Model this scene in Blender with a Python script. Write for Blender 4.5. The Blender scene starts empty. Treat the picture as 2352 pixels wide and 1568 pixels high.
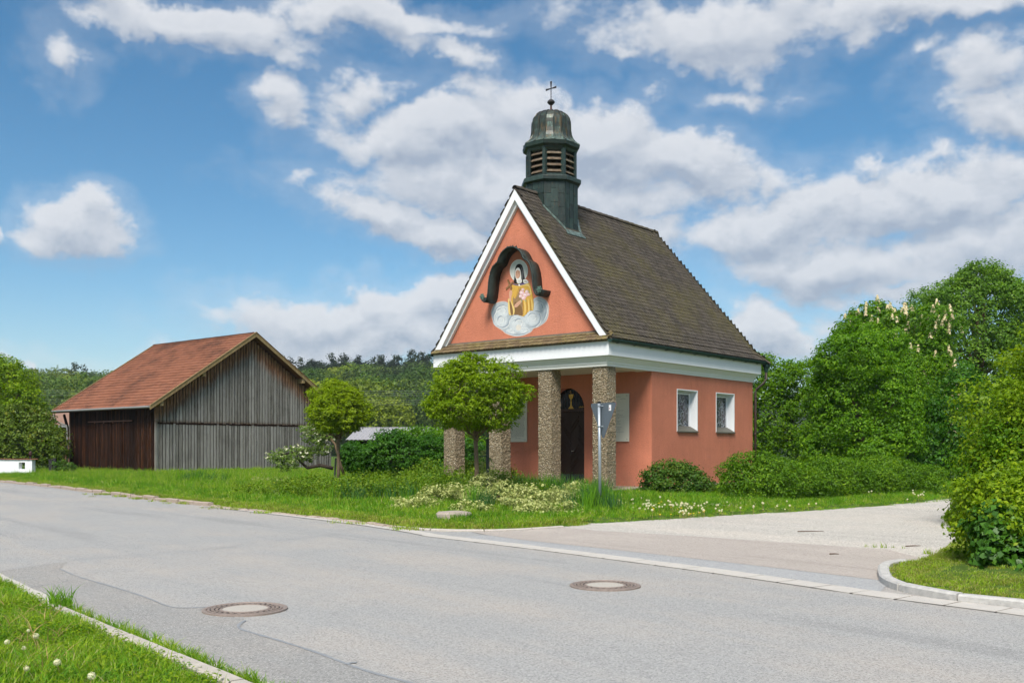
import bpy, bmesh, math, random
import numpy as np
from mathutils import Vector, Matrix, noise as mnoise
from mathutils.geometry import delaunay_2d_cdt

# ------------------------------------------------------------------ camera, sky, sun, exposure
S = bpy.context.scene
COL = S.collection
F_PX, CX, HY, CAM_H = 2249.0, 1176.0, 1026.0, 1.55      # focal length, centre and horizon of the 2352 x 1568 view
cam_data = bpy.data.cameras.new('camera')
cam_data.sensor_width = 36.0
cam_data.lens = F_PX / 2352.0 * 36.0
cam_data.shift_y = (HY - 784.0) / 2352.0
cam_data.clip_end = 6000.0
cam = bpy.data.objects.new('camera', cam_data)
COL.objects.link(cam)
cam.location = (0, 0, CAM_H)
cam.rotation_euler = (math.radians(90), 0, 0)
S.camera = cam

SUN_EL, SUN_AZ = math.radians(52), math.radians(193)     # azimuth clockwise from +Y
S.view_settings.view_transform = 'Standard'
S.view_settings.look = 'None'
S.view_settings.gamma = 1.0
S.view_settings.use_curve_mapping = False
S.view_settings.exposure = 0.68
S.render.engine = 'CYCLES'
S.cycles.use_denoising = True
S.cycles.max_bounces = 6
S.cycles.transparent_max_bounces = 6

sun_data = bpy.data.lights.new('sun', 'SUN')
sun_data.energy = 3.4
sun_data.angle = math.radians(24)
sun_data.color = (1.0, 0.95, 0.86)
sun = bpy.data.objects.new('sun', sun_data)
COL.objects.link(sun)
sdir = Vector((math.sin(SUN_AZ) * math.cos(SUN_EL), math.cos(SUN_AZ) * math.cos(SUN_EL), math.sin(SUN_EL)))
sun.rotation_euler = sdir.to_track_quat('Z', 'Y').to_euler()
sun.location = (-10, -10, 30)


class NT:
    """small helper that writes node trees"""
    def __init__(self, tree):
        self.t = tree; self.n = tree.nodes; self.l = tree.links
    def add(self, kind, **kw):
        nd = self.n.new(kind)
        for k, v in kw.items():
            setattr(nd, k, v)
        return nd
    def put(self, sock, v):
        if hasattr(v, 'is_output'):
            self.l.new(v, sock)
        elif v is not None:
            sock.default_value = v
    def math(self, op, a, b=None, c=None, clamp=False):
        nd = self.add('ShaderNodeMath', operation=op, use_clamp=clamp)
        for i, v in enumerate((a, b, c)):
            if v is not None: self.put(nd.inputs[i], v)
        return nd.outputs[0]
    def vmath(self, op, a, b=None, scale=None):
        nd = self.add('ShaderNodeVectorMath', operation=op)
        self.put(nd.inputs[0], a)
        if b is not None: self.put(nd.inputs[1], b)
        if scale is not None: self.put(nd.inputs[3], scale)
        return nd.outputs['Value'] if op in ('LENGTH', 'DOT_PRODUCT', 'DISTANCE') else nd.outputs[0]
    def mix(self, f, a, b, mode='MIX'):
        nd = self.add('ShaderNodeMix', data_type='RGBA', blend_type=mode)
        self.put(nd.inputs[0], f); self.put(nd.inputs[6], a); self.put(nd.inputs[7], b)
        return nd.outputs[2]
    def noise(self, vec, scale, detail=4, rough=0.55, dist=0.0, out=0):
        nd = self.add('ShaderNodeTexNoise')
        if vec is not None: self.put(nd.inputs['Vector'], vec)
        nd.inputs['Scale'].default_value = scale; nd.inputs['Detail'].default_value = detail
        nd.inputs['Roughness'].default_value = rough; nd.inputs['Distortion'].default_value = dist
        return nd.outputs[out]
    def maprange(self, v, a, b, c=0.0, d=1.0, smooth=False):
        nd = self.add('ShaderNodeMapRange')
        if smooth: nd.interpolation_type = 'SMOOTHSTEP'
        self.put(nd.inputs[0], v)
        for i, x in enumerate((a, b, c, d)): self.put(nd.inputs[1 + i], x)
        return nd.outputs[0]
    def ramp(self, f, stops):
        nd = self.add('ShaderNodeValToRGB')
        e = nd.color_ramp.elements
        while len(e) < len(stops): e.new(0.5)
        for i, (p, c) in enumerate(stops):
            e[i].position = p; e[i].color = tuple(c) + (1,) if len(c) == 3 else c
        self.put(nd.inputs[0], f)
        return nd.outputs[0]


# clouds seen from here: direction of the centre, reach, tilt, weight (in the 2352 x 1568 view's units)
CLOUDS = [
    (420, 20, 400, 52, 3, .9), (560, 85, 190, 46, 8, .8), (860, 15, 260, 48, 0, .9), (1050, 120, 115, 40, 32, .62),
    (940, 60, 120, 40, 10, .6), (150, 95, 60, 50, 60, .5),
    (1620, 45, 310, 82, 6, 1.0), (1420, 95, 90, 35, 20, .5), (2130, 12, 330, 52, 3, 1.0), (1960, 85, 80, 30, -12, .55),
    (2270, 180, 170, 95, 20, .75), (2320, 290, 130, 60, 10, .75), (2120, 130, 90, 36, -20, .5),
    (640, 225, 80, 50, -20, .7), (860, 195, 130, 48, -8, .55), (1490, 205, 80, 36, -15, .5), (1700, 195, 100, 26, 5, .35),
    (1010, 330, 300, 72, 6, 1.15), (1330, 330, 330, 105, 4, 1.25), (1560, 350, 190, 80, 15, 1.15), (1300, 225, 60, 26, 30, .5),
    (1180, 440, 420, 85, 2, 1.2), (860, 500, 160, 58, 14, .95), (1010, 545, 220, 48, 5, .95), (1350, 560, 220, 52, -5, 1.0),
    (690, 410, 60, 26, -10, .45), (1780, 370, 110, 50, 25, .42),
    (2130, 470, 300, 90, -3, 1.2), (1760, 520, 260, 85, -12, 1.15), (2250, 590, 260, 110, 0, 1.1), (1870, 610, 330, 78, 8, 1.1),
    (1640, 560, 130, 52, 0, .9), (2050, 690, 230, 36, 5, .7), (2020, 395, 60, 26, 0, .5),
    (190, 515, 125, 68, 8, 1.05), (10, 505, 36, 24, 0, .8), (320, 530, 36, 22, -40, .35),
    (760, 735, 290, 56, 2, 1.0), (1040, 700, 130, 62, -8, 1.05), (900, 780, 330, 50, 0, .9), (400, 795, 130, 24, -3, .6), (640, 820, 420, 30, 0, .75),
    (1745, 765, 115, 70, 20, 1.1), (120, 818, 180, 12, 0, .5), (1900, 760, 80, 60, 0, .3),
]

world = bpy.data.worlds.new('World')
S.world = world
world.use_nodes = True
world.cycles.sampling_method = 'MANUAL'
world.cycles.sample_map_resolution = 256
S.cycles.adaptive_threshold = 0.02
S.cycles.adaptive_min_samples = 12
wt = world.node_tree
for nd in list(wt.nodes): wt.nodes.remove(nd)


def cloud_group():
    g = bpy.data.node_groups.new('cloud_density', 'ShaderNodeTree')
    g.interface.new_socket('Vector', in_out='INPUT', socket_type='NodeSocketVector')
    g.interface.new_socket('Density', in_out='OUTPUT', socket_type='NodeSocketFloat')
    N = NT(g)
    gi = N.add('NodeGroupInput'); go = N.add('NodeGroupOutput')
    P = gi.outputs[0]
    w1 = N.vmath('SUBTRACT', N.noise(P, 7.0, 3, .5, out=1), (0.5, 0.5, 0.5))
    w2 = N.vmath('SUBTRACT', N.noise(P, 26.0, 4, .6, out=1), (0.5, 0.5, 0.5))
    Pw = N.vmath('ADD', P, N.vmath('SCALE', w1, scale=0.11))
    Pw = N.vmath('ADD', Pw, N.vmath('SCALE', w2, scale=0.045))
    # drop the third axis so that the distances stay in the plane of azimuth and elevation
    Pw = N.vmath('MULTIPLY', Pw, (1, 1, 0))
    acc = None
    for (cx, cy, rx, ry, rot, wgt) in CLOUDS:
        u, v = (cx - CX) / F_PX, (HY - cy) / F_PX
        az = math.atan(u); el = math.atan(v * math.cos(az)); sc = math.cos(az)
        m = N.add('ShaderNodeMapping', vector_type='TEXTURE')
        N.l.new(Pw, m.inputs[0])
        m.inputs['Location'].default_value = (az, el, 0)
        m.inputs['Rotation'].default_value = (0, 0, -math.radians(rot))
        m.inputs['Scale'].default_value = (rx * sc * sc / F_PX * 1.25, ry * sc / F_PX * 1.25, 1)
        d = N.math('MULTIPLY', N.math('SUBTRACT', 1.0, N.vmath('LENGTH', m.outputs[0])), wgt)
        if acc is None: acc = d
        else:
            nd = N.add('ShaderNodeMath', operation='SMOOTH_MAX')
            N.l.new(acc, nd.inputs[0]); N.l.new(d, nd.inputs[1]); nd.inputs[2].default_value = 0.12
            acc = nd.outputs[0]
    # the rest of the sky, beyond what is seen from here, carries the same broken cloud
    sx = N.add('ShaderNodeSeparateXYZ'); N.l.new(P, sx.inputs[0])
    far = N.math('MAXIMUM', N.maprange(N.math('ABSOLUTE', sx.outputs[0]), .52, .68, 0, 1), N.maprange(sx.outputs[1], .44, .56, 0, 1))
    gen = N.math('MULTIPLY', N.math('SUBTRACT', N.noise(P, 2.6, 2, .5), 0.44), 3.0)
    acc = N.math('MAXIMUM', acc, N.math('SUBTRACT', gen, N.math('MULTIPLY', N.math('SUBTRACT', 1.0, far), 4.0)))
    acc = N.math('MAXIMUM', acc, -1.0)
    stretch = N.vmath('MULTIPLY', P, (1.0, 1.7, 1.0))
    f1 = N.math('SUBTRACT', N.noise(stretch, 11.0, 9, .58, .25), 0.5)
    f2 = N.math('SUBTRACT', N.noise(stretch, 48.0, 6, .6), 0.5)
    d = N.math('ADD', acc, N.math('ADD', N.math('MULTIPLY', f1, 1.15), N.math('MULTIPLY', f2, .40)))
    N.l.new(d, go.inputs[0])
    return g


N = NT(wt)
tc = N.add('ShaderNodeTexCoord')
sp = N.add('ShaderNodeSeparateXYZ'); N.l.new(tc.outputs['Generated'], sp.inputs[0])
azn = N.math('ARCTAN2', sp.outputs[0], sp.outputs[1])
eln = N.math('ARCSINE', sp.outputs[2])
P0 = N.add('ShaderNodeCombineXYZ'); N.l.new(azn, P0.inputs[0]); N.l.new(eln, P0.inputs[1])
P0 = P0.outputs[0]
cg = cloud_group()
def dens(off):
    nd = N.add('ShaderNodeGroup'); nd.node_tree = cg
    N.l.new(N.vmath('ADD', P0, off) if off else P0, nd.inputs[0])
    return nd.outputs[0]
d0 = dens(None); d1 = dens((-0.004, 0.016, 0))
sky = N.add('ShaderNodeTexSky', sky_type='NISHITA')
sky.sun_disc = False
sky.sun_elevation = SUN_EL
sky.sun_rotation = SUN_AZ
sky.air_density = 1.0; sky.dust_density = 0.3; sky.ozone_density = 2.0
sky.altitude = 400
SKY_STRENGTH = 0.10
mask = N.math('MAXIMUM', N.maprange(d0, 0.0, 0.50, 0, 1, True), N.math('MULTIPLY', N.maprange(d0, -0.40, 0.15, 0, 1, True), .20))
thick = N.maprange(d0, 0.15, 1.15, 0, 1, True)
lit = N.math('MULTIPLY_ADD', N.math('SUBTRACT', d0, d1), 1.15, 0.56, clamp=True)
lit = N.math('SUBTRACT', lit, N.math('MULTIPLY', thick, 0.22), clamp=True)
ccol = N.mix(lit, (2.55, 2.95, 3.6, 1), (5.1, 5.2, 5.4, 1))
hz = N.maprange(eln, 0.0, 0.16, 0.75, 0.0, True)
hs_ = N.add('ShaderNodeHueSaturation'); hs_.inputs['Hue'].default_value = .491; hs_.inputs['Saturation'].default_value = 1.26; hs_.inputs['Value'].default_value = .77
N.l.new(sky.outputs[0], hs_.inputs['Color'])
base = N.mix(N.math('MULTIPLY', hz, .35), hs_.outputs[0], (2.3, 3.2, 3.95, 1))
full = N.mix(N.math('MULTIPLY', mask, 0.92), base, ccol)
bg = N.add('ShaderNodeBackground'); N.l.new(full, bg.inputs[0]); bg.inputs[1].default_value = SKY_STRENGTH
wo = N.add('ShaderNodeOutputWorld'); N.l.new(bg.outputs[0], wo.inputs[0])

# ------------------------------------------------------------------ helpers
R = math.radians
rng = np.random.default_rng(7)
rnd = random.Random(11)


def at(x, y, Y):
    """a point Y metres ahead that lies in the direction (x, y) of the 2352 x 1568 view"""
    return ((x - CX) * Y / F_PX, Y, CAM_H - (y - HY) * Y / F_PX)


def gp(x, y, z=0.0):
    """the point of the level z that lies in the direction (x, y)"""
    Y = (CAM_H - z) * F_PX / (y - HY)
    return ((x - CX) * Y / F_PX, Y)


def tag(o, label=None, cat=None, group=None, kind=None):
    if label: o['label'] = label
    if cat: o['category'] = cat
    if group: o['group'] = group
    if kind: o['kind'] = kind
    return o


def empty(name, loc, rz=0.0, label=None, cat=None, group=None):
    o = bpy.data.objects.new(name, None)
    o.empty_display_size = 0.3
    COL.objects.link(o)
    o.location = loc; o.rotation_euler = (0, 0, rz)
    return tag(o, label, cat, group)


def link(name, me, parent=None, loc=None, rot=None, scale=None):
    o = bpy.data.objects.new(name, me)
    COL.objects.link(o)
    if parent is not None: o.parent = parent
    if loc is not None: o.location = loc
    if rot is not None: o.rotation_euler = rot
    if scale is not None: o.scale = scale
    return o


class MB:
    def __init__(self):
        self.v = []; self.f = []; self.m = []
    def poly(self, pts, m=0):
        n = len(self.v); self.v += [tuple(p) for p in pts]
        self.f.append(tuple(range(n, n + len(pts)))); self.m.append(m)
    def box(self, x0, x1, y0, y1, z0, z1, m=0):
        n = len(self.v)
        self.v += [(x0, y0, z0), (x1, y0, z0), (x1, y1, z0), (x0, y1, z0), (x0, y0, z1), (x1, y0, z1), (x1, y1, z1), (x0, y1, z1)]
        for q in ((0, 3, 2, 1), (4, 5, 6, 7), (0, 1, 5, 4), (1, 2, 6, 5), (2, 3, 7, 6), (3, 0, 4, 7)):
            self.f.append(tuple(n + i for i in q)); self.m.append(m)
    def prism(self, pts, d, m=0, cap=True):
        """pts: closed loop of 3D points, extruded by the vector d"""
        n = len(self.v); k = len(pts)
        self.v += [tuple(p) for p in pts] + [(p[0] + d[0], p[1] + d[1], p[2] + d[2]) for p in pts]
        if cap:
            self.f.append(tuple(range(n + k - 1, n - 1, -1))); self.m.append(m)
            self.f.append(tuple(range(n + k, n + 2 * k))); self.m.append(m)
        for i in range(k):
            j = (i + 1) % k
            self.f.append((n + i, n + j, n + k + j, n + k + i)); self.m.append(m)
    def tube(self, path, rad, n=8, m=0, cap=True):
        path = [Vector(p) for p in path]
        if not hasattr(rad, '__len__'): rad = [rad] * len(path)
        base = len(self.v)
        up = Vector((0, 0, 1))
        for i, p in enumerate(path):
            t = (path[min(i + 1, len(path) - 1)] - path[max(i - 1, 0)]).normalized()
            a = t.cross(up if abs(t.z) < .95 else Vector((1, 0, 0))).normalized(); b = t.cross(a)
            for k in range(n):
                an = 2 * math.pi * k / n
                self.v.append(tuple(p + (a * math.cos(an) + b * math.sin(an)) * rad[i]))
        for i in range(len(path) - 1):
            for k in range(n):
                k2 = (k + 1) % n
                self.f.append((base + i * n + k, base + i * n + k2, base + (i + 1) * n + k2, base + (i + 1) * n + k)); self.m.append(m)
        if cap:
            self.f.append(tuple(base + k for k in range(n))); self.m.append(m)
            self.f.append(tuple(base + (len(path) - 1) * n + k for k in range(n - 1, -1, -1))); self.m.append(m)
    def lathe(self, prof, n=24, c=(0, 0), ph=0.0, m=0, close=False):
        base = len(self.v)
        for r, z in prof:
            for k in range(n):
                an = ph + 2 * math.pi * k / n
                self.v.append((c[0] + r * math.cos(an), c[1] + r * math.sin(an), z))
        for i in range(len(prof) - 1):
            for k in range(n):
                k2 = (k + 1) % n
                self.f.append((base + i * n + k, base + i * n + k2, base + (i + 1) * n + k2, base + (i + 1) * n + k)); self.m.append(m)
        if close:
            self.f.append(tuple(base + k for k in range(n - 1, -1, -1))); self.m.append(m)
            self.f.append(tuple(base + (len(prof) - 1) * n + k for k in range(n))); self.m.append(m)
    def mesh(self, name, mats, smooth=False, fix=True, weld=False):
        me = bpy.data.meshes.new(name)
        me.from_pydata(self.v, [], self.f)
        if not isinstance(mats, (list, tuple)): mats = [mats]
        for x in mats: me.materials.append(x)
        if len(mats) > 1: me.polygons.foreach_set('material_index', self.m)
        if fix:
            bm = bmesh.new(); bm.from_mesh(me)
            if weld: bmesh.ops.remove_doubles(bm, verts=bm.verts, dist=1e-5)
            bmesh.ops.recalc_face_normals(bm, faces=bm.faces); bm.to_mesh(me); bm.free()
        if smooth: me.polygons.foreach_set('use_smooth', [True] * len(me.polygons))
        me.update()
        return me
    def build(self, name, mats, parent=None, smooth=False, bevel=0.0, fix=True, weld=False, **kw):
        o = link(name, self.mesh(name, mats, smooth, fix, weld), parent, **kw)
        if bevel:
            md = o.modifiers.new('bevel', 'BEVEL'); md.width = bevel; md.segments = 2; md.limit_method = 'ANGLE'
        return o


def smoothed(pts, n=6, closed=False):
    """Catmull-Rom curve through the points"""
    P = [Vector(p) for p in pts]; out = []; k = len(P)
    for i in range(k if closed else k - 1):
        a, b, c, d = (P[(i + j - 1) % k] if closed else P[min(max(i + j - 1, 0), k - 1)] for j in range(4))
        for s in range(n):
            t = s / n
            out.append(0.5 * ((2 * b) + (c - a) * t + (2 * a - 5 * b + 4 * c - d) * t * t + (3 * b - a - 3 * c + d) * t ** 3))
    if not closed: out.append(P[-1])
    return out


# ------------------------------------------------------------------ materials
def new_mat(name):
    m = bpy.data.materials.new(name); m.use_nodes = True
    N = NT(m.node_tree)
    b = m.node_tree.nodes['Principled BSDF']
    return m, N, b


def bump(N, b, h, strength=.3, dist=.02):
    nd = N.add('ShaderNodeBump'); nd.inputs['Strength'].default_value = strength; nd.inputs['Distance'].default_value = dist
    N.l.new(h, nd.inputs['Height']); N.l.new(nd.outputs[0], b.inputs['Normal'])


def c4(c): return (c[0], c[1], c[2], 1)
def pos(N): return N.add('ShaderNodeNewGeometry').outputs['Position']
def obj_co(N, ob=None):
    t = N.add('ShaderNodeTexCoord')
    if ob is not None: t.object = ob
    return t.outputs['Object']


def island(N):
    """a random number that differs per piece, joined or separate"""
    a = N.add('ShaderNodeNewGeometry').outputs['Random Per Island']
    b = N.add('ShaderNodeObjectInfo').outputs['Random']
    return N.math('FRACT', N.math('ADD', a, N.math('MULTIPLY', b, 7.31)))


def simple(name, col, rough=.7, var=.12, scale=6, bstr=0, bscale=40, metal=0, spec=.3, detail=5, bdist=.01):
    m, N, b = new_mat(name)
    p = pos(N)
    n = N.noise(p, scale, detail)
    lo = tuple(x * (1 - var) for x in col); hi = tuple(min(x * (1 + var), 1) for x in col)
    N.l.new(N.mix(n, c4(lo), c4(hi)), b.inputs['Base Color'])
    b.inputs['Roughness'].default_value = rough; b.inputs['Metallic'].default_value = metal
    b.inputs['Specular IOR Level'].default_value = spec
    if bstr: bump(N, b, N.noise(p, bscale, 4), bstr, bdist)
    return m


def leaf_mat(name, c1, c2, c3=None, trans=.35, clump=1.3, rough=.5):
    """leaf colours that differ from leaf to leaf and from clump to clump"""
    m, N, b = new_mat(name)
    r = island(N)
    n = N.noise(pos(N), clump, 4, .65)
    f = N.math('ADD', N.math('MULTIPLY', r, .55), N.math('MULTIPLY', N.maprange(n, .3, .7), .45))
    k = (1.35, 1.2, .9)
    c1, c2, c3 = (tuple(min(x * q, .85) for x, q in zip(c, k)) for c in (c1, c2, c3 or c2))
    stops = [(0, c1), (.6, c2), (1, c3)]
    c = N.ramp(f, stops)
    N.l.new(c, b.inputs['Base Color']); b.inputs['Roughness'].default_value = rough
    b.inputs['Specular IOR Level'].default_value = .25
    tr = N.add('ShaderNodeBsdfTranslucent')
    N.l.new(N.mix(.5, c, (.5, .6, .05, 1), 'SOFT_LIGHT'), tr.inputs[0])
    ms = N.add('ShaderNodeMixShader'); ms.inputs[0].default_value = trans
    out = m.node_tree.nodes['Material Output']
    N.l.new(b.outputs[0], ms.inputs[1]); N.l.new(tr.outputs[0], ms.inputs[2]); N.l.new(ms.outputs[0], out.inputs[0])
    return m


def stucco(name, col):
    m, N, b = new_mat(name)
    p = pos(N)
    n = N.noise(p, 1.1, 4); f = N.noise(p, 60, 3, .6)
    sc = N.vmath('MULTIPLY', p, (6, 6, .5)); st = N.noise(sc, 1.2, 4)
    v = N.math('ADD', N.math('ADD', N.math('MULTIPLY', n, .35), N.math('MULTIPLY', f, .5)), N.math('MULTIPLY', st, .13))
    lo = tuple(x * .72 for x in col); hi = tuple(x * 1.18 for x in col)
    base = N.mix(N.maprange(v, .33, .68), c4(lo), c4(hi))
    sx = N.add('ShaderNodeSeparateXYZ'); N.l.new(p, sx.inputs[0])
    low = N.math('MULTIPLY', N.maprange(sx.outputs[2], .35, 1.1, 1, 0, True), N.maprange(N.noise(p, 3, 4), .4, .7))
    base = N.mix(N.math('MULTIPLY', low, .42), base, (.36, .20, .14, 1))
    N.l.new(base, b.inputs['Base Color'])
    b.inputs['Roughness'].default_value = .9; b.inputs['Specular IOR Level'].default_value = .15
    vo = N.add('ShaderNodeTexVoronoi'); vo.inputs['Scale'].default_value = 48; N.l.new(p, vo.inputs['Vector'])
    bump(N, b, N.math('ADD', vo.outputs[0], N.noise(p, 25, 4)), .55, .018)
    return m


M = {}
M['terra'] = stucco('terracotta_stucco', (.60, .215, .132))
M['white'] = simple('white_paint', (.80, .81, .83), .6, .05, 3, .15, 60)
M['cream_soffit'] = simple('cream_soffit', (.66, .63, .55), .7, .05, 3)
M['copper'] = None


def copper():
    m, N, b = new_mat('weathered_copper')
    p = pos(N)
    r = island(N)
    st = N.noise(N.vmath('MULTIPLY', p, (5, 5, 1.2)), 2.2, 6, .65)
    n2 = N.noise(p, 14, 5, .6)
    v = N.math('ADD', N.math('MULTIPLY', st, .75), N.math('MULTIPLY', r, .32))
    c = N.ramp(v, [(.25, (.008, .014, .013)), (.52, (.018, .034, .030)), (.76, (.036, .066, .056)), (.95, (.14, .21, .185))])
    br = N.maprange(n2, .56, .72, 0, .6)
    c = N.mix(br, c, (.085, .058, .032, 1))
    N.l.new(c, b.inputs['Base Color']); b.inputs['Roughness'].default_value = .5
    b.inputs['Metallic'].default_value = .15
    bump(N, b, N.noise(p, 9, 3), .25, .02)
    return m


def copper_dome():
    m, N, b = new_mat('patinated_copper_dome')
    p = pos(N)
    r = island(N)
    st = N.noise(N.vmath('MULTIPLY', p, (7, 7, 1.0)), 2.0, 6, .65)
    c = N.ramp(N.math('ADD', N.math('MULTIPLY', st, .8), N.math('MULTIPLY', r, .3)),
               [(.28, (.012, .015, .014)), (.50, (.026, .034, .028)), (.70, (.045, .068, .055)), (.90, (.20, .31, .27))])
    br = N.maprange(N.noise(N.vmath('MULTIPLY', p, (9, 9, 1.5)), 1.7, 5), .52, .66, 0, .75)
    c = N.mix(br, c, (.12, .075, .03, 1))
    sx = N.add('ShaderNodeSeparateXYZ'); N.l.new(p, sx.inputs[0])
    drip = N.math('MULTIPLY', N.maprange(sx.outputs[2], 11.45, 11.1, 0, 1), N.maprange(st, .4, .6, .2, 1))
    c = N.mix(N.math('MULTIPLY', drip, .45), c, (.32, .47, .42, 1))
    N.l.new(c, b.inputs['Base Color']); b.inputs['Roughness'].default_value = .42
    b.inputs['Metallic'].default_value = .2
    bump(N, b, N.noise(p, 9, 3), .2, .02)
    return m


M['copper'] = copper(); M['dome'] = copper_dome()


def tile_mat(name, lo, hi, moss=None, mossamt=.6, dark=None, scale=.55):
    m, N, b = new_mat(name)
    p = pos(N); r = island(N)
    n = N.noise(p, 3.5, 5, .65)
    c = N.mix(N.math('ADD', N.math('MULTIPLY', r, .7), N.math('MULTIPLY', n, .35)), c4(lo), c4(hi))
    if dark:
        c = N.mix(N.maprange(N.noise(p, scale * 1.7, 6, .7), .48, .64, 0, .8), c, c4(dark))
    if moss:
        mm = N.math('MULTIPLY', N.maprange(N.noise(p, scale, 5, .65), .44, .62), N.maprange(N.noise(p, 16, 4, .7), .38, .6))
        c = N.mix(N.math('MULTIPLY', mm, mossamt), c, c4(moss))
    lich = N.maprange(N.noise(p, 38, 3, .6), .66, .74, 0, .5)
    c = N.mix(lich, c, (.34, .33, .27, 1))
    N.l.new(c, b.inputs['Base Color']); b.inputs['Roughness'].default_value = .88
    b.inputs['Specular IOR Level'].default_value = .2
    bump(N, b, N.noise(p, 50, 4), .4, .01)
    return m


M['tile'] = tile_mat('brown_plain_tile', (.043, .036, .030), (.098, .082, .067), moss=(.115, .10, .022), mossamt=.6)
M['tile_moss'] = tile_mat('mossy_brown_tile', (.10, .065, .04), (.20, .15, .08), moss=(.19, .17, .04), mossamt=.9)
M['red_tile'] = tile_mat('red_clay_tile', (.175, .068, .040), (.28, .12, .072), dark=(.085, .04, .028), scale=.35)


def pebble():
    m, N, b = new_mat('exposed_pebble_concrete')
    p = pos(N)
    vo = N.add('ShaderNodeTexVoronoi'); vo.inputs['Scale'].default_value = 33; N.l.new(p, vo.inputs['Vector'])
    se = N.add('ShaderNodeSeparateColor'); N.l.new(vo.outputs['Color'], se.inputs[0])
    c = N.ramp(se.outputs[0], [(0, (.20, .145, .085)), (.3, (.33, .26, .16)), (.55, (.47, .39, .26)), (.75, (.35, .25, .145)), (1, (.68, .62, .50))])
    e = N.maprange(vo.outputs['Distance'], .25, .75, 0, 1)
    c = N.mix(e, c, (.16, .12, .07, 1))
    c = N.mix(N.maprange(N.noise(p, 1.6, 4), .45, .7, 0, .35), c, (.2, .16, .1, 1))
    N.l.new(c, b.inputs['Base Color']); b.inputs['Roughness'].default_value = .85
    bump(N, b, N.math('SUBTRACT', 1.0, vo.outputs['Distance']), 1.0, .03)
    return m


M['pebble'] = pebble()


def asphalt(name, lo, hi, tint=None, speck=(.5, .49, .46), s=1.0):
    m, N, b = new_mat(name)
    p = pos(N)
    big = N.noise(p, .35, 4, .6)
    wear = N.noise(N.vmath('MULTIPLY', p, (1, .6, 1)), 1.1, 4, .6)
    fine = N.noise(p, 55 * s, 3, .7)
    c = N.mix(N.math('ADD', N.math('MULTIPLY', big, .55), N.math('MULTIPLY', wear, .45)), c4(lo), c4(hi))
    # wheel tracks and dusty bands that run along the road
    cx_ = N.add('ShaderNodeCombineXYZ'); N.l.new(N.math('MULTIPLY', N.vmath('DOT_PRODUCT', p, (.755, .655, 0)), .85), cx_.inputs[0]); N.l.new(N.math('MULTIPLY', N.vmath('DOT_PRODUCT', p, (-.655, .755, 0)), .07), cx_.inputs[1])
    band = N.noise(cx_.outputs[0], 1.0, 5, .6)
    if tint: c = N.mix(N.maprange(N.math('ADD', N.math('MULTIPLY', band, .6), N.math('MULTIPLY', N.noise(p, .5, 4, .6), .4)), .47, .60, 0, .8), c, c4(tint))
    c = N.mix(N.maprange(band, .42, .36, 0, .35), c, tuple(x * .72 for x in lo) + (1,))
    c = N.mix(N.maprange(N.noise(p, 1.9, 5, .7), .62, .74, 0, .35), c, tuple(x * .68 for x in lo) + (1,))
    vo = N.add('ShaderNodeTexVoronoi'); vo.inputs['Scale'].default_value = 85 * s; N.l.new(p, vo.inputs['Vector'])
    se = N.add('ShaderNodeSeparateColor'); N.l.new(vo.outputs['Color'], se.inputs[0])
    lite = N.math('MULTIPLY', N.maprange(se.outputs[0], .76, .82), .38)
    c = N.mix(lite, c, c4(speck))
    dk = N.math('MULTIPLY', N.maprange(se.outputs[1], .28, .16), .42)
    c = N.mix(dk, c, tuple(x * .38 for x in lo) + (1,))
    c = N.mix(N.maprange(fine, .35, .65, 0, 1), N.mix(1.0, c, (.89, .89, .89, 1), 'MULTIPLY'), N.mix(1.0, c, (1.09, 1.09, 1.09, 1), 'MULTIPLY'))
    N.l.new(c, b.inputs['Base Color']); b.inputs['Roughness'].default_value = .88
    b.inputs['Specular IOR Level'].default_value = .2
    bump(N, b, N.math('ADD', se.outputs[2], fine), .35, .005)
    return m


M['asphalt'] = asphalt('weathered_asphalt', (.285, .285, .282), (.365, .358, .345), tint=(.39, .355, .32))
M['patch'] = asphalt('patched_asphalt', (.245, .243, .238), (.315, .306, .29), tint=(.34, .31, .28))
M['gravel'] = asphalt('gravelled_lane', (.40, .37, .33), (.49, .46, .415), tint=(.52, .47, .41), speck=(.82, .79, .74), s=.55)
M['apron'] = asphalt('pinkish_apron', (.35, .312, .28), (.445, .395, .355), tint=(.47, .415, .37), speck=(.5, .44, .39))
M['greyband'] = asphalt('grey_band', (.31, .315, .32), (.40, .40, .40))
M['slab'] = simple('pale_concrete_slab', (.48, .45, .41), .85, .14, 5, .4, 90)
M['kerb'] = simple('granite_kerb', (.46, .445, .42), .85, .4, 14, .6, 60, detail=8)
M['kerb_old'] = simple('weathered_kerb', (.36, .29, .235), .9, .35, 10, .6, 40, detail=8)
M['tar'] = simple('tar_seam', (.25, .26, .27), .6, .2, 8, .2)
M['iron'] = simple('rusty_cast_iron', (.30, .24, .205), .6, .4, 30, .5, 60, metal=.3)
M['conc'] = simple('concrete_infill', (.42, .385, .34), .85, .25, 60, .5, 120)


def soil(name, a, b_, c_):
    m, N, b = new_mat(name)
    p = pos(N)
    c = N.ramp(N.math('ADD', N.math('MULTIPLY', N.noise(p, 1.3, 5), .5), N.math('MULTIPLY', N.noise(p, 12, 4, .7), .5)), [(.32, a), (.5, b_), (.68, c_)])
    N.l.new(c, b.inputs['Base Color']); b.inputs['Roughness'].default_value = .95; b.inputs['Specular IOR Level'].default_value = .1
    bump(N, b, N.noise(p, 25, 5), .8, .04)
    return m


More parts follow.
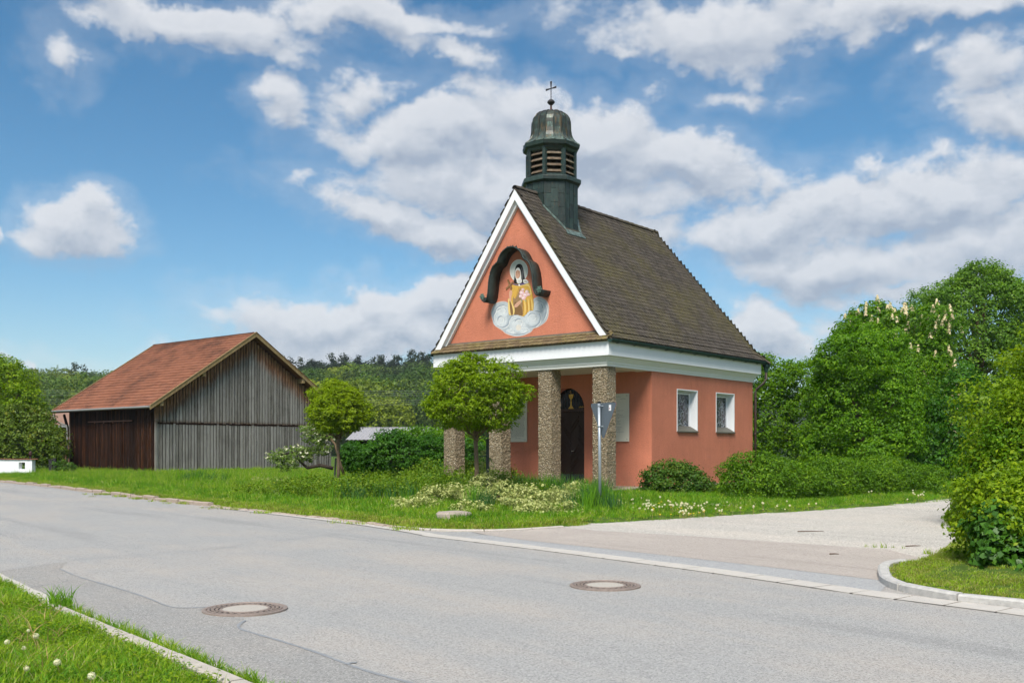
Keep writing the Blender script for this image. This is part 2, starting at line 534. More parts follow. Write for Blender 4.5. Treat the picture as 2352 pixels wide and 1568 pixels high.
M['lawn'] = soil('lawn_soil', (.045, .075, .014), (.075, .13, .02), (.12, .16, .035))
M['dirt'] = soil('bare_soil', (.11, .065, .035), (.18, .11, .065), (.26, .17, .105))
M['field'] = soil('far_meadow', (.06, .11, .02), (.085, .15, .03), (.11, .17, .04))


def wood(name, cols, holder=None, along=2, streak=14, brown=None):
    m, N, b = new_mat(name)
    p = obj_co(N, holder) if holder is not None else pos(N)
    r = island(N)
    sc = (streak, streak, .8) if along == 2 else (streak * .1, streak, streak)
    off = N.vmath('ADD', N.vmath('MULTIPLY', p, sc), N.vmath('SCALE', (1, 1, 1), scale=N.math('MULTIPLY', r, 40)))
    g = N.noise(off, 1.5, 6, .7)
    v = N.math('ADD', N.math('MULTIPLY', g, .78), N.math('MULTIPLY', r, .26))
    c = N.ramp(v, cols)
    dark = N.maprange(N.noise(p, .8, 5, .7), .52, .68, 0, .3)
    c = N.mix(dark, c, c4(tuple(x * .45 for x in cols[1][1])))
    if brown: c = brown(N, p, c)
    kn = N.maprange(N.noise(N.vmath('MULTIPLY', p, (9, 9, 3.2)), 2.0, 2), .70, .75, 0, .8)
    c = N.mix(kn, c, (.03, .022, .016, 1))
    N.l.new(c, b.inputs['Base Color']); b.inputs['Roughness'].default_value = .85; b.inputs['Specular IOR Level'].default_value = .15
    bump(N, b, g, .5, .015)
    return m


def nt_simple_color(name, col, rough=.5, metal=0.0, spec=.4):
    m, N, b = new_mat(name)
    b.inputs['Base Color'].default_value = c4(col); b.inputs['Roughness'].default_value = rough
    b.inputs['Metallic'].default_value = metal; b.inputs['Specular IOR Level'].default_value = spec
    return m


# ------------------------------------------------------------------ foliage made of many small leaves
def leaves_mesh(name, P, Nrm, size, mat, aspect=.6, extra=None, seed=0):
    """P leaf centres, Nrm leaf normals, size leaf lengths; each leaf is a folded rhombus"""
    g = np.random.default_rng(seed + 5)
    n = len(P)
    Nrm = Nrm / (np.linalg.norm(Nrm, axis=1, keepdims=True) + 1e-9)
    t = g.normal(size=(n, 3)); t -= (t * Nrm).sum(1, keepdims=True) * Nrm
    t /= np.linalg.norm(t, axis=1, keepdims=True) + 1e-9
    s = np.cross(Nrm, t)
    L = size[:, None] if hasattr(size, '__len__') else size
    V = np.empty((n, 4, 3))
    V[:, 0] = P - t * L * .5 - Nrm * L * .06
    V[:, 1] = P + s * L * aspect * .5 + Nrm * L * .08 - t * L * .06
    V[:, 2] = P + t * L * .5 - Nrm * L * .10
    V[:, 3] = P - s * L * aspect * .5 + Nrm * L * .08 - t * L * .06
    me = bpy.data.meshes.new(name)
    me.vertices.add(n * 4); me.vertices.foreach_set('co', V.reshape(-1))
    me.loops.add(n * 4); me.loops.foreach_set('vertex_index', np.arange(n * 4, dtype=np.int32))
    me.polygons.add(n); me.polygons.foreach_set('loop_start', np.arange(n, dtype=np.int32) * 4)
    me.polygons.foreach_set('loop_total', np.full(n, 4, dtype=np.int32))
    me.materials.append(mat)
    me.update(calc_edges=True)
    return me


def leaf_cloud(blobs, n, clump, per, leaf, seed=0, inner=.22, flat=.65, up=.5, zmin=None, jag=.14, low=1.0):
    """n clumps of `per` leaves over the shells of the ellipsoids; returns points, normals, sizes"""
    g = np.random.default_rng(seed)
    B = np.array(blobs, float)
    w = (B[:, 3] * B[:, 4] + B[:, 3] * B[:, 5] + B[:, 4] * B[:, 5]); w /= w.sum()
    k = g.choice(len(B), size=n * 3, p=w)
    d = g.normal(size=(n * 3, 3)); d /= np.linalg.norm(d, axis=1, keepdims=True)
    keep = g.random(n * 3) < np.where(d[:, 2] < -.2, low, 1.0)
    rad = np.where(g.random(n * 3) < inner, g.uniform(.35, .85, n * 3), 1 - np.abs(g.normal(0, jag * .6, n * 3)) + g.uniform(0, jag, n * 3))
    C = B[k, :3] + d * B[k, 3:6] * rad[:, None]
    # drop what is buried in another ellipsoid
    for j in range(len(B)):
        q = (np.linalg.norm((C - B[j, :3]) / B[j, 3:6], axis=1) < .72) & (k != j) & (g.random(n * 3) > .15)
        keep &= ~q
    C, d, k = C[keep][:n], d[keep][:n], k[keep][:n]
    m = len(C)
    nrm = d / B[k, 3:6]; nrm /= np.linalg.norm(nrm, axis=1, keepdims=True)
    cs = clump * g.uniform(.6, 1.35, m)
    o = g.normal(size=(m, per, 3)) * .5
    o[:, :, 2] *= flat
    Pp = C[:, None, :] + o * cs[:, None, None]
    Nn = nrm[:, None, :] * .55 + np.array([0, 0, up]) + o * .8 + g.normal(size=(m, per, 3)) * .45
    Sz = leaf * g.uniform(.6, 1.3, (m, per))
    Pp, Nn, Sz = Pp.reshape(-1, 3), Nn.reshape(-1, 3), Sz.reshape(-1)
    if zmin is not None:
        q = Pp[:, 2] > zmin; Pp, Nn, Sz = Pp[q], Nn[q], Sz[q]
    return Pp, Nn, Sz


def lump(blobs, k=5, f=(.28, .48), seed=1):
    """smaller swellings over the big ellipsoids, so that outlines are uneven"""
    g = random.Random(seed); m = .84 if k > 6 else .93; out = [(*b[:3], b[3] * m, b[4] * m, b[5] * m) for b in blobs]
    for b in blobs:
        for _ in range(k):
            d = Vector((g.gauss(0, 1), g.gauss(0, 1), g.gauss(.35, 1))).normalized(); s = g.uniform(*f); q = g.uniform(.78, 1.02)
            out.append((b[0] + d.x * b[3] * q, b[1] + d.y * b[4] * q, b[2] + d.z * b[5] * q, b[3] * s, b[4] * s, b[5] * s * .85))
    return out


def crown(name, parent, mat, blobs, n, clump, per, leaf, seed=0, aspect=.6, **kw):
    P, Nn, Sz = leaf_cloud(blobs, n, clump, per, leaf, seed, **kw)
    if parent is not None:
        P = P - np.array(parent.location)
    o = link(name, leaves_mesh(name, P, Nn, Sz, mat, aspect, seed=seed), parent)
    return o


def limbs(parent, base, fork, tips, r0, mat, name='branch', seed=1, wob=.06):
    """branches from the fork to the tips"""
    g = random.Random(seed)
    mb = MB()
    for t in tips:
        a = Vector(fork); b = Vector(t); pts = []
        for i in range(5):
            f = i / 4
            p = a.lerp(b, f)
            p.z += math.sin(f * math.pi) * wob * (b - a).length * -1.2
            p += Vector((g.uniform(-1, 1), g.uniform(-1, 1), g.uniform(-1, 1))) * wob * f * (b - a).length * .5
            pts.append(p - Vector(parent.location))
        mb.tube(pts, [r0 * (1 - .18 * i) * (1 if i else 1.2) for i in range(5)], 5, cap=False)
    return mb


def trunk_mb(mb, parent, pts, radii, n=10):
    mb.tube([Vector(p) - Vector(parent.location) for p in pts], radii, n)


# scatter many small copies of uncountable stuff (grass, far wood) over points
def scatter(name, P, rotz, scl, idx, templates, tilt=None, kind='stuff', label=None, cat=None):
    me = bpy.data.meshes.new(name)
    n = len(P)
    me.vertices.add(n); me.vertices.foreach_set('co', np.asarray(P, float).reshape(-1))
    rot = np.zeros((n, 3)); rot[:, 2] = rotz
    if tilt is not None: rot[:, :2] = tilt
    a = me.attributes.new('rot', 'FLOAT_VECTOR', 'POINT'); a.data.foreach_set('vector', rot.reshape(-1))
    s = np.asarray(scl, float)
    if s.ndim == 1: s = np.repeat(s[:, None], 3, 1)
    a = me.attributes.new('scl', 'FLOAT_VECTOR', 'POINT'); a.data.foreach_set('vector', s.reshape(-1))
    a = me.attributes.new('idx', 'INT', 'POINT'); a.data.foreach_set('value', np.asarray(idx, dtype=np.int32))
    me.update()
    c = bpy.data.collections.new(name + '_kinds')
    for i, t in enumerate(templates):
        t.name = f'{name}_{i:02d}'
        c.objects.link(t)
    o = link(name, me)
    g = bpy.data.node_groups.new(name, 'GeometryNodeTree')
    g.interface.new_socket('Geometry', in_out='INPUT', socket_type='NodeSocketGeometry')
    g.interface.new_socket('Geometry', in_out='OUTPUT', socket_type='NodeSocketGeometry')
    N = NT(g)
    gi = N.add('NodeGroupInput'); go = N.add('NodeGroupOutput')
    ci = N.add('GeometryNodeCollectionInfo'); ci.inputs[0].default_value = c
    ci.inputs['Separate Children'].default_value = True; ci.inputs['Reset Children'].default_value = True
    ip = N.add('GeometryNodeInstanceOnPoints')
    def att(nm, ty):
        x = N.add('GeometryNodeInputNamedAttribute', data_type=ty); x.inputs[0].default_value = nm
        return [q for q in x.outputs if q.enabled][0]
    g.links.new(gi.outputs[0], ip.inputs['Points']); g.links.new(ci.outputs[0], ip.inputs['Instance'])
    ip.inputs['Pick Instance'].default_value = True
    g.links.new(att('idx', 'INT'), ip.inputs['Instance Index'])
    er = N.add('FunctionNodeEulerToRotation'); g.links.new(att('rot', 'FLOAT_VECTOR'), er.inputs[0])
    g.links.new(er.outputs[0], ip.inputs['Rotation'])
    g.links.new(att('scl', 'FLOAT_VECTOR'), ip.inputs['Scale'])
    g.links.new(ip.outputs[0], go.inputs[0])
    md = o.modifiers.new('scatter', 'NODES'); md.node_group = g
    return tag(o, label, cat, None, kind)


def inside(poly, X, Y):
    r = np.zeros(len(X), bool); n = len(poly)
    for i in range(n):
        x1, y1 = poly[i]; x2, y2 = poly[(i + 1) % n]
        if y1 == y2: continue
        c = ((y1 > Y) != (y2 > Y)) & (X < (x2 - x1) * (Y - y1) / (y2 - y1) + x1)
        r ^= c
    return r


def edge_dist(poly, X, Y, closed=True):
    d = np.full(len(X), 1e9); n = len(poly)
    for i in range(n if closed else n - 1):
        x1, y1 = poly[i]; x2, y2 = poly[(i + 1) % n]
        dx, dy = x2 - x1, y2 - y1; L = dx * dx + dy * dy + 1e-12
        t = np.clip(((X - x1) * dx + (Y - y1) * dy) / L, 0, 1)
        d = np.minimum(d, np.hypot(X - x1 - t * dx, Y - y1 - t * dy))
    return d


def sheet(name, poly, mat, hfun=None, spacing=1.0, z=0.0, far=1.0):
    """a triangulated piece of ground with a height function"""
    pts = []
    n = len(poly)
    for i in range(n):
        a, b = poly[i], poly[(i + 1) % n]
        L = math.dist(a, b); k = max(1, int(L / (spacing * 1.5)))
        for j in range(k):
            t = j / k; pts.append((a[0] + (b[0] - a[0]) * t, a[1] + (b[1] - a[1]) * t))
    nb = len(pts)
    if hfun:
        xs = [p[0] for p in poly]; ys = [p[1] for p in poly]
        gx, gy = np.meshgrid(np.arange(min(xs), max(xs), spacing), np.arange(min(ys), max(ys), spacing))
        gx = gx.ravel() + rng.uniform(-.2, .2, gx.size) * spacing; gy = gy.ravel() + rng.uniform(-.2, .2, gy.size) * spacing
        q = inside(poly, gx, gy) & (edge_dist(poly, gx, gy) > spacing * .3)
        pts += list(zip(gx[q], gy[q]))
    ed = [(i, (i + 1) % nb) for i in range(nb)]
    v, e, f, *_ = delaunay_2d_cdt([Vector(p) for p in pts], ed, [], 1, 1e-5)
    X = np.array([p.x for p in v]); Y = np.array([p.y for p in v])
    Z = hfun(X, Y) if hfun else np.full(len(X), z)
    me = bpy.data.meshes.new(name)
    me.from_pydata(list(zip(X.tolist(), Y.tolist(), Z.tolist())), [], [tuple(t) for t in f])
    me.materials.append(mat)
    bm = bmesh.new(); bm.from_mesh(me); bmesh.ops.recalc_face_normals(bm, faces=bm.faces)
    if bm.faces and sum(fc.normal.z for fc in bm.faces) < 0: bmesh.ops.reverse_faces(bm, faces=bm.faces)
    bm.to_mesh(me); bm.free()
    if hfun: me.polygons.foreach_set('use_smooth', [True] * len(me.polygons))
    o = link(name, me)
    return o

# ------------------------------------------------------------------ ground, road, lane, lawns
def g_(pts, z=0.0): return [gp(x, y, z) for x, y in pts]


EDGE_A = [(-85, 114.0), (-60, 85.5), (-40, 62.5)] + g_([(0, 1105), (100, 1114.5), (200, 1127), (380, 1149), (480, 1160), (600, 1173), (780, 1193), (920, 1211), (1000, 1217.5),
          (1100, 1219), (1200, 1216), (1290, 1210), (1400, 1202), (1600, 1190), (1800, 1178), (2000, 1165), (2150, 1153)]) + [(14.5, 30.3), (20, 33), (40, 40), (90, 50)]
LAWN_A = EDGE_A + [(90, 140), (-85, 140)]
EDGE_B = [(-60, 74.4), (-30, 39.9)] + g_([(-300, 1245), (0, 1340), (100, 1400)]) + g_([(494, 1575)]) + [(1.7, 1.7), (8, -5.8), (20, -20)]
LAWN_B = EDGE_B + [(-60, -20)]
KERB_C = g_([(2078, 1298), (2042, 1303), (2029, 1314), (2034, 1334), (2058, 1350), (2100, 1362), (2160, 1373), (2220, 1383), (2352, 1396)]) + [(5.5, 8.75), (6.6, 7.2), (10, 2.3), (20, -12)]
EDGE_C = g_([(2165, 1262), (2130, 1283), (2100, 1294)]) + KERB_C[:]
LAWN_C = EDGE_C + [(60, -12), (60, 34), (28, 33), (16, 29.6)] + g_([(2185, 1160), (2160, 1180), (2168, 1200), (2205, 1222), (2200, 1242)])


def sst(x): x = np.clip(x, 0, 1); return x * x * (3 - 2 * x)


def h_a(X, Y):
    X = np.atleast_1d(np.asarray(X, float)); Y = np.atleast_1d(np.asarray(Y, float))
    d = edge_dist(EDGE_A, X, Y, False)
    bumpy = .03 * np.sin(X * 1.3 + Y * .7) * np.sin(Y * 1.1 - X * .4) * sst(d / 2)
    return -.03 + .11 * sst(d / .35) + .08 * sst(d / 7) + bumpy


def h_b(X, Y):
    X = np.atleast_1d(np.asarray(X, float)); Y = np.atleast_1d(np.asarray(Y, float))
    d = edge_dist(EDGE_B, X, Y, False)
    return -.03 + .10 * sst(d / .15) + .05 * sst(d / 2) + .02 * np.sin(X * 2.3) * np.sin(Y * 2.9) * sst(d)


def h_c(X, Y):
    X = np.atleast_1d(np.asarray(X, float)); Y = np.atleast_1d(np.asarray(Y, float))
    d = edge_dist(LAWN_C, X, Y)
    return -.02 + .09 * sst(d / .15) + .10 * sst(d / 2.5) + .015 * np.sin(X * 2.3) * np.sin(Y * 2.9) * sst(d)


def za(x, y): return float(h_a(x, y)[0])


mb = MB()
# one ground sheet that reaches the horizon
mb.poly([(-3000, -200, -.10), (3000, -200, -.10), (3000, 4000, -.10), (-3000, 4000, -.10)])
tag(mb.build('ground', M['field']), kind='structure')
tag(sheet('road', [(-85, -20), (45, -20), (45, 45), (15, 45), (-85, 118)], M['asphalt'], spacing=6), kind='structure')
lane = g_([(1290, 1212), (1378, 1219), (1600, 1232), (1850, 1249), (2040, 1262), (2132, 1286)]) + [(8.5, 14.5), (14, 18), (26, 30), (60, 38), (60, 50), (20, 38)] + g_([(2100, 1146), (1800, 1168), (1400, 1192)])
tag(sheet('lane', lane, M['gravel'], z=.004, spacing=4), kind='structure')
apron = g_([(1085, 1222), (1180, 1219), (1290, 1211.5), (1378, 1219), (1600, 1232), (1850, 1249), (2040, 1262), (2132, 1286), (2105, 1297), (2050, 1303), (2028, 1316), (2022, 1333), (1880, 1316), (1700, 1295), (1540, 1277), (1378, 1259), (1200, 1240), (1120, 1229)])
tag(sheet('lane_apron', apron, M['apron'], z=.008, spacing=4), kind='structure')
gb = g_([(1120, 1229), (1200, 1240), (1378, 1259), (1540, 1277), (1700, 1295), (1880, 1316), (2022, 1333), (2036, 1345), (2020, 1362), (1830, 1333), (1620, 1304), (1400, 1275), (1180, 1248), (1060, 1233)])
tag(sheet('asphalt_band', gb, M['greyband'], z=.006, spacing=4), kind='structure')
c7 = lambda pts: [(x / 2.138 * .91875, (1160 + y / 2.138) * .91875) for x, y in pts]
seam = c7([(320, 560), (420, 602), (600, 655), (780, 712), (920, 765), (1080, 766), (1150, 762)])
seam2 = c7([(1310, 835), (1280, 878), (1480, 940), (1700, 1010), (1850, 1068), (2000, 1118), (2200, 1172), (2330, 1215), (2500, 1290)])
patch = g_(c7([(-400, 610), (0, 572), (240, 535), (360, 522)]) + seam + c7([(1300, 800)]) + seam2 + c7([(2500, 1600)])) + [(1.0, 3.1)] + g_([(500, 1590), (100, 1392), (0, 1332), (-120, 1290)])
tag(sheet('asphalt_patch', patch, M['patch'], z=.004, spacing=3), kind='structure')


def strip(name, pts, w, z, mat, jit=.0):
    g = random.Random(3)
    P = smoothed([(x, y, z) for x, y in pts], 6)
    mb = MB(); L = []; Rr = []
    for i, p in enumerate(P):
        t = (P[min(i + 1, len(P) - 1)] - P[max(i - 1, 0)]).normalized(); n = Vector((-t.y, t.x, 0))
        ww = w * (1 + g.uniform(-jit, jit))
        L.append(p + n * ww / 2); Rr.append(p - n * ww / 2)
    for i in range(len(P) - 1):
        mb.poly([L[i], L[i + 1], Rr[i + 1], Rr[i]])
    o = mb.build(name, mat)
    if o.data.polygons[0].normal.z < 0: o.data.flip_normals()
    return tag(o, kind='structure')


strip('tar_seam', g_(seam), .022, .0065, M['tar'], .5)
strip('tar_seam', g_(seam2), .030, .0065, M['tar'], .4)
strip('tar_seam', g_(c7([(1850, 1072), (1875, 1062), (1905, 1062)])), .04, .007, M['tar'], .5)
for pp in ([(-20, 572), (240, 535), (500, 500), (800, 478), (1300, 432), (1700, 385), (1950, 352)], [(160, 660), (320, 632), (500, 600)], [(330, 245), (700, 275), (1000, 262)], [(500, 512), (900, 480), (1300, 438)]):
    strip('crack', g_(c7(pp)), .010, .0062, M['tar'], .7)
for pp in ([(1120, 1310), (1190, 1322), (1300, 1345), (1370, 1352)],):
    strip('crack', g_(pp), .006, .006, M['tar'], .7)
# pale concrete edge along the near verge
strip('gutter_edge', [gp(-60, 1300), gp(0, 1331), gp(114, 1386), gp(300, 1462), gp(470, 1533), gp(640, 1600)], .24, .008, M['slab'], .06)
strip('gutter_edge', g_([(480, 1163), (600, 1176), (780, 1197), (920, 1216.5), (985, 1228), (1010, 1231)]), .30, .011, M['slab'], .10)

tag(sheet('lawn', LAWN_A, M['lawn'], h_a, 1.1), kind='structure')
tag(sheet('verge', LAWN_B, M['lawn'], h_b, .8), kind='structure')
tag(sheet('verge', LAWN_C, M['lawn'], h_c, .6), kind='structure')
dirtp = [(6.15 + 1.0 * math.cos(a) * (1 + .2 * math.sin(3 * a)) + .2, 11.45 + .62 * math.sin(a) * (1 + .15 * math.cos(5 * a))) for a in np.linspace(0, 2 * math.pi, 24, endpoint=False)]

# row of pale slabs between road and lane
line = smoothed([(x, y, 0) for x, y in g_([(985, 1229), (1180, 1252), (1378, 1277), (1600, 1306), (1800, 1334), (2000, 1363), (2180, 1386), (2352, 1408)]) + [(5.5, 8.1), (6.6, 6.4), (9.6, 2.0)]], 14)
strip('joint_bed', [(p.x, p.y) for p in line[::6]], .352, .0105, nt_simple_color('dark_joint', (.24, .215, .185), .95))
gut = empty('gutter_strip', (0, 0, 0)); tag(gut, kind='structure')
slab = MB(); slab.box(-.239, .239, -.17, .17, -.04, 0); slab_me = slab.mesh('paving_slab', M['slab'])
acc = 0; nxt = .25
for i in range(len(line) - 1):
    a, b = line[i], line[i + 1]; L = (b - a).length
    while acc + L > nxt:
        p = a.lerp(b, (nxt - acc) / L); t = (b - a).normalized()
        o = link('paving_slab', slab_me, gut, (p.x, p.y, .0135 + rnd.uniform(-.0015, .0015)), (rnd.uniform(-.004, .004), rnd.uniform(-.004, .004), math.atan2(t.y, t.x) + rnd.uniform(-.012, .012)))
        o.modifiers.new('bevel', 'BEVEL').width = .006
        nxt += .5
    acc += L


M['kerb_mid'] = simple('dirty_kerb', (.44, .40, .35), .9, .3, 10, .6, 40, detail=8)


def kerb_line(name, pts, length, w, h, mat, hmul=lambda f: 1.0, gap=.012, seed=5, jit=.01):
    g = random.Random(seed)
    root = empty(name, (0, 0, 0)); tag(root, kind='structure')
    P = smoothed([(x, y, 0) for x, y in pts], 12)
    cum = [0]
    for i in range(len(P) - 1): cum.append(cum[-1] + (P[i + 1] - P[i]).length)
    def ev(s):
        s = min(max(s, 0), cum[-1] - 1e-6)
        i = next(k for k in range(len(cum) - 1) if cum[k + 1] > s)
        f = (s - cum[i]) / (cum[i + 1] - cum[i] + 1e-9); p = P[i].lerp(P[i + 1], f); t = (P[i + 1] - P[i]).normalized()
        return p, Vector((-t.y, t.x, 0))
    s = 0
    while s < cum[-1] - length * .4:
        ll = length * g.uniform(.92, 1.06); hh = h * hmul(s / cum[-1]) + g.uniform(-.5, .5) * jit
        mb = MB(); k = 4; sec = []
        off = g.uniform(-1, 1) * jit
        for j in range(k + 1):
            p, n = ev(s + gap + (ll - 2 * gap) * j / k)
            hj = hh + g.uniform(-.2, .2) * jit
            sec.append([p + n * (-w / 2 + off) + Vector((0, 0, -.05)), p + n * (-w / 2 + off) + Vector((0, 0, hj - .018)), p + n * (-w / 2 + .022 + off) + Vector((0, 0, hj)),
                        p + n * (w / 2 + off - .015) + Vector((0, 0, hj)), p + n * (w / 2 + off) + Vector((0, 0, hj - .012)), p + n * (w / 2 + off) + Vector((0, 0, -.05))])
        for j in range(k):
            for q in range(6):
                mb.poly([sec[j][q], sec[j + 1][q], sec[j + 1][(q + 1) % 6], sec[j][(q + 1) % 6]])
        mb.poly(sec[0]); mb.poly(sec[k])
        mb.build('kerbstone', mat, root)
        s += ll
    return root


kerb_line('kerb', g_([(0, 1107), (100, 1116.5), (200, 1129), (380, 1151), (484, 1162)]), 1.0, .15, .10, M['kerb_old'], lambda f: .75 + .35 * math.sin(f * 30) ** 2, gap=.03, jit=.03)
kerb_line('kerb', g_([(490, 1163.5), (600, 1175), (780, 1195), (905, 1211)]), .42, .13, .035, M['kerb_old'], gap=.03, jit=.03, seed=8)
kerb_line('kerb', g_([(910, 1211.5), (1000, 1218.5), (1100, 1220), (1200, 1217), (1292, 1211)]), 1.0, .10, .04, M['kerb_mid'], gap=.012, seed=9)
kb = [gp(114, 1403), gp(300, 1483), gp(494, 1567), gp(700, 1655)]
kerb_line('kerb', kb, 1.0, .12, .075, M['kerb_mid'], gap=.014, jit=.006, seed=10)
kerb_line('kerb', KERB_C, .86, .13, .085, M['kerb'], gap=.010, jit=.008, seed=12)


# manhole covers
M['dark_iron0'] = nt_simple_color('dark_relief_iron', (.045, .034, .028), .8)  # darker iron tone for the ground between the studs


def manhole(x, y, label, rz):
    cx, cy = gp(x, y)
    t = empty('manhole_cover', (cx, cy, .012), rz, label, 'manhole cover')
    fr = MB(); fr.lathe([(.395, -.02), (.395, .004), (.375, .008), (.36, .006), (.352, -.004), (.34, -.004)], 48); fr.build('frame', M['iron'], t, smooth=False)
    ri = MB(); ri.lathe([(.345, -.01), (.345, .007), (.33, .009), (.325, .003), (.235, .003), (.23, .008), (.212, .008), (.21, -.002)], 48); ri.build('cover_ring', M['iron'], t)
    bs_ = MB(); bs_.lathe([(.236, .0035), (.324, .0035)], 48); bs_.build('relief_ground', M['dark_iron0'], t)
    st = MB()
    for k in range(28):
        for rr, w in ((.262, .014), (.30, .016)):
            an = 2 * math.pi * (k + (.5 if rr > .28 else 0)) / 28
            c, s_ = math.cos(an), math.sin(an)
            q = [(rr - w, -w * 1.05), (rr + w * .8, -w * 1.05), (rr + w * .8, w * 1.05), (rr - w, w * 1.05)]
            st.prism([(a * c - b * s_, a * s_ + b * c, .0035) for a, b in q], (0, 0, .006))
    tag(st.build('relief_stud', M['iron'], t), kind='stuff')
    co = MB(); co.lathe([(.0005, .0055), (.11, .0065), (.20, .005), (.212, .003)], 40); co.build('concrete_infill', M['conc'], t, smooth=True)
    return t


manhole(1390, 1345.5, 'round iron manhole cover with pale concrete centre, alone in the middle of the road', .3)
manhole(563, 1400, 'round iron manhole cover where the grey tar seam meets it near the grass verge', 1.1)
# twigs and litter on the lane
for x, y, L, a in ((2080, 1256, .28, .2), (1832, 1222, .5, .1), (1905, 1274, .14, -.2), (2330 * .985, 1284 * .985, .4, .3)):
    X, Y = gp(x, y)
    mb = MB(); mb.tube([(X, Y, .018), (X + L * .5 * math.cos(a), Y + L * .5 * math.sin(a), .022), (X + L * math.cos(a), Y + L * math.sin(a) + .03, .016)], [.009, .008, .004], 5)
    tag(mb.build('twig', simple('dry_twig', (.10, .06, .035), .9)), {2080: 'short dark twig lying on the pinkish apron before the kerb corner', 1832: 'long thin twig lying on the pale gravel lane',
        1905: 'smallest twig lying at the edge of the pinkish apron'}.get(x, 'thin twig lying beside the grassy corner of the lane'), 'twig', 'twigs lying on the lane')

# ------------------------------------------------------------------ chapel
TH = -math.radians(39.57)
CO, SO = math.cos(TH), math.sin(TH)
CHX, CHY = 2.713, 28.10
W, YF, YB, Z0, ZC = 6.46, 2.46, 9.36, .33, 3.87
XC = -W / 2
chapel = empty('chapel', (CHX, CHY, 0), TH, 'small terracotta roadside chapel with steep brown roof, columned porch and copper bell turret', 'chapel')


def to_local(x, y, z=0):
    dx, dy = x - CHX, y - CHY
    return (dx * CO + dy * SO, -dx * SO + dy * CO, z)


def facade(cx, cy, yl=0.0):
    """crop coordinates of the gable -> local x, z on the plane y = yl"""
    X, Y = (1040 + cx / 3.564) * .91875, (440 + cy / 3.564) * .91875
    u, v = (X - CX) / F_PX, (HY - Y) / F_PX
    # ray (u, 1, v)*k ; local y = -(X-CHX)*SO + (Y-CHY)*CO
    k = (yl + (-CHX * SO + CHY * CO)) / (-u * SO + CO)
    px, py, pz = u * k, k, CAM_H + v * k
    return to_local(px, py)[0], pz


# platform and steps
mb = MB(); mb.box(-W - .15, .16, -.12, YB + .15, -.05, Z0); mb.build('platform', simple('exposed_aggregate_plinth', (.30, .255, .20), .9, .35, 25, .7, 60, detail=8), chapel, bevel=.015)
mb = MB(); mb.box(-.1, .42, .6, 3.3, -.05, .15); mb.build('step', bpy.data.materials['exposed_aggregate_plinth'], chapel, bevel=.015)
mb = MB(); mb.box(XC - 1.3, XC + 1.3, -.62, -.13, -.05, .17); mb.build('step', bpy.data.materials['exposed_aggregate_plinth'], chapel, bevel=.015)


def wall_holes(mb, fixed, axis, a0, a1, z0, z1, holes, m=0):
    """a wall face at local x or y = fixed with rectangular openings"""
    As = sorted({a0, a1, *[h[0] for h in holes], *[h[1] for h in holes]}); Zs = sorted({z0, z1, *[h[2] for h in holes], *[h[3] for h in holes]})
    for i in range(len(As) - 1):
        for j in range(len(Zs) - 1):
            ma, mz = (As[i] + As[i + 1]) / 2, (Zs[j] + Zs[j + 1]) / 2
            if any(h[0] < ma < h[1] and h[2] < mz < h[3] for h in holes): continue
            q = [(As[i], Zs[j]), (As[i + 1], Zs[j]), (As[i + 1], Zs[j + 1]), (As[i], Zs[j + 1])]
            mb.poly([(fixed, a, z) if axis == 'x' else (a, fixed, z) for a, z in q], m)


WINS = [(YF + 1.54, YF + 2.82, 2.04, 3.37), (YF + 4.15, YF + 5.44, 2.04, 3.37)]
mb = MB()
wall_holes(mb, 0, 'x', YF, YB, Z0, ZC + .3, WINS)
wall_holes(mb, -.32, 'x', YF, YB, Z0, ZC + .3, WINS)
for a0, a1, z0, z1 in WINS:
    mb.poly([(0, a0, z0), (-.32, a0, z0), (-.32, a0, z1), (0, a0, z1)]); mb.poly([(0, a1, z0), (-.32, a1, z0), (-.32, a1, z1), (0, a1, z1)])
    mb.poly([(0, a0, z1), (-.32, a0, z1), (-.32, a1, z1), (0, a1, z1)]); mb.poly([(0, a0, z0), (-.32, a0, z0), (-.32, a1, z0), (0, a1, z0)])
mb.poly([(0, YF, Z0), (-.32, YF, Z0), (-.32, YF, ZC + .3), (0, YF, ZC + .3)])
mb.build('wall', M['terra'], chapel)
mb = MB(); mb.box(-W, -W + .32, YF, YB, Z0, ZC + .3); mb.build('wall', M['terra'], chapel)
mb = MB(); mb.box(-W + .322, -.322, YB - .32, YB - .002, Z0, ZC + .3); mb.build('wall', M['terra'], chapel)
# front wall with arched doorway
DX0, DX1, DS = XC - .70, XC + .70, 2.78
mb = MB()
arc = [(XC + .70 * math.cos(a), DS + .70 * math.sin(a)) for a in np.linspace(math.pi, 0, 25)]
for y in (YF + .002, YF + .32):
    mb.poly([(-W + .322, y, Z0), (DX0, y, Z0), (DX0, y, ZC + .3), (-W + .322, y, ZC + .3)])
    mb.poly([(DX1, y, Z0), (-.322, y, Z0), (-.322, y, ZC + .3), (DX1, y, ZC + .3)])
    for i in range(24):
        (xa, z_a), (xb, z_b) = arc[i], arc[i + 1]
        mb.poly([(xa, y, z_a), (xb, y, z_b), (xb, y, ZC + .3), (xa, y, ZC + .3)])
loop = [(DX0, Z0)] + arc + [(DX1, Z0)]
for (xa, z_a), (xb, z_b) in zip(loop[:-1], loop[1:]):
    mb.poly([(xa, YF + .002, z_a), (xb, YF + .002, z_b), (xb, YF + .32, z_b), (xa, YF + .32, z_a)])
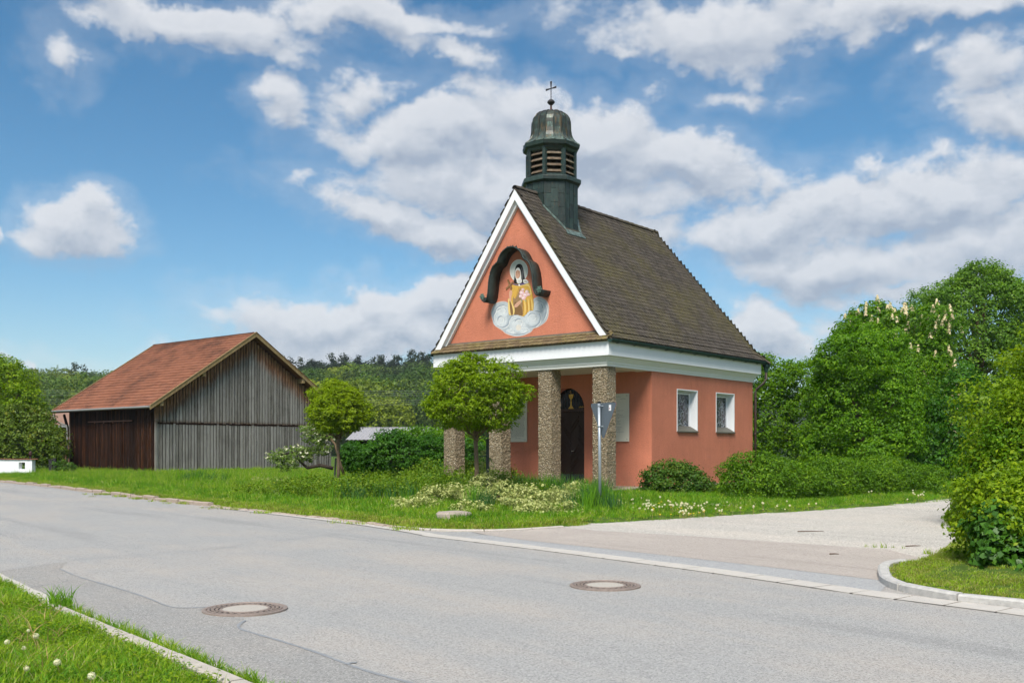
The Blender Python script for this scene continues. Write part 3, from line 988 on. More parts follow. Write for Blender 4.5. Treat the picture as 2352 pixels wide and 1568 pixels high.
# the strips that close the gap to the side walls
mb.poly([(-.322, YF + .002, Z0), (0, YF + .002, Z0), (0, YF + .002, ZC + .3), (-.322, YF + .002, ZC + .3)])
mb.poly([(-W, YF - .002, Z0), (-W + .322, YF - .002, Z0), (-W + .322, YF - .002, ZC + .3), (-W, YF - .002, ZC + .3)])
mb.build('wall', M['terra'], chapel)
mb = MB(); mb.box(-W + .1, -.1, .1, YF + .3, ZC + .02, ZC + .1); mb.build('porch_ceiling', M['cream_soffit'], chapel)

# windows
M['glass'] = None


def stained():
    m, N, b = new_mat('leaded_glass')
    p = pos(N)
    vo = N.add('ShaderNodeTexVoronoi', feature='DISTANCE_TO_EDGE'); vo.inputs['Scale'].default_value = 6.5
    q = N.vmath('ADD', N.vmath('MULTIPLY', p, (1, 1, .62)), N.vmath('SCALE', N.noise(p, 3, 2, .5, out=1), scale=.5)); N.l.new(q, vo.inputs['Vector'])
    v2 = N.add('ShaderNodeTexVoronoi'); v2.inputs['Scale'].default_value = 6.5; N.l.new(q, v2.inputs['Vector'])
    c = N.mix(.55, v2.outputs['Color'], (.02, .025, .03, 1)); c = N.mix(1.0, c, (.07, .075, .09, 1), 'MULTIPLY')
    ld = N.maprange(vo.outputs['Distance'], .03, .055, 1, 0)
    N.l.new(N.mix(ld, c, (.30, .32, .35, 1)), b.inputs['Base Color'])
    b.inputs['Roughness'].default_value = .25
    bump(N, b, N.noise(p, 20, 2), .25, .01)
    return m


M['glass'] = stained()
M['lead'] = simple('dark_sill_metal', (.10, .095, .075), .5, .12, 8)
for a0, a1, z0, z1 in WINS:
    w = empty('window', (0, (a0 + a1) / 2, z0)); w.parent = chapel
    h = (a1 - a0) / 2; H = z1 - z0
    mb = MB(); t = .03
    for s in (-1, 1):   # splayed white reveals
        y_o, y_i = s * (h - .001), s * (h - .05)
        mb.poly([(.012, y_o, 0), (-.28, y_i, 0), (-.28, y_i, H - .03), (.012, y_o, H)])
        mb.box(.001, .014, min(s * (h - .002), s * (h + t)), max(s * (h - .002), s * (h + t)), 0, H + t)
    mb.poly([(.012, -h, H - .002), (-.28, -h + .05, H - .05), (-.28, h - .05, H - .05), (.012, h, H - .002)])
    mb.box(.001, .014, -h + .002, h - .002, H - .001, H + t)
    for q in ((-h + .04, -h + .10, .1, H - .06), (h - .10, h - .04, .1, H - .06), (-h + .101, h - .101, H - .11, H - .06), (-h + .101, h - .101, .1, .16)):
        mb.box(-.262, -.235, *q)
    mb.build('frame', M['white'], w)
    mb = MB(); mb.box(-.27, -.264, -h + .04, h - .04, .0, H - .03); mb.build('pane', M['glass'], w)
    mb = MB(); mb.prism([(-.234, -h + .04, .19), (.05, -h - .02, .02), (.05, -h - .02, -.02), (.002, -h - .02, -.02), (-.234, -h + .04, .0)], (0, 0, 0), cap=False)
    mb = MB()
    a = [(-.234, .19), (.055, .015), (.055, -.02), (.016, -.02), (.012, .0)]
    mb.poly([(-.234, -h + .035, .19), (.055, -h - .02, .015), (.055, h + .02, .015), (-.234, h - .035, .19)])
    mb.poly([(.055, -h - .02, .015), (.055, -h - .02, -.02), (.055, h + .02, -.02), (.055, h + .02, .015)])
    mb.poly([(.016, -h - .02, -.02), (.055, -h - .02, -.02), (.055, h + .02, -.02), (.016, h + .02, -.02)])
    for s in (-1, 1): mb.poly([(.016, s * (h + .02), -.02), (.055, s * (h + .02), -.02), (.055, s * (h + .02), .015), (.016, s * (h + .02), .035)])
    mb.build('sill', M['lead'], w, fix=False)

# entablature: mouldings and fascia right round the building
prof = [(.002, ZC), (.035, ZC), (.035, ZC + .075), (.055, ZC + .08), (.055, ZC + .14), (.075, ZC + .15), (.095, ZC + .19), (.125, ZC + .23), (.13, ZC + .255), (.13, 4.165), (.205, 4.165)]
prof2 = [(.20, 4.160), (.225, 4.160), (.225, 4.56), (-.12, 4.56)]


def ring(pr, mb):
    cs = [(0, 0, 1, -1), (0, YB, 1, 1), (-W, YB, -1, 1), (-W, 0, -1, -1)]
    for (o1, z1), (o2, z2) in zip(pr[:-1], pr[1:]):
        for i in range(4):
            a, b = cs[i], cs[(i + 1) % 4]
            mb.poly([(a[0] + a[2] * o1, a[1] + a[3] * o1, z1), (b[0] + b[2] * o1, b[1] + b[3] * o1, z1), (b[0] + b[2] * o2, b[1] + b[3] * o2, z2), (a[0] + a[2] * o2, a[1] + a[3] * o2, z2)])


M['olive'] = M['cream_soffit']
mb = MB(); ring([(-.52, ZC), (.002, ZC)], mb); ring(prof, mb)
ring([(-.52, ZC + .3), (-.52, ZC)], mb); mb.build('cornice', simple('shaded_white_moulding', (.76, .75, .69), .65, .04, 3), chapel)  # white mouldings, the creamy cast of their shade put into the colour
mb = MB(); ring(prof2, mb); ring([(.20, 4.160), (.13, 4.162)], mb); mb.build('fascia', M['white'], chapel)

# roof planes
RZ = 9.52
RP = [(0.0, RZ), (3.22, 5.02), (3.42, 4.78), (3.60, 4.635)]       # half section: distance from the ridge line, height
Y_FR = -.235


def roof_z(c):
    c = abs(c)
    for (a, za_), (b, zb) in zip(RP[:-1], RP[1:]):
        if c <= b: return za_ + (zb - za_) * (c - a) / (b - a)
    return RP[-1][1]


def y_hip(z):
    return 9.45 - (z - 4.95) * (9.45 - 7.75) / (RZ - 4.95) if z > 4.95 else 9.45 + (4.95 - z) / .315 * .27


mb = MB()
for s in (-1, 1):
    for (a, z_a), (b, z_b) in zip(RP[:-1], RP[1:]):
        mb.poly([(XC + s * a, Y_FR, z_a - .06), (XC + s * b, Y_FR, z_b - .06), (XC + s * b, y_hip(z_b), z_b - .06), (XC + s * a, y_hip(z_a), z_a - .06)])
for (a, z_a), (b, z_b) in zip(RP[:-1], RP[1:]):
    mb.poly([(XC - a, y_hip(z_a), z_a - .06), (XC + a, y_hip(z_a), z_a - .06), (XC + b, y_hip(z_b), z_b - .06), (XC - b, y_hip(z_b), z_b - .06)])
roof = mb.build('roof', M['tile'], chapel, weld=True)
sm_ = roof.modifiers.new('thick', 'SOLIDIFY'); sm_.thickness = .03; sm_.offset = 0

TW, TE = .178, .158
def tile_outline(w, L, r=.05, k=4):
    out = [(-w / 2, L), (-w / 2, r)]
    for j in range(1, k):
        a = math.pi + math.pi * j / k
        out.append((w / 2 * math.cos(a), r + r * math.sin(a)))
    out += [(w / 2, r), (w / 2, L)]
    return out


tm = MB()
ol = tile_outline(TW - .006, .26)
tm.poly([(x, y, .024) for x, y in ol])
for (xa, ya), (xb, yb) in zip(ol[1:-2], ol[2:-1]):
    tm.poly([(xa, ya, .0), (xb, yb, .0), (xb, yb, .024), (xa, ya, .024)])
tile_me = tm.mesh('roof_tile', M['tile'], fix=False)
tile_moss_me = tm.mesh('roof_tile', M['tile_moss'], fix=False)


def tile_frame(p, up, across, tilt=.10):
    up = up.normalized(); across = across.normalized(); n = across.cross(up).normalized()
    # lower edge lifted: rotate slightly
    up2 = (up - n * tilt).normalized(); n2 = across.cross(up2).normalized()
    m = Matrix((across, up2, n2)).transposed().to_4x4(); m.translation = p
    return m


def merge_tiles(name, frames, src, parent, mat, kind='stuff'):
    V = np.array([v.co[:] for v in src.vertices]); k = len(V)
    nv = len(frames) * k
    out = np.empty((len(frames), k, 3))
    for i, m in enumerate(frames):
        A = np.array(m)[:3]
        out[i] = V @ A[:, :3].T + A[:, 3]
    faces = []
    pf = [tuple(p.vertices) for p in src.polygons]
    for i in range(len(frames)):
        o = i * k
        faces += [tuple(o + j for j in f) for f in pf]
    me = bpy.data.meshes.new(name); me.from_pydata(out.reshape(-1, 3).tolist(), [], faces); me.materials.append(mat)
    return tag(link(name, me, parent), kind=kind)


# rows along the slope
path = [Vector((c, 0, z)) for c, z in reversed(RP)]
cum = [0]
for a, b in zip(path[:-1], path[1:]): cum.append(cum[-1] + (b - a).length)
def along(s):
    for i in range(len(cum) - 1):
        if s <= cum[i + 1]:
            f = (s - cum[i]) / (cum[i + 1] - cum[i]); return path[i].lerp(path[i + 1], f), (path[i + 1] - path[i]).normalized()
    return path[-1], (path[-1] - path[-2]).normalized()


right, left = [], []
nrow = int(cum[-1] / TE)
for r in range(nrow):
    p, up = along(r * TE)
    ye = y_hip(p.z + .08)
    y = Y_FR + (TW / 2 if r % 2 else 0)
    while y < ye - .02:
        wf = min(1.0, (ye - y) / TW)          # the last tile of a row is cut at the hip
        for s, lst in ((1, right), (-1, left)):
            j = rnd.uniform(-.006, .006); dz = rnd.uniform(0, .006)
            P_ = Vector((XC + s * (p.x), y + TW * wf / 2 + (j if wf == 1 else 0), p.z + .004 + dz)); U = Vector((s * up.x, 0, up.z))
            A = Vector((0, 1, 0)) if s > 0 else Vector((0, -1, 0))
            A = A + U * rnd.uniform(-.03, .03)
            lst.append((tile_frame(P_, U, A, .09) @ Matrix.Diagonal((wf, 1, 1, 1)), r, y))
        y += TW
right.sort(key=lambda t: (t[2] * .771 - t[1] * .04))
for m, r, y in right[:170]:
    o = link('roof_tile', tile_me, roof); o.matrix_local = m
merge_tiles('roof_tile_field', [t[0] for t in right[170:]], tile_me, roof, M['tile'])
merge_tiles('roof_tile_field', [t[0] for t in left], tile_me, roof, M['tile'])
hipf = []
L0, L1 = Vector((0, 9.72, 4.635)), Vector((0, 9.45, 4.95)); L2 = Vector((0, 7.75, RZ))
tot1 = (L1 - L0).length; tot2 = (L2 - L1).length
s_ = 0
while s_ < tot1 + tot2 - .05:
    if s_ < tot1: p = L0.lerp(L1, s_ / tot1); up = (L1 - L0).normalized()
    else: p = L1.lerp(L2, (s_ - tot1) / tot2); up = (L2 - L1).normalized()
    cw = next((a for a in [0] if False), None)
    # half width at this height
    z = p.z
    hw = 3.60 - (z - 4.635) / (4.78 - 4.635) * .18 if z < 4.78 else (3.42 - (z - 4.78) / .24 * .2 if z < 5.02 else 3.22 * (RZ - z) / (RZ - 5.02))
    x = -hw + (TW / 2 if int(s_ / TE) % 2 else 0)
    while x < hw - .02:
        wf = min(1.0, (hw - x) / TW)
        hipf.append(tile_frame(Vector((XC + x + TW * wf / 2, p.y, p.z + .004)), up, Vector((-1, 0, 0)), .075) @ Matrix.Diagonal((wf, 1, 1, 1))); x += TW
    s_ += TE
merge_tiles('roof_tile_field', hipf, tile_me, roof, M['tile'])
# ridge and hip caps
cap = MB()
n = 7
for i in range(n):
    a0, a1 = math.pi * i / n, math.pi * (i + 1) / n
    for L_, r0, r1 in ((.36, .095, .115),):
        cap.poly([(r0 * math.cos(a0), 0, r0 * math.sin(a0)), (r0 * math.cos(a1), 0, r0 * math.sin(a1)), (r1 * math.cos(a1), L_, r1 * math.sin(a1)), (r1 * math.cos(a0), L_, r1 * math.sin(a0))])
cap.poly([(.115 * math.cos(math.pi * i / n), .36, .115 * math.sin(math.pi * i / n)) for i in range(n + 1)])
cap_me = cap.mesh('ridge_tile', M['tile'], smooth=False)
y = Y_FR
while y < 7.7:
    link('ridge_tile', cap_me, roof, (XC, y, RZ - .055), (rnd.uniform(-.02, .02), rnd.uniform(-.04, .04), 0)); y += .33
for s in (1, -1):
    a = Vector((XC + s * 3.62, 9.72, 4.63)); b = Vector((XC + s * 3.22, 9.44, 5.0)); c = Vector((XC, 7.73, RZ))
    for q0, q1 in ((c, b), (b, a)):
        L = (q1 - q0).length; k = int(L / .30) + 1
        dv = (q1 - q0).normalized(); out_ = Vector((s * .55, .62, .56)); out_ = (out_ - dv * out_.dot(dv)).normalized(); ac = dv.cross(out_).normalized()
        for i in range(k):
            m = Matrix((ac, dv, out_)).transposed().to_4x4(); m.translation = q0.lerp(q1, i / k) - out_ * .035
            o = link('ridge_tile', cap_me, roof); o.matrix_local = m @ Matrix.Diagonal((.75, .92, .7, 1))

# white raking boards of the gable
def off_in(c, z, d): 
    return c, z
def rake(mb, s, y0, y1, d0, d1):
    """a board that follows the roof line, between the distances d0 and d1 under it"""
    sl = Vector((3.22, 0, 5.02 - RZ)).normalized(); nn = Vector((sl.z, 0, -sl.x))
    top = [(0.0, RZ), (3.22, 5.02), (3.40, 4.80)]
    k = 1 / abs(sl.x)
    def shift(c, z, d): return (c, z - d / abs(sl.x) if c < 3.3 else z - d / abs(sl.x) * .62)
    A = [shift(c, z, d0) for c, z in top]; B = [shift(c, z, d1) for c, z in top]
    B[-1] = (A[-1][0], A[-1][1] - .02) if False else B[-1]
    for i in range(len(A) - 1):
        q = [A[i], A[i + 1], B[i + 1], B[i]]
        mb.prism([(XC + s * c, y0, max(z, 4.5)) for c, z in q], (0, y1 - y0, 0))


mb = MB()
for s in (1, -1): rake(mb, s, Y_FR + .012, -.002, .045, .235)
mb.build('bargeboard', M['white'], chapel)
mb = MB()
for s in (1, -1): rake(mb, s, -.105, -.001, .23, .315)
mb.build('inner_bargeboard', M['white'], chapel)

# gable wall
mb = MB()
g0 = [(XC - 3.2, 4.55), (XC + 3.2, 4.55), (XC + 3.2, 4.86), (XC, RZ - .22), (XC - 3.2, 4.86)]
mb.prism([(x, 0, z) for x, z in g0], (0, .3, 0))
mb.build('gable_wall', M['terra'], chapel)

# small tiled pent roof at the foot of the gable
pent = MB(); pent.prism([(-W - .22, -.27, 4.562), (-W - .22, -.01, 4.562), (-W - .22, -.01, 4.84)], (W + .44, 0, 0))
pent = pent.build('pent_roof', M['tile_moss'], chapel)
for r, (dy, dz) in enumerate(((-.36, 4.575), (-.245, 4.675), (-.13, 4.775))):
    x = -W - .24 + (TW / 2 if r % 2 else 0)
    while x < .22:
        o = link('roof_tile', tile_moss_me, pent)
        sc_ = .62 if r == 2 else .85
        o.matrix_local = tile_frame(Vector((x + TW / 2, dy, dz + rnd.uniform(0, .008))), Vector((0, .26, .235)), Vector((1, rnd.uniform(-.03, .03), 0)), .12) @ Matrix.Diagonal((1, sc_ * .7, 1.3, 1))
        x += TW
mb = MB(); mb.prism([(-W + .05, -.07, 4.84), (-W + .05, -.012, 4.915), (-W + .05, -.004, 4.915), (-W + .05, -.004, 4.83)], (W - .10, 0, 0))
mb.build('flashing', M['lead'], chapel)

# gutters with brackets, hopper and downpipe
M['gutter'] = simple('dark_green_gutter', (.018, .045, .038), .45, .2, 5)
M['pipe'] = simple('brown_downpipe', (.055, .04, .032), .5, .25, 6)
for s, x0 in ((1, .315), (-1, -W - .315)):
    mb = MB(); n = 8
    for i in range(n):
        a0, a1 = math.pi + math.pi * i / n, math.pi + math.pi * (i + 1) / n
        for rr in (.085, .078):
            mb.poly([(x0 + rr * math.cos(a0), -.30, 4.60 + rr * math.sin(a0)), (x0 + rr * math.cos(a1), -.30, 4.60 + rr * math.sin(a1)),
                     (x0 + rr * math.cos(a1), 9.75, 4.60 + rr * math.sin(a1)), (x0 + rr * math.cos(a0), 9.75, 4.60 + rr * math.sin(a0))])
    for ye in (-.30, 9.75): mb.poly([(x0 + .085 * math.cos(math.pi + math.pi * i / n), ye, 4.60 + .085 * math.sin(math.pi + math.pi * i / n)) for i in range(n + 1)])
    mb.tube([(x0 + s * .085, -.30, 4.605), (x0 + s * .085, 9.75, 4.605)], .009, 6)
    gt = mb.build('gutter', M['gutter'], chapel, fix=False)
    bk = MB(); bk.tube([(x0 + .092 * math.cos(math.pi + math.pi * i / n), 0, 4.60 + .092 * math.sin(math.pi + math.pi * i / n)) for i in range(n + 1)], .009, 5)
    bm_ = bk.mesh('bracket', M['gutter'])
    for i in range(11): link('bracket', bm_, gt, (0, .1 + i * .9, 0))
    hp = MB()
    hp.prism([(x0 - .09, 9.70, 4.62), (x0 + .10, 9.70, 4.62), (x0 + .10, 9.92, 4.62), (x0 - .09, 9.92, 4.62)], (0, 0, -.18))
    hp.lathe([(.10, 4.44), (.05, 4.22)], 10, (x0, 9.81)); hp.build('hopper', M['gutter'], chapel)
    dp = MB(); xw = .075 if s > 0 else -W - .075
    dp.tube([(x0, 9.80, 4.24), (x0, 9.80, 4.02), (x0 - s * .05, 9.72, 3.85), (xw + s * .02, 9.47, 3.62), (xw, 9.43, 3.5), (xw, 9.43, .25)], .046, 10)
    for zz in (3.3, 2.0, .8): dp.tube([(xw, 9.43, zz), (xw, 9.43, zz + .04)], .058, 10)
    dp.build('downpipe', M['pipe'], chapel, smooth=True)


# columns of rough exposed pebble
def column():
    k = 16; a = .50; nz = 110; g = np.random.default_rng(4)
    per = []
    for side in range(4):
        for i in range(k):
            t = i / k * a
            per.append([(t, 0), (a, t), (a - t, a), (0, a - t)][side])
    per = np.array(per); c = per - a / 2
    cr = np.abs(c); corner = np.clip((np.minimum(cr[:, 0], cr[:, 1]) - (a / 2 - .03)) / .03, 0, 1)
    V = []
    n = len(per)
    for j in range(nz + 1):
        z = Z0 + (ZC - Z0 + .0) * j / nz
        d = g.uniform(-.012, .014, n) - corner * .012
        nrm = c / (np.abs(c).max(1, keepdims=True)); nrm = np.where(np.abs(nrm) > .95, np.sign(nrm), 0)
        nrm = nrm / np.maximum(np.linalg.norm(nrm, axis=1, keepdims=True), 1)
        p = c + nrm * d[:, None]
        V += [(p[i, 0], p[i, 1], z - Z0) for i in range(n)]
    Fc = [(j * n + i, j * n + (i + 1) % n, (j + 1) * n + (i + 1) % n, (j + 1) * n + i) for j in range(nz) for i in range(n)]
    me = bpy.data.meshes.new('column'); me.from_pydata(V, [], Fc); me.materials.append(M['pebble'])
    return me


col_me = column()
for s_ in (0, 2.0, 3.98, 5.94):
    link('column', col_me, chapel, (-s_ - .255, .258, Z0), (0, 0, rnd.choice((0, math.pi / 2, math.pi))))

# door
M['door'] = simple('dark_brown_door_wood', (.035, .016, .010), .5, .35, 12, .2, 30)
M['door2'] = simple('dark_door_moulding', (.062, .030, .022), .45, .3, 12)
M['black'] = simple('dark_fanlight_glass', (.006, .007, .009), .25, .3, 3)
M['gold'] = nt_simple_color('gilded_metal', (.62, .36, .08), .35, .7)
yd = YF + .24
door = MB()
door.box(DX0 + .002, DX0 + .07, yd - .03, yd + .05, Z0, DS - .06); door.box(DX1 - .07, DX1 - .002, yd - .03, yd + .05, Z0, DS - .06); door.box(DX0 + .002, DX1 - .002, yd - .05, yd + .05, DS - .058, DS + .02)
door = door.build('door', M['door2'], chapel)
for s in (-1, 1):
    xa, xb = (DX0 + .072, XC - .004) if s < 0 else (XC + .004, DX1 - .072)
    lf = MB(); lf.box(xa, xb, yd, yd + .04, Z0 + .02, DS - .062)
    wdt = xb - xa; xm = (xa + xb) / 2
    # raised diagonal slats that form lozenges
    for k in range(-6, 18):
        z = Z0 + .45 + k * .155
        for dr in (-1, 1):
            zz0, zz1 = z, z + wdt / 2 * 1.15
            if zz1 > DS - .1 or zz0 < Z0 + .42: continue
            if (k // 4) % 2 == (dr > 0): continue
            x0_, x1_ = (xa + .02, xm) if dr > 0 else (xm, xb - .02)
            q = [(x0_, zz0), (x1_, zz1 if dr > 0 else zz0), (x1_, (zz1 if dr > 0 else zz0) + .05), (x0_, (zz0 if dr > 0 else zz1) + .05)]
            q[0] = (x0_, zz0 if dr > 0 else zz1)
            lf.prism([(x, yd, zq) for x, zq in q], (0, -.018, 0))
    lf.build('door_leaf', M['door'], door)
    kp = MB(); kp.box(xa + .02, xb - .02, yd - .012, yd - .001, Z0 + .06, Z0 + .33); kp.build('kick_plate', nt_simple_color('slate_blue_kick_plate', (.05, .055, .075), .4, .5), door)
mb = MB(); mb.tube([(XC + .06, yd - .06, 1.42), (XC + .17, yd - .06, 1.42)], .011, 8); mb.tube([(XC + .06, yd - .0, 1.42), (XC + .06, yd - .065, 1.42)], .012, 8); mb.build('handle', nt_simple_color('steel_handle', (.6, .6, .6), .25, 1.0), door)
fl = MB(); fl.prism([(x, yd + .02, z) for x, z in arc], (0, .02, 0)); fl = fl.build('fanlight', M['black'], chapel)
gr = MB()
for k in range(-5, 6):
    if k == 0: continue
    x = XC + k * .115; zt = DS + math.sqrt(max(.68 ** 2 - (k * .115) ** 2, 0)) - .02
    gr.box(x - .004, x + .004, yd + .005, yd + .012, DS + .02, zt)
    gr.lathe([(.004, 0), (.02, .0)], 6)
gr.build('grille_bar', M['door2'], fl)
ch = MB(); ch.lathe([(.11, DS + .025), (.10, DS + .05), (.035, DS + .12), (.018, DS + .20), (.03, DS + .24), (.016, DS + .27), (.02, DS + .33), (.075, DS + .38), (.095, DS + .44), (.10, DS + .50)], 14, (0, 0))
o = ch.build('chalice', M['gold'], fl, smooth=True, loc=(XC + .0, yd - .0, 0), scale=(1, .16, 1))
o = MB(); o.tube([(XC, yd - .01, DS + .52), (XC, yd - .01, DS + .62)], .008, 6); o.tube([(XC - .05, yd - .01, DS + .57), (XC + .05, yd - .01, DS + .57)], .008, 6)
for k in range(7): o.box(XC + .33 + k * .04, XC + .345 + k * .04, yd - .01, yd + .0, DS + .05, DS + .09 + .02 * (k % 2))
o.build('gilt_ornament', M['gold'], fl)

# plaques with unreadable small lettering
M['plaque'] = simple('cream_plaque', (.66, .63, .53), .6, .06, 2)
M['ink'] = nt_simple_color('grey_lettering', (.16, .16, .15), .8)


def plaque(x0, x1, z0, z1, lines, lab):
    p = MB(); p.box(x0, x1, YF - .045, YF - .012, z0, z1); p = p.build('plaque', M['plaque'], chapel, bevel=.004); p['label'] = lab
    t = MB(); g = random.Random(int(x0 * 100))
    for z, a, b in lines:
        x = x0 + a
        while x < x0 + b:
            w = g.uniform(.02, .075); x2 = min(x + w, x0 + b)
            q = x
            while q < x2:
                t.box(q, min(q + .007, x2), YF - .047, YF - .0452, z0 + z - .002, z0 + z + g.choice((.008, .008, .013))); q += .0115
            x += w + .014
    tag(t.build('lettering', M['ink'], p), kind='stuff')
    for zz in (z0 + .07, z1 - .07):
        for xx in (x0 + .07, x1 - .07):
            s = MB(); s.lathe([(.0005, .005), (.010, .004), (.013, 0)], 10); s.build('screw', M['lead'], p, loc=(xx, YF - .046, zz), rot=(R(90), 0, 0))


g = random.Random(4)
plaque(-5.67, -4.87, 1.72, 3.22, [(.16 + i * .036 + .03, .06, g.uniform(.66, .74)) for i in range(34)] + [(.15, .06, .36), (.115, .30, .56), (1.43, .22, .58)], 'cream plaque densely covered in small lettering')
plaque(-1.60, -.80, 1.72, 3.22, [(z, .10, b) for z, b in ((1.40, .50), (1.06, .42), (1.01, .38), (.965, .60), (.86, .45), (.82, .58), (.775, .68), (.73, .46), (.685, .38), (.64, .5), (.595, .45), (.55, .5), (.48, .36), (.44, .54), (.395, .5), (.35, .48), (.30, .62), (.255, .3))] + [(1.33, .48, .70)], 'cream plaque with short centred lines of lettering')

# ------------------------------------------------------------------ bell turret
TY = 1.815 - .2
TURN = math.radians(22.5)
shaft = MB()
def octa(r, z): return [(XC + r * math.cos(TURN + k * math.pi / 4), TY + r * math.sin(TURN + k * math.pi / 4), z) for k in range(8)]
def octring(mb, prof_, m=0):
    for (r0, z0), (r1, z1) in zip(prof_[:-1], prof_[1:]):
        A, B = octa(r0, z0), octa(r1, z1)
        for k in range(8): mb.poly([A[k], A[(k + 1) % 8], B[(k + 1) % 8], B[k]], m)


octring(shaft, [(.865, 7.6), (.865, 9.9)]); shaft = shaft.build('turret_shaft', M['copper'], chapel)
for k in range(8):
    A = octa(.868, 0); a, b = Vector(A[k]), Vector(A[(k + 1) % 8]); e = (b - a); L = e.length; e.normalize(); nn = Vector((e.y, -e.x, 0))
    if (nn.x * (a.x - XC) + nn.y * (a.y - TY)) < 0: nn = -nn
    for c in range(3):
        z = 9.84 - (.22 if c == 1 else .0) ; first = True
        ztop = 9.86
        zb = ztop - (.22 if c == 1 else .38)
        while ztop > 7.7:
            xm = (a.x + b.x) / 2
            if ztop > roof_z((a + e * L * (c + .5) / 3).x - XC) - .3:
                pb = MB(); x0_, x1_ = L * c / 3 + .008, L * (c + 1) / 3 - .008
                q = [a + e * x0_ + Vector((0, 0, zb + .006)), a + e * x1_ + Vector((0, 0, zb + .006)), a + e * x1_ + Vector((0, 0, ztop - .006)), a + e * x0_ + Vector((0, 0, ztop - .006))]
                pb.prism(q, nn * .014); pb.build('copper_panel', M['copper'], shaft)
            ztop = zb; zb -= .44
# flashing at the foot, on the slope
mb = MB()
for s in (1, -1):
    x1_ = XC + s * .90; z1_ = roof_z(.90)
    q = [(x1_, TY - .42, z1_ + .06), (x1_, TY + .42, z1_ + .06), (x1_ + s * .12, TY + .5, z1_ - .10), (x1_ + s * .12, TY - .5, z1_ - .10)]
    mb.prism(q, (0, 0, .02))
    for t in (-1, 1):
        q = [(XC + s * .84, TY + t * .36, roof_z(.84) + .05), (XC + s * .36, TY + t * .84, roof_z(.36) + .05), (XC + s * .36, TY + t * .93, roof_z(.36) + .05), (XC + s * .93, TY + t * .40, roof_z(.93) + .05)]
        mb.prism(q, (0, 0, .03))
mb.build('turret_flashing', M['dome'], chapel)
mb = MB(); octring(mb, [(.87, 9.84), (.985, 9.90), (.99, 10.0), (.97, 10.03), (.80, 10.08), (.76, 10.10)]); mb.build('turret_collar', M['copper'], chapel)
lf = MB(); octring(lf, [(.79, 10.08), (.79, 10.13), (.70, 10.13)]); lf = lf.build('louver_frame', M['copper'], chapel)
for p in octa(.765, 10.08):
    mb = MB(); mb.box(p[0] - .055, p[0] + .055, p[1] - .055, p[1] + .055, 10.08, 10.92); mb.build('post', M['copper'], lf)
M['slat'] = wood('weathered_louver_wood', [(.2, (.05, .032, .022)), (.5, (.16, .12, .085)), (.8, (.33, .28, .21))], streak=6)
inn = MB(); octring(inn, [(.60, 10.05), (.60, 10.95)]); inn.build('dark_interior', nt_simple_color('dark_bell_chamber', (.02, .014, .010), .9), lf)
for k in range(8):
    A = octa(.765, 0); a, b = Vector(A[k]), Vector(A[(k + 1) % 8]); e = (b - a).normalized(); out = Vector(((a.x + b.x) / 2 - XC, (a.y + b.y) / 2 - TY, 0)).normalized()
    for j in range(4):
        z = 10.16 + j * .19
        sb = MB(); q0, q1 = a + e * .06, b - e * .06
        q = [q0 + out * .03 + Vector((0, 0, z)), q0 + out * .045 + Vector((0, 0, z + .02)), q0 - out * .09 + Vector((0, 0, z + .15)), q0 - out * .105 + Vector((0, 0, z + .13))]
        sb.prism(q, q1 - q0); sb.build('louver_slat', M['slat'], lf)
mb = MB(); octring(mb, [(.74, 10.86), (.80, 10.90), (.84, 10.97), (.93, 11.03), (.955, 11.13), (.93, 11.15), (.85, 11.17)]); mb.build('turret_cornice', M['copper'], chapel)
dp = [(.93, 11.145), (.86, 11.19), (.78, 11.26), (.71, 11.36), (.665, 11.48), (.645, 11.62), (.64, 11.78), (.63, 11.90), (.595, 12.02), (.53, 12.12), (.43, 12.20), (.28, 12.255), (.12, 12.28), (.03, 12.285)]
dome = empty('dome', (XC, TY, 0)); dome.parent = chapel
for k in range(16):
    mb = MB(); a0 = TURN + k * math.pi / 8; a1 = a0 + math.pi / 8
    def rr(r, a):   # octagonal at the foot, rounder above
        f = .5
        d = (a - TURN) % (math.pi / 4) - math.pi / 8
        return r * (1 - f + f * math.cos(math.pi / 8) / math.cos(d))
    for (r0, z0), (r1, z1) in zip(dp[:-1], dp[1:]):
        mb.poly([(rr(r0, a0) * math.cos(a0), rr(r0, a0) * math.sin(a0), z0), (rr(r0, a1) * math.cos(a1), rr(r0, a1) * math.sin(a1), z0), (rr(r1, a1) * math.cos(a1), rr(r1, a1) * math.sin(a1), z1), (rr(r1, a0) * math.cos(a0), rr(r1, a0) * math.sin(a0), z1)])
    mb.build('copper_sheet', M['dome'], dome, smooth=True)
    mb = MB(); mb.tube([(rr(r, a0) * math.cos(a0) * 1.008, rr(r, a0) * math.sin(a0) * 1.008, z + .006) for r, z in dp], .019, 5); mb.build('standing_seam', M['dome'], dome)
fin = MB(); fin.lathe([(.035, 12.26), (.03, 12.5), (.05, 12.505), (.055, 12.515)], 12, (XC, TY)); fin = fin.build('finial', simple('rusty_finial', (.10, .05, .04), .6, .3, 10), chapel)
M['dark'] = simple('dark_iron', (.03, .028, .03), .5, .3, 10)
mb = MB(); mb.lathe([(.02, 12.50), (.06, 12.51), (.10, 12.55), (.12, 12.57), (.122, 12.60), (.10, 12.635), (.06, 12.67), (.02, 12.69)], 16, (XC, TY)); mb.build('ball', M['dark'], fin)
mb = MB()
mb.tube([(XC, TY, 12.66), (XC, TY, 12.99)], .014, 6)
cz = 13.03
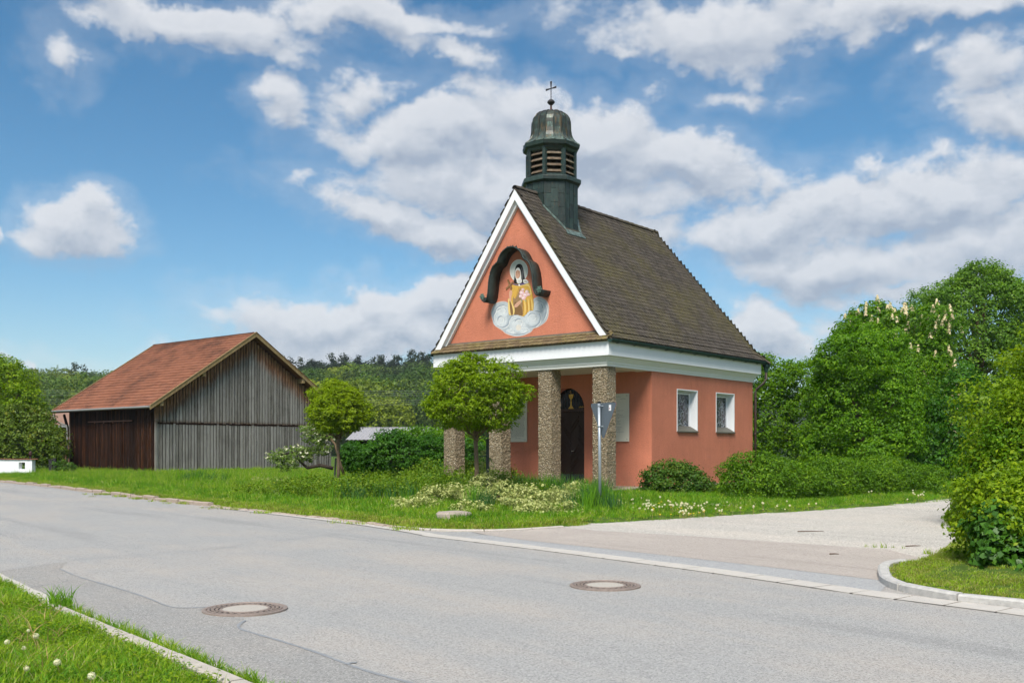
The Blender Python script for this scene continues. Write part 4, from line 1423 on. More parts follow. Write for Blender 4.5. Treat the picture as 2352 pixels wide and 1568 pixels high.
for d in ((1, 0), (-1, 0), (0, 1), (0, -1)):
    L = .21 if d[1] == 0 else .23
    p0 = Vector((XC, TY - .008, cz)); dd = Vector((d[0], 0, d[1])); pp = Vector((d[1], 0, -d[0]))
    w0, w1 = .012, (.035 if d != (0, -1) else .012)
    mb.prism([p0 + pp * w0, p0 + dd * L + pp * w1, p0 + dd * L - pp * w1, p0 - pp * w0], (0, .016, 0))
mb.build('cross', M['dark'], fin)

# ------------------------------------------------------------------ copper canopy over the painting
yo = -.45
hs = [(1.17, .10), (1.15, .02), (1.09, -.04), (1.02, -.05), (.95, .02), (.90, .16), (.875, .36), (.85, .58), (.80, .78), (.73, .93), (.64, 1.02), (.56, 1.06), (.50, 1.12), (.455, 1.22), (.37, 1.34), (.25, 1.43), (.12, 1.485), (0, 1.50)]
xm, zb = XC + .02, 6.13
cur = [(xm - x, zb + z) for x, z in hs] + [(xm + x, zb + z) for x, z in reversed(hs[:-1])]
cur = [(p.x, p.z) for p in smoothed([(x, 0, z) for x, z in cur], 3)]
mb = MB()
M['canopy'] = simple('dark_patinated_copper', (.028, .038, .034), .55, .5, 9, .3, 20, detail=7)
for i in range(len(cur) - 1):
    (xa, z_a), (xb, z_b) = cur[i], cur[i + 1]
    mb.poly([(xa, yo, z_a), (xb, yo, z_b), (xb, -.004, z_b), (xa, -.004, z_a)])
can = mb.build('canopy', M['canopy'], chapel, smooth=True, weld=True)
can.modifiers.new('thick', 'SOLIDIFY').thickness = .035
mb = MB(); mb.tube([(x, yo - .008, z) for x, z in cur], .028, 6, cap=True); mb.build('canopy_rim', M['canopy'], can, smooth=True)
M['patina'] = simple('green_patina', (.09, .16, .13), .6, .6, 25, .3, 30)
g = random.Random(9)
i = 4
while i < len(cur) - 4:     # leafy edge ornament
    x, z = cur[i]; x2, z2 = cur[i + 1]
    t = Vector((x2 - x, 0, z2 - z)).normalized(); nn = Vector((-t.z, 0, t.x))
    if nn.z < 0 and abs(x - xm) < .5: nn = -nn
    if abs(x - xm) >= .5 and nn.x * (x - xm) < 0: nn = -nn
    mb = MB(); p = Vector((x, yo - .01, z)); s = g.uniform(.03, .05)
    mb.prism([p - t * s * .7, p - t * s * .4 + nn * s * .7, p + t * s * .1 + nn * s * 1.25, p + t * s * .5 + nn * s * .6, p + t * s * .7, p + t * s * .2 - nn * s * .25], (0, .03, 0))
    mb.build('leaf_ornament', M['canopy'], can)
    i += g.choice((2, 3, 4))
for s in (-1, 1):
    c = Vector((xm + s * 1.13, yo - .02, zb + .10))
    mb = MB()
    mb.lathe([(.0005, -.02), (.035, -.02), (.04, 0), (.03, .02), (.0005, .025)], 10)
    for k in range(6):
        a = k * math.pi / 3
        mb.prism([(.035 * math.cos(a - .35), .035 * math.sin(a - .35), -.01), (.085 * math.cos(a - .38), .085 * math.sin(a - .38), -.01), (.105 * math.cos(a), .105 * math.sin(a), -.01), (.085 * math.cos(a + .38), .085 * math.sin(a + .38), -.01), (.035 * math.cos(a + .35), .035 * math.sin(a + .35), -.01)], (0, 0, .02))
    mb.build('rosette', M['patina'], can, loc=c, rot=(R(90), 0, 0))

# ------------------------------------------------------------------ painting of a nun on clouds
def paint(name, c, var=.10, sc=9):
    return simple(name, c, .9, var, sc, spec=.1, detail=6)


pm = {k: paint('mural_' + k, c, v) for k, c, v in (
    ('halo', (.62, .64, .60), .06), ('haloedge', (.82, .80, .74), .04), ('veil', (.028, .025, .025), .4), ('veilhi', (.16, .16, .17), .2), ('wimple', (.80, .78, .74), .05),
    ('skin', (.62, .36, .25), .08), ('skinsh', (.40, .19, .12), .1), ('line', (.06, .035, .03), .2), ('yellow', (.60, .36, .075), .12), ('yellowhi', (.74, .54, .20), .08), ('ochre', (.38, .20, .05), .15),
    ('brown', (.21, .12, .055), .2), ('brown2', (.30, .19, .10), .15), ('wood', (.20, .095, .04), .2), ('rose', (.72, .44, .46), .12), ('rosehi', (.82, .68, .68), .05), ('leafgreen', (.28, .38, .22), .2),
    ('violet', (.13, .10, .20), .1), ('cloud', (.42, .46, .49), .22), ('cloudlt', (.52, .56, .59), .18), ('cloudmd', (.57, .60, .62), .2), ('cloudhi', (.68, .69, .68), .15), ('clouddk', (.30, .345, .395), .2), ('cloudwm', (.64, .60, .54), .15), ('pale', (.72, .40, .30), .06))}
pk = list(pm)
mur = MB()
layer = [0]


def P2(pts, col, closed_smooth=True, n=5):
    layer[0] += 1
    y = -.0035 - layer[0] * .00008
    q = [(p.x, p.y) for p in smoothed([(a, b, 0) for a, b in pts], n, True)] if closed_smooth else pts
    out = []
    for a, b in q:
        X, Z = facade(a, b, 0); out.append((X, y, Z))
    mur.poly(out, pk.index(col))


def stroke(pts, w, col, taper=True):
    layer[0] += 1
    y = -.0035 - layer[0] * .00008
    P = smoothed([(a, b, 0) for a, b in pts], 5)
    L, Rr = [], []
    for i, p in enumerate(P):
        t = (P[min(i + 1, len(P) - 1)] - P[max(i - 1, 0)]).normalized(); nn = Vector((-t.y, t.x, 0))
        ww = w * (math.sin(math.pi * (i + .6) / (len(P) + .2)) if taper else 1) / 2
        L.append(p + nn * ww); Rr.append(p - nn * ww)
    for i in range(len(P) - 1):
        q = []
        for v in (L[i], L[i + 1], Rr[i + 1], Rr[i]):
            X, Z = facade(v.x, v.y, 0); q.append((X, y, Z))
        mur.poly(q, pk.index(col))


def ell(cx, cy, rx, ry, col, n=20, a0=0):
    P2([(cx + rx * math.cos(a), cy + ry * math.sin(a)) for a in np.linspace(0, 2 * math.pi, n, endpoint=False)], col, False)


cl = [(675, 1200), (700, 1145), (745, 1122), (800, 1120), (850, 1150), (930, 1180), (1010, 1160), (1045, 1100), (1090, 1075), (1140, 1095), (1175, 1135), (1183, 1200), (1170, 1270), (1140, 1310), (1085, 1345), (1050, 1355), (1020, 1390), (960, 1415), (900, 1422), (840, 1415), (800, 1400), (770, 1375), (720, 1340), (690, 1290), (674, 1240)]
P2([(928 + (a - 928) * 1.02, 1250 + (b - 1250) * 1.03) for a, b in cl], 'pale'); P2(cl, 'cloud')
for cx, cy, rx, ry in ((750, 1285, 66, 66), (765, 1205, 60, 62), (905, 1320, 82, 72), (1035, 1265, 70, 66), (1105, 1170, 60, 72), (850, 1385, 50, 26), (965, 1375, 52, 32)):
    ell(cx, cy, rx, ry, 'cloudlt'); ell(cx + rx * .10, cy + ry * .14, rx * .74, ry * .70, 'cloudmd')
    stroke([(cx + rx * f * math.cos(a), cy + ry * f * math.sin(a)) for a, f in zip(np.linspace(-2.9, 1.9, 12), np.linspace(.86, .25, 12))], 9, 'cloudhi'); stroke([(cx + 7 + rx * f * math.cos(a), cy + 5 + ry * f * math.sin(a)) for a, f in zip(np.linspace(-2.6, .6, 9), np.linspace(.76, .45, 9))], 6, 'cloud')
ell(915, 1350, 24, 28, 'cloudwm')
for q in ([(700, 1300), (690, 1250), (715, 1200), (760, 1180)], [(720, 1330), (770, 1350), (820, 1320), (825, 1270)], [(830, 1290), (850, 1250), (900, 1235), (950, 1250), (985, 1290)], [(700, 1230), (720, 1175), (770, 1150), (815, 1165)],
          [(1000, 1350), (1060, 1340), (1100, 1300), (1110, 1250)], [(1060, 1200), (1100, 1215), (1110, 1260)], [(1080, 1105), (1120, 1130), (1130, 1180)], [(1130, 1120), (1160, 1160), (1160, 1220), (1130, 1290)],
          [(790, 1380), (840, 1408), (900, 1415), (960, 1405), (1010, 1380)], [(730, 1290), (735, 1262), (760, 1250), (780, 1270)], [(880, 1300), (900, 1275), (935, 1280), (945, 1310)], [(1000, 1250), (1020, 1225), (1055, 1230), (1070, 1260)]):
    stroke(q, 13, 'clouddk'); stroke([(a + 7, b + 8) for a, b in q], 8, 'cloudhi')
ell(918, 845, 81, 101, 'haloedge', 30); ell(918, 845, 75, 95, 'halo', 30)
# robe
P2([(868, 965), (845, 1000), (838, 1060), (835, 1130), (822, 1160), (828, 1230), (850, 1240), (900, 1232), (960, 1250), (1010, 1200), (1045, 1195), (1050, 1120), (1035, 1050), (1022, 980), (1000, 950), (930, 945)], 'yellow')
P2([(880, 1010), (868, 1060), (866, 1130), (880, 1180), (905, 1235), (955, 1240), (950, 1170), (955, 1120), (940, 1050), (925, 985)], 'brown2')
P2([(885, 1120), (870, 1170), (872, 1232), (925, 1236), (948, 1240), (948, 1190), (930, 1150)], 'brown')
P2([(890, 960), (868, 1010), (862, 1060), (888, 1090), (922, 1010), (922, 975)], 'yellow')
P2([(925, 975), (960, 1040), (985, 1070), (1028, 1050), (1015, 985), (990, 955)], 'yellowhi'); P2([(930, 985), (965, 1055), (995, 1075), (1020, 1055), (1005, 985)], 'yellow')
P2([(822, 1100), (840, 1095), (862, 1140), (880, 1180), (872, 1235), (832, 1232), (822, 1170)], 'yellowhi')
P2([(836, 1105), (858, 1160), (866, 1228), (848, 1235), (838, 1170)], 'brown')
for x, c in ((955, 'ochre'), (972, 'yellowhi'), (990, 'ochre'), (1006, 'yellowhi'), (1022, 'ochre'), (1036, 'yellowhi')):
    stroke([(x - 6, 1090), (x, 1140), (x + 2, 1190), (x - 2, 1238 - max(0, x - 985))], 9, c)
stroke([(850, 1000), (842, 1060), (845, 1100)], 6, 'ochre'); stroke([(1026, 990), (1040, 1060), (1046, 1130)], 6, 'ochre'); stroke([(924, 975), (905, 1040), (890, 1090)], 5, 'ochre'); stroke([(926, 975), (950, 1030), (975, 1070)], 5, 'ochre')
# veil, wimple, face
P2([(925, 783), (900, 792), (884, 830), (880, 890), (874, 950), (905, 962), (960, 955), (978, 945), (968, 890), (958, 830), (945, 795)], 'veil')
stroke([(935, 800), (948, 850), (952, 900), (958, 945)], 7, 'veilhi'); stroke([(950, 820), (962, 880), (972, 940)], 5, 'veilhi'); stroke([(905, 808), (893, 850), (886, 920)], 4, 'veilhi')
P2([(906, 818), (888, 838), (884, 880), (893, 915), (905, 940), (930, 942), (940, 905), (934, 850), (922, 822)], 'wimple')
P2([(906, 838), (892, 850), (888, 880), (894, 905), (905, 914), (922, 904), (930, 880), (926, 850)], 'skin')
P2([(918, 842), (926, 862), (926, 888), (912, 910), (922, 904), (931, 880), (927, 850)], 'skinsh')
stroke([(893, 866), (900, 864)], 3.5, 'line'); stroke([(909, 865), (918, 867)], 3.5, 'line'); stroke([(892, 858), (900, 855)], 3, 'line'); stroke([(908, 856), (919, 858)], 3, 'line')
stroke([(903, 866), (899, 882), (903, 885)], 2.6, 'skinsh'); stroke([(898, 896), (904, 894), (911, 896)], 4, 'rose')
P2([(903, 918), (900, 945), (912, 955), (940, 950), (945, 930), (936, 912), (918, 918)], 'wimple')
for y_ in (928, 936, 944): stroke([(903, y_), (922, y_ + 3), (942, y_ - 2)], 2.4, 'veilhi')
P2([(868, 958), (905, 965), (960, 952), (1000, 940), (1004, 950), (960, 968), (905, 976), (868, 966)], 'violet')
P2([(958, 925), (985, 922), (1000, 938), (1000, 952), (965, 955)], 'wimple'); stroke([(962, 935), (998, 940)], 4, 'veil'); stroke([(962, 945), (998, 948)], 4, 'veil')
P2([(914, 966), (924, 962), (928, 972), (920, 982)], 'wimple')
# wooden cross
P2([(812, 925), (828, 922), (862, 1000), (850, 1020), (845, 1015)], 'wood', False); P2([(800, 1000), (868, 935), (873, 952), (806, 1020)], 'wood', False)
stroke([(818, 930), (852, 1010)], 5, 'brown2', False); stroke([(806, 1004), (866, 944)], 5, 'brown2', False)
# hands
P2([(838, 1022), (855, 1020), (860, 1045), (852, 1075), (850, 1110), (838, 1115), (832, 1070), (832, 1040)], 'skin'); stroke([(840, 1035), (856, 1038)], 2.5, 'skinsh'); stroke([(838, 1045), (855, 1048)], 2.5, 'skinsh')
P2([(880, 1150), (905, 1125), (935, 1105), (948, 1115), (930, 1138), (900, 1168), (880, 1168)], 'skin'); stroke([(884, 1160), (910, 1140), (935, 1122)], 3, 'skinsh')
# roses
for x, y_, r in ((945, 1040, 24), (975, 1060, 24), (960, 1085, 22), (990, 1030, 18), (935, 1070, 18), (955, 1012, 15), (1005, 1055, 15)):
    if r < 19: ell(x, y_, r, r * .9, 'leafgreen', 10)
    ell(x, y_, r * .9, r * .85, 'rose', 12); ell(x - 2, y_ - 2, r * .55, r * .5, 'rosehi', 10)
    stroke([(x - r * .4, y_ + r * .1), (x, y_ + r * .35), (x + r * .4, y_)], 2.5, 'skinsh'); stroke([(x - r * .5, y_ - r * .3), (x, y_ - r * .5), (x + r * .5, y_ - r * .1)], 2, 'skinsh')
for q in ([(975, 1100), (985, 1120)], [(1000, 1020), (1015, 1035)], [(940, 1100), (945, 1125)]): stroke(q, 8, 'leafgreen')
mo = mur.build('mural', [pm[k] for k in pk], chapel, fix=False)
mo['label'] = 'painted nun in a yellow cloak with cross and roses on grey clouds'

# ------------------------------------------------------------------ barn
BX, BY, BZ = -18.47, 50.78, .14
barn = empty('barn', (BX, BY, BZ), TH, 'large weathered wooden barn with red tiled gable roof beside the road', 'barn')


def brown_top(N, p, c):
    sx = N.add('ShaderNodeSeparateXYZ'); N.l.new(p, sx.inputs[0])
    # wood under the shelter of the roof edge and of the middle rail kept its brown
    roofl = N.math('SUBTRACT', 7.5, N.math('MULTIPLY', N.math('ABSOLUTE', N.math('SUBTRACT', sx.outputs[1], 5.84)), .666))
    d = N.math('SUBTRACT', roofl, sx.outputs[2])
    n = N.noise(N.vmath('MULTIPLY', p, (6, 6, .9)), 1.4, 5, .7)
    f = N.maprange(N.math('ADD', d, N.math('MULTIPLY', n, 1.5)), 2.1, 1.2, 0, 1, True)
    c = N.mix(N.math('MULTIPLY', f, .92), c, N.ramp(n, [(.3, (.05, .022, .012)), (.5, (.21, .095, .042)), (.7, (.36, .20, .10))]))
    d2 = N.math('SUBTRACT', 2.72, sx.outputs[2])
    f2 = N.math('MULTIPLY', N.maprange(N.math('ADD', d2, N.math('MULTIPLY', n, .5)), .45, .1, 0, 1, True), N.maprange(d2, -.06, -.02, 0, 1))
    c = N.mix(N.math('MULTIPLY', f2, .8), c, (.16, .075, .04, 1))
    f3 = N.maprange(N.math('ADD', N.math('SUBTRACT', sx.outputs[2], 2.72), N.math('MULTIPLY', n, .5)), .42, .18, 0, .7, True)
    c = N.mix(N.math('MULTIPLY', f3, N.maprange(sx.outputs[2], 2.70, 2.72, 0, 1)), c, (.10, .075, .055, 1))
    return c


M['grey_wood'] = wood('silver_grey_board', [(.27, (.075, .070, .060)), (.46, (.19, .18, .162)), (.62, (.265, .255, .235)), (.85, (.39, .375, .345))], holder=barn, streak=10, brown=brown_top)
M['brown_wood'] = wood('dark_stained_board', [(.25, (.006, .003, .002)), (.5, (.018, .007, .004)), (.66, (.045, .017, .008)), (.82, (.13, .052, .020))], holder=barn, streak=10)
M['rake_wood'] = wood('yellowish_edge_board', [(.2, (.15, .10, .045)), (.5, (.28, .20, .095)), (.8, (.40, .30, .16))], streak=5)
M['hollow'] = nt_simple_color('dark_barn_inside', (.018, .014, .011), .9)

HW = 5.84                              # half the width of the gable wall
def bu(y): return 7.46 - abs(y - HW) * .666          # under side of the roof
core = MB()
core.prism([(-.06, .05, 0), (-.06, 2 * HW - .05, 0), (-.06, 2 * HW - .05, bu(0)), (-.06, HW, bu(HW)), (-.06, .05, bu(0))], (-9.15, 0, 0))
core.build('timber_core', M['hollow'], barn)  # box behind the board gaps, its near-black colour stands for the unlit inside
unit = MB(); unit.box(-.5, .5, -.012, .012, 0, 1)
um = unit.mesh('board', M['grey_wood'])
u2 = MB(); u2.box(-.5, .5, -.012, .012, 0, 1); um2 = u2.mesh('board', M['brown_wood'])
g = random.Random(21)
y = 0.0
while y < 2 * HW - .05:
    w = g.uniform(.165, .215)
    w = min(w, 2 * HW - y)
    ym = y + w / 2
    link('board', um, barn, (-.005 + g.uniform(-.006, .006), ym, -.05 + g.uniform(-.03, .03)), (0, 0, R(90)), (w - .05, 1, 2.70 + g.uniform(-.03, .03)))
    ztop = min(bu(y), bu(y + w)) - .0
    if ztop > 2.8: link('board', um, barn, (.03 + g.uniform(-.008, .008), ym, 2.70 + g.uniform(-.025, .02)), (0, 0, R(90)), (w - .05, 1, ztop - 2.70 + .12))
    y += w
mb = MB(); mb.box(-.04, .012, .02, 2 * HW - .02, 2.60, 2.70); mb.build('rail', M['brown_wood'], barn)
# dark front with sliding door
x = -.02
while x > -9.25:
    w = g.uniform(.12, .15)
    dd = -1.95 > x > -5.95
    link('board', um2, barn, (x - w / 2, .0 + g.uniform(-.005, .005), -.05), (0, 0, 0), (w - .018, 1, bu(0) + .12))
    x -= w
mb = MB(); mb.box(-9.26, -9.16, -.03, 11.6, 0, bu(0)); mb.build('corner_post', M['grey_wood'], barn)
mb = MB(); mb.box(-.075, .035, -.035, .07, -.05, bu(0) + .05); mb.build('corner_post', M['grey_wood'], barn)
track = MB(); track.box(-6.9, -2.2, -.115, -.07, 2.78, 2.84)
for xx in (-6.2, -5.2, -4.2, -3.1): track.box(xx - .03, xx + .03, -.10, -.02, 2.70, 2.86)
track.build('door_rail', simple('rusty_rail', (.11, .05, .035), .7, .3, 12), barn)
for xa, xb in ((-4.38, -3.32), (-5.62, -4.42)):
    dl = empty('sliding_door', ((xa + xb) / 2, -.05, 0)); dl.parent = barn
    x = xa
    while x < xb - .02:
        w = min(.14, xb - x); link('board', um2, dl, (x + w / 2 - (xa + xb) / 2, 0, 0), (0, 0, 0), (w - .016, 1, 2.70)); x += w
    mb = MB(); mb.box((xb - xa) / 2 - .03, (xb - xa) / 2 + .01, -.028, .0, .05, 2.68); mb.build('edge_batten', M['brown_wood'], dl)

# roof
RX0, RX1 = .5, -10.1
RE, RR_ = 3.50, 7.79        # heights over the barn's foot of eave and ridge
def br(y): return RR_ - abs(y - HW) * (RR_ - RE) / 6.44
mb = MB()
for s in (-1, 1):
    ye = HW + s * 6.44
    mb.prism([(RX0, HW, RR_ - .02), (RX0, ye, RE - .02), (RX0, ye, RE - .10), (RX0, HW, RR_ - .10)], (RX1 - RX0, 0, 0))
broof = mb.build('roof', M['red_tile'], barn)
tm2 = MB()
w, L = .232, .40
pr = [(-w / 2, .0), (-w / 2 + .03, .028), (-w / 2 + .07, .03), (-w / 2 + .10, .006), (w / 2 - .02, .004), (w / 2, .012)]
for (xa, z_a), (xb, z_b) in zip(pr[:-1], pr[1:]):
    tm2.poly([(xa, 0, z_a), (xb, 0, z_b), (xb, L, z_b), (xa, L, z_a)])
    tm2.poly([(xa, 0, z_a - .05), (xb, 0, z_b - .05), (xb, 0, z_b), (xa, 0, z_a)])
red_me = tm2.mesh('red_roof_tile', M['red_tile'], fix=False)
fr = []
up_ = Vector((0, 6.44, RR_ - RE)).normalized(); SL = math.hypot(6.44, RR_ - RE)
for s in (-1, 1):
    U = Vector((0, -s * up_.y, up_.z)); k = 0; s0 = 0.0
    while s0 < SL - .1:
        p0 = Vector((0, HW + s * 6.44, RE)) + U * s0
        x = RX1 + .12
        while x < RX0 - .06:
            A = Vector((1, 0, 0)) if s < 0 else Vector((-1, 0, 0))
            A = A + U * rnd.uniform(-.02, .02)
            fr.append(tile_frame(Vector((x, p0.y, p0.z + rnd.uniform(0, .012))), U, A, .125)); x += .215
        s0 += .325
merge_tiles('roof_tile_field', fr, red_me, broof, M['red_tile'])
cp = MB(); n = 6
for i in range(n):
    a0, a1 = math.pi * i / n, math.pi * (i + 1) / n
    cp.poly([(0, .13 * math.cos(a0), .12 * math.sin(a0)), (0, .13 * math.cos(a1), .12 * math.sin(a1)), (.40, .105 * math.cos(a1), .095 * math.sin(a1)), (.40, .105 * math.cos(a0), .095 * math.sin(a0))])
cp.poly([(0, .13 * math.cos(math.pi * i / n), .12 * math.sin(math.pi * i / n)) for i in range(n + 1)])
cpm = cp.mesh('ridge_tile', M['red_tile'])
x = RX1
while x < RX0 - .2: link('ridge_tile', cpm, broof, (x, HW, RR_ - .05), (0, rnd.uniform(-.03, .03), 0)); x += .34
# verge boards of the visible gable and the far one
for xx, nm in ((RX0 - .01, 'bargeboard'), (RX1 - .03, 'bargeboard')):
    for s in (-1, 1):
        mb = MB(); ye = HW + s * 6.46
        mb.prism([(xx, HW, RR_ + .04), (xx, ye, RE + .03), (xx, ye, RE - .19), (xx, HW, RR_ - .20)], (.04, 0, 0)); mb.build(nm, M['rake_wood'], barn)
        mb = MB(); mb.prism([(xx - .01, HW, RR_ + .075), (xx - .01, ye, RE + .06), (xx - .01, ye, RE + .03), (xx - .01, HW, RR_ + .04)], (.075, 0, 0)); mb.build('verge_strip', M['grey_wood'] if s > 0 else M['rake_wood'], barn)
for yy in (.06, 2.55, 9.2):   # purlin ends
    mb = MB(); zz = br(yy) - .14; mb.box(-.3, RX0 - .02, yy - .09, yy + .09, zz - .26, zz); mb.build('purlin_end', M['rake_wood'], barn)
mb = MB(); mb.box(RX1 + .05, RX0 - .05, -.58, -.50, RE - .14, RE - .02); mb.build('eaves_board', M['brown_wood'], barn)
# struts and downpipe at the far corner
mb = MB(); mb.prism([(-9.3, -.05, 2.0), (-9.98, -.05, 3.25), (-9.88, -.05, 3.32), (-9.26, -.05, 2.25)], (0, .1, 0)); mb.build('brace', M['brown_wood'], barn)
M['zinc'] = simple('zinc_pipe', (.30, .30, .29), .45, .15, 6, metal=.3)
mb = MB(); mb.tube([(-9.95, -.62, 3.28), (-9.95, -.62, 3.10), (-9.8, -.45, 2.85), (-9.42, -.12, 2.65), (-9.36, -.1, 2.5), (-9.36, -.1, .55), (-9.42, -.16, .42), (-9.95, -.5, .22)], .05, 8); mb.build('downpipe', M['zinc'], barn, smooth=True)
mb = MB(); mb.tube([(RX1, -.66, RE - .04), (RX0, -.66, RE - .04)], .055, 8); mb.build('gutter', M['zinc'], barn)

# ------------------------------------------------------------------ low shed with grey roof behind the hedge
sh = at(905, 1008, 47)
shed = empty('shed', (sh[0], sh[1], .1), R(-4), 'low shed with pale grey corrugated roof behind the dark green hedge', 'shed')
M['fibre'] = simple('grey_fibre_cement', (.30, .295, .31), .8, .12, 3)
mb = MB(); k = 46; Wd = 4.6
for i in range(k):
    x0_, x1_ = -Wd / 2 + Wd * i / k, -Wd / 2 + Wd * (i + 1) / k
    z0_, z1_ = (.03 if i % 2 else 0), (0 if i % 2 else .03)
    mb.poly([(x0_, -.3, 1.78 + z0_), (x1_, -.3, 1.78 + z1_), (x1_, 2.2, 2.40 + z1_), (x0_, 2.2, 2.40 + z0_)])
    mb.poly([(x0_, 2.2, 2.40 + z0_), (x1_, 2.2, 2.40 + z1_), (x1_, 4.6, 1.78 + z1_), (x0_, 4.6, 1.78 + z0_)])
mb.build('roof', M['fibre'], shed, fix=False)
mb = MB(); mb.box(-Wd / 2 + .2, Wd / 2 - .2, 0, 4.2, 0, 1.72); mb.build('wall', M['brown_wood'], shed)
for i in range(20):
    x0_ = -Wd / 2 + .1 + i * .225; mb = MB(); mb.box(x0_, x0_ + .2, 2.12, 2.28, 2.39, 2.45); mb.build('ridge_cap', M['fibre'], shed)

# ------------------------------------------------------------------ house seen between barn and bushes
hp_ = at(128, 985, 78)
house = empty('house', (hp_[0] + 1.2, hp_[1], .2), R(-8), 'brown house with tiled roof glimpsed between the barn and the bushes', 'house')
mb = MB(); mb.box(-4, 2.6, 0, 6, 0, 3.0); mb.build('wall', simple('brown_house_wall', (.16, .075, .05), .9), house)
mb = MB(); mb.prism([(-4.4, -.5, 3.05), (-4.4, 3, 4.3), (-4.4, 6.5, 3.05), (-4.4, 6.5, 2.95), (-4.4, 3, 4.15), (-4.4, -.5, 2.95)], (7.4, 0, 0)); mb.build('roof', simple('faded_roof', (.25, .15, .11), .9), house)
mb = MB(); mb.box(-4.4, 3.0, -.62, -.5, 2.90, 3.08); mb.build('gutter', M['zinc'], house)

# ------------------------------------------------------------------ white garden wall with tiled coping
a = at(73.5, 1085, 50)
gw = empty('garden_wall', (a[0], a[1], .10), R(-14), 'low white garden wall with red tile coping and small square opening', 'wall')
gx1, gx0 = 0, -6.5
mb = MB(); wall_holes(mb, 0, 'y', gx0, gx1, 0, .80, [(-.80, -.42, .32, .66)])
wall_holes(mb, .24, 'y', gx0, gx1, 0, .80, [(-.80, -.42, .32, .66)])
for q in (((-.80, 0, .32), (-.80, .24, .32), (-.80, .24, .66), (-.80, 0, .66)), ((-.42, 0, .32), (-.42, .24, .32), (-.42, .24, .66), (-.42, 0, .66)), ((-.8, 0, .66), (-.42, 0, .66), (-.42, .24, .66), (-.8, .24, .66)), ((-.8, 0, .32), (-.42, 0, .32), (-.42, .24, .32), (-.8, .24, .32)),
          ((0, 0, 0), (0, .24, 0), (0, .24, .8), (0, 0, .8)), ((gx0, 0, 0), (gx0, .24, 0), (gx0, .24, .8), (gx0, 0, .8))): mb.poly(q)
mb.build('render', M['white'], gw)
x = gx0
ct = MB(); ct.prism([(-.10, -.07, 0), (-.05, -.07, .035), (.05, -.07, .035), (.10, -.07, 0)], (0, .40, .0)); ctm = ct.mesh('coping_tile', M['red_tile'])
while x < gx1 - .05: link('coping_tile', ctm, gw, (x + .1, 0, .805 + rnd.uniform(0, .012)), (rnd.uniform(-.03, .03), 0, 0)); x += .20
lamp = empty('garden_lamp', (a[0] - .25, a[1] + .35, .1), 0, 'small dark lantern rising behind the end of the white garden wall', 'lamp')
mb = MB(); mb.lathe([(.05, 0), (.05, .95), (.09, 1.0)], 10); mb.build('post', M['dark'], lamp)
mb = MB(); mb.lathe([(.06, 1.0), (.08, 1.06), (.08, 1.16), (.04, 1.22), (.01, 1.24)], 10); mb.build('lantern', simple('dark_red_glass', (.06, .03, .03), .3), lamp)
for x, y, lab in ((117, 1085, 'thicker dark fence post standing left of the barn corner'), (126, 1083, 'thinner dark fence post nearer the barn corner')):
    p = at(x, y, 51); mb = MB(); mb.box(-.09, .09, -.07, .07, 0, .72 if x < 120 else .78); mb.box(-.10, .10, -.08, .08, .72 if x < 120 else .78, .76 if x < 120 else .82)
    o = mb.build('fence_post', M['dark'], loc=(p[0], p[1], .15), scale=(1 if x < 120 else .7, 1, 1)); tag(o, lab, 'post', 'fence posts by the barn')

# ------------------------------------------------------------------ power lines across the valley
M['wire'] = nt_simple_color('aluminium_wire', (.20, .21, .22), .5, .5)
for i, (yl, lab) in enumerate(((896, 'topmost power cable crossing in front of the wooded hill'), (901, 'second power cable from the top before the wooded hill'), (906.5, 'third power cable from the top before the wooded hill'),
                               (917, 'fourth power cable from the top, below the gap'), (922, 'fifth power cable from the top, second lowest'), (927, 'lowest power cable before the wooded hill'))):
    Y = 150; z = CAM_H + (HY - yl + 8) * Y / F_PX
    mb = MB(); mb.tube([(-150 + t * 26, Y, z - 2.6 * (1 - ((t - 5) / 5) ** 2) * .25) for t in range(11)], .010, 5)
    tag(mb.build('power_cable', M['wire']), lab, 'power cable', 'power cables')

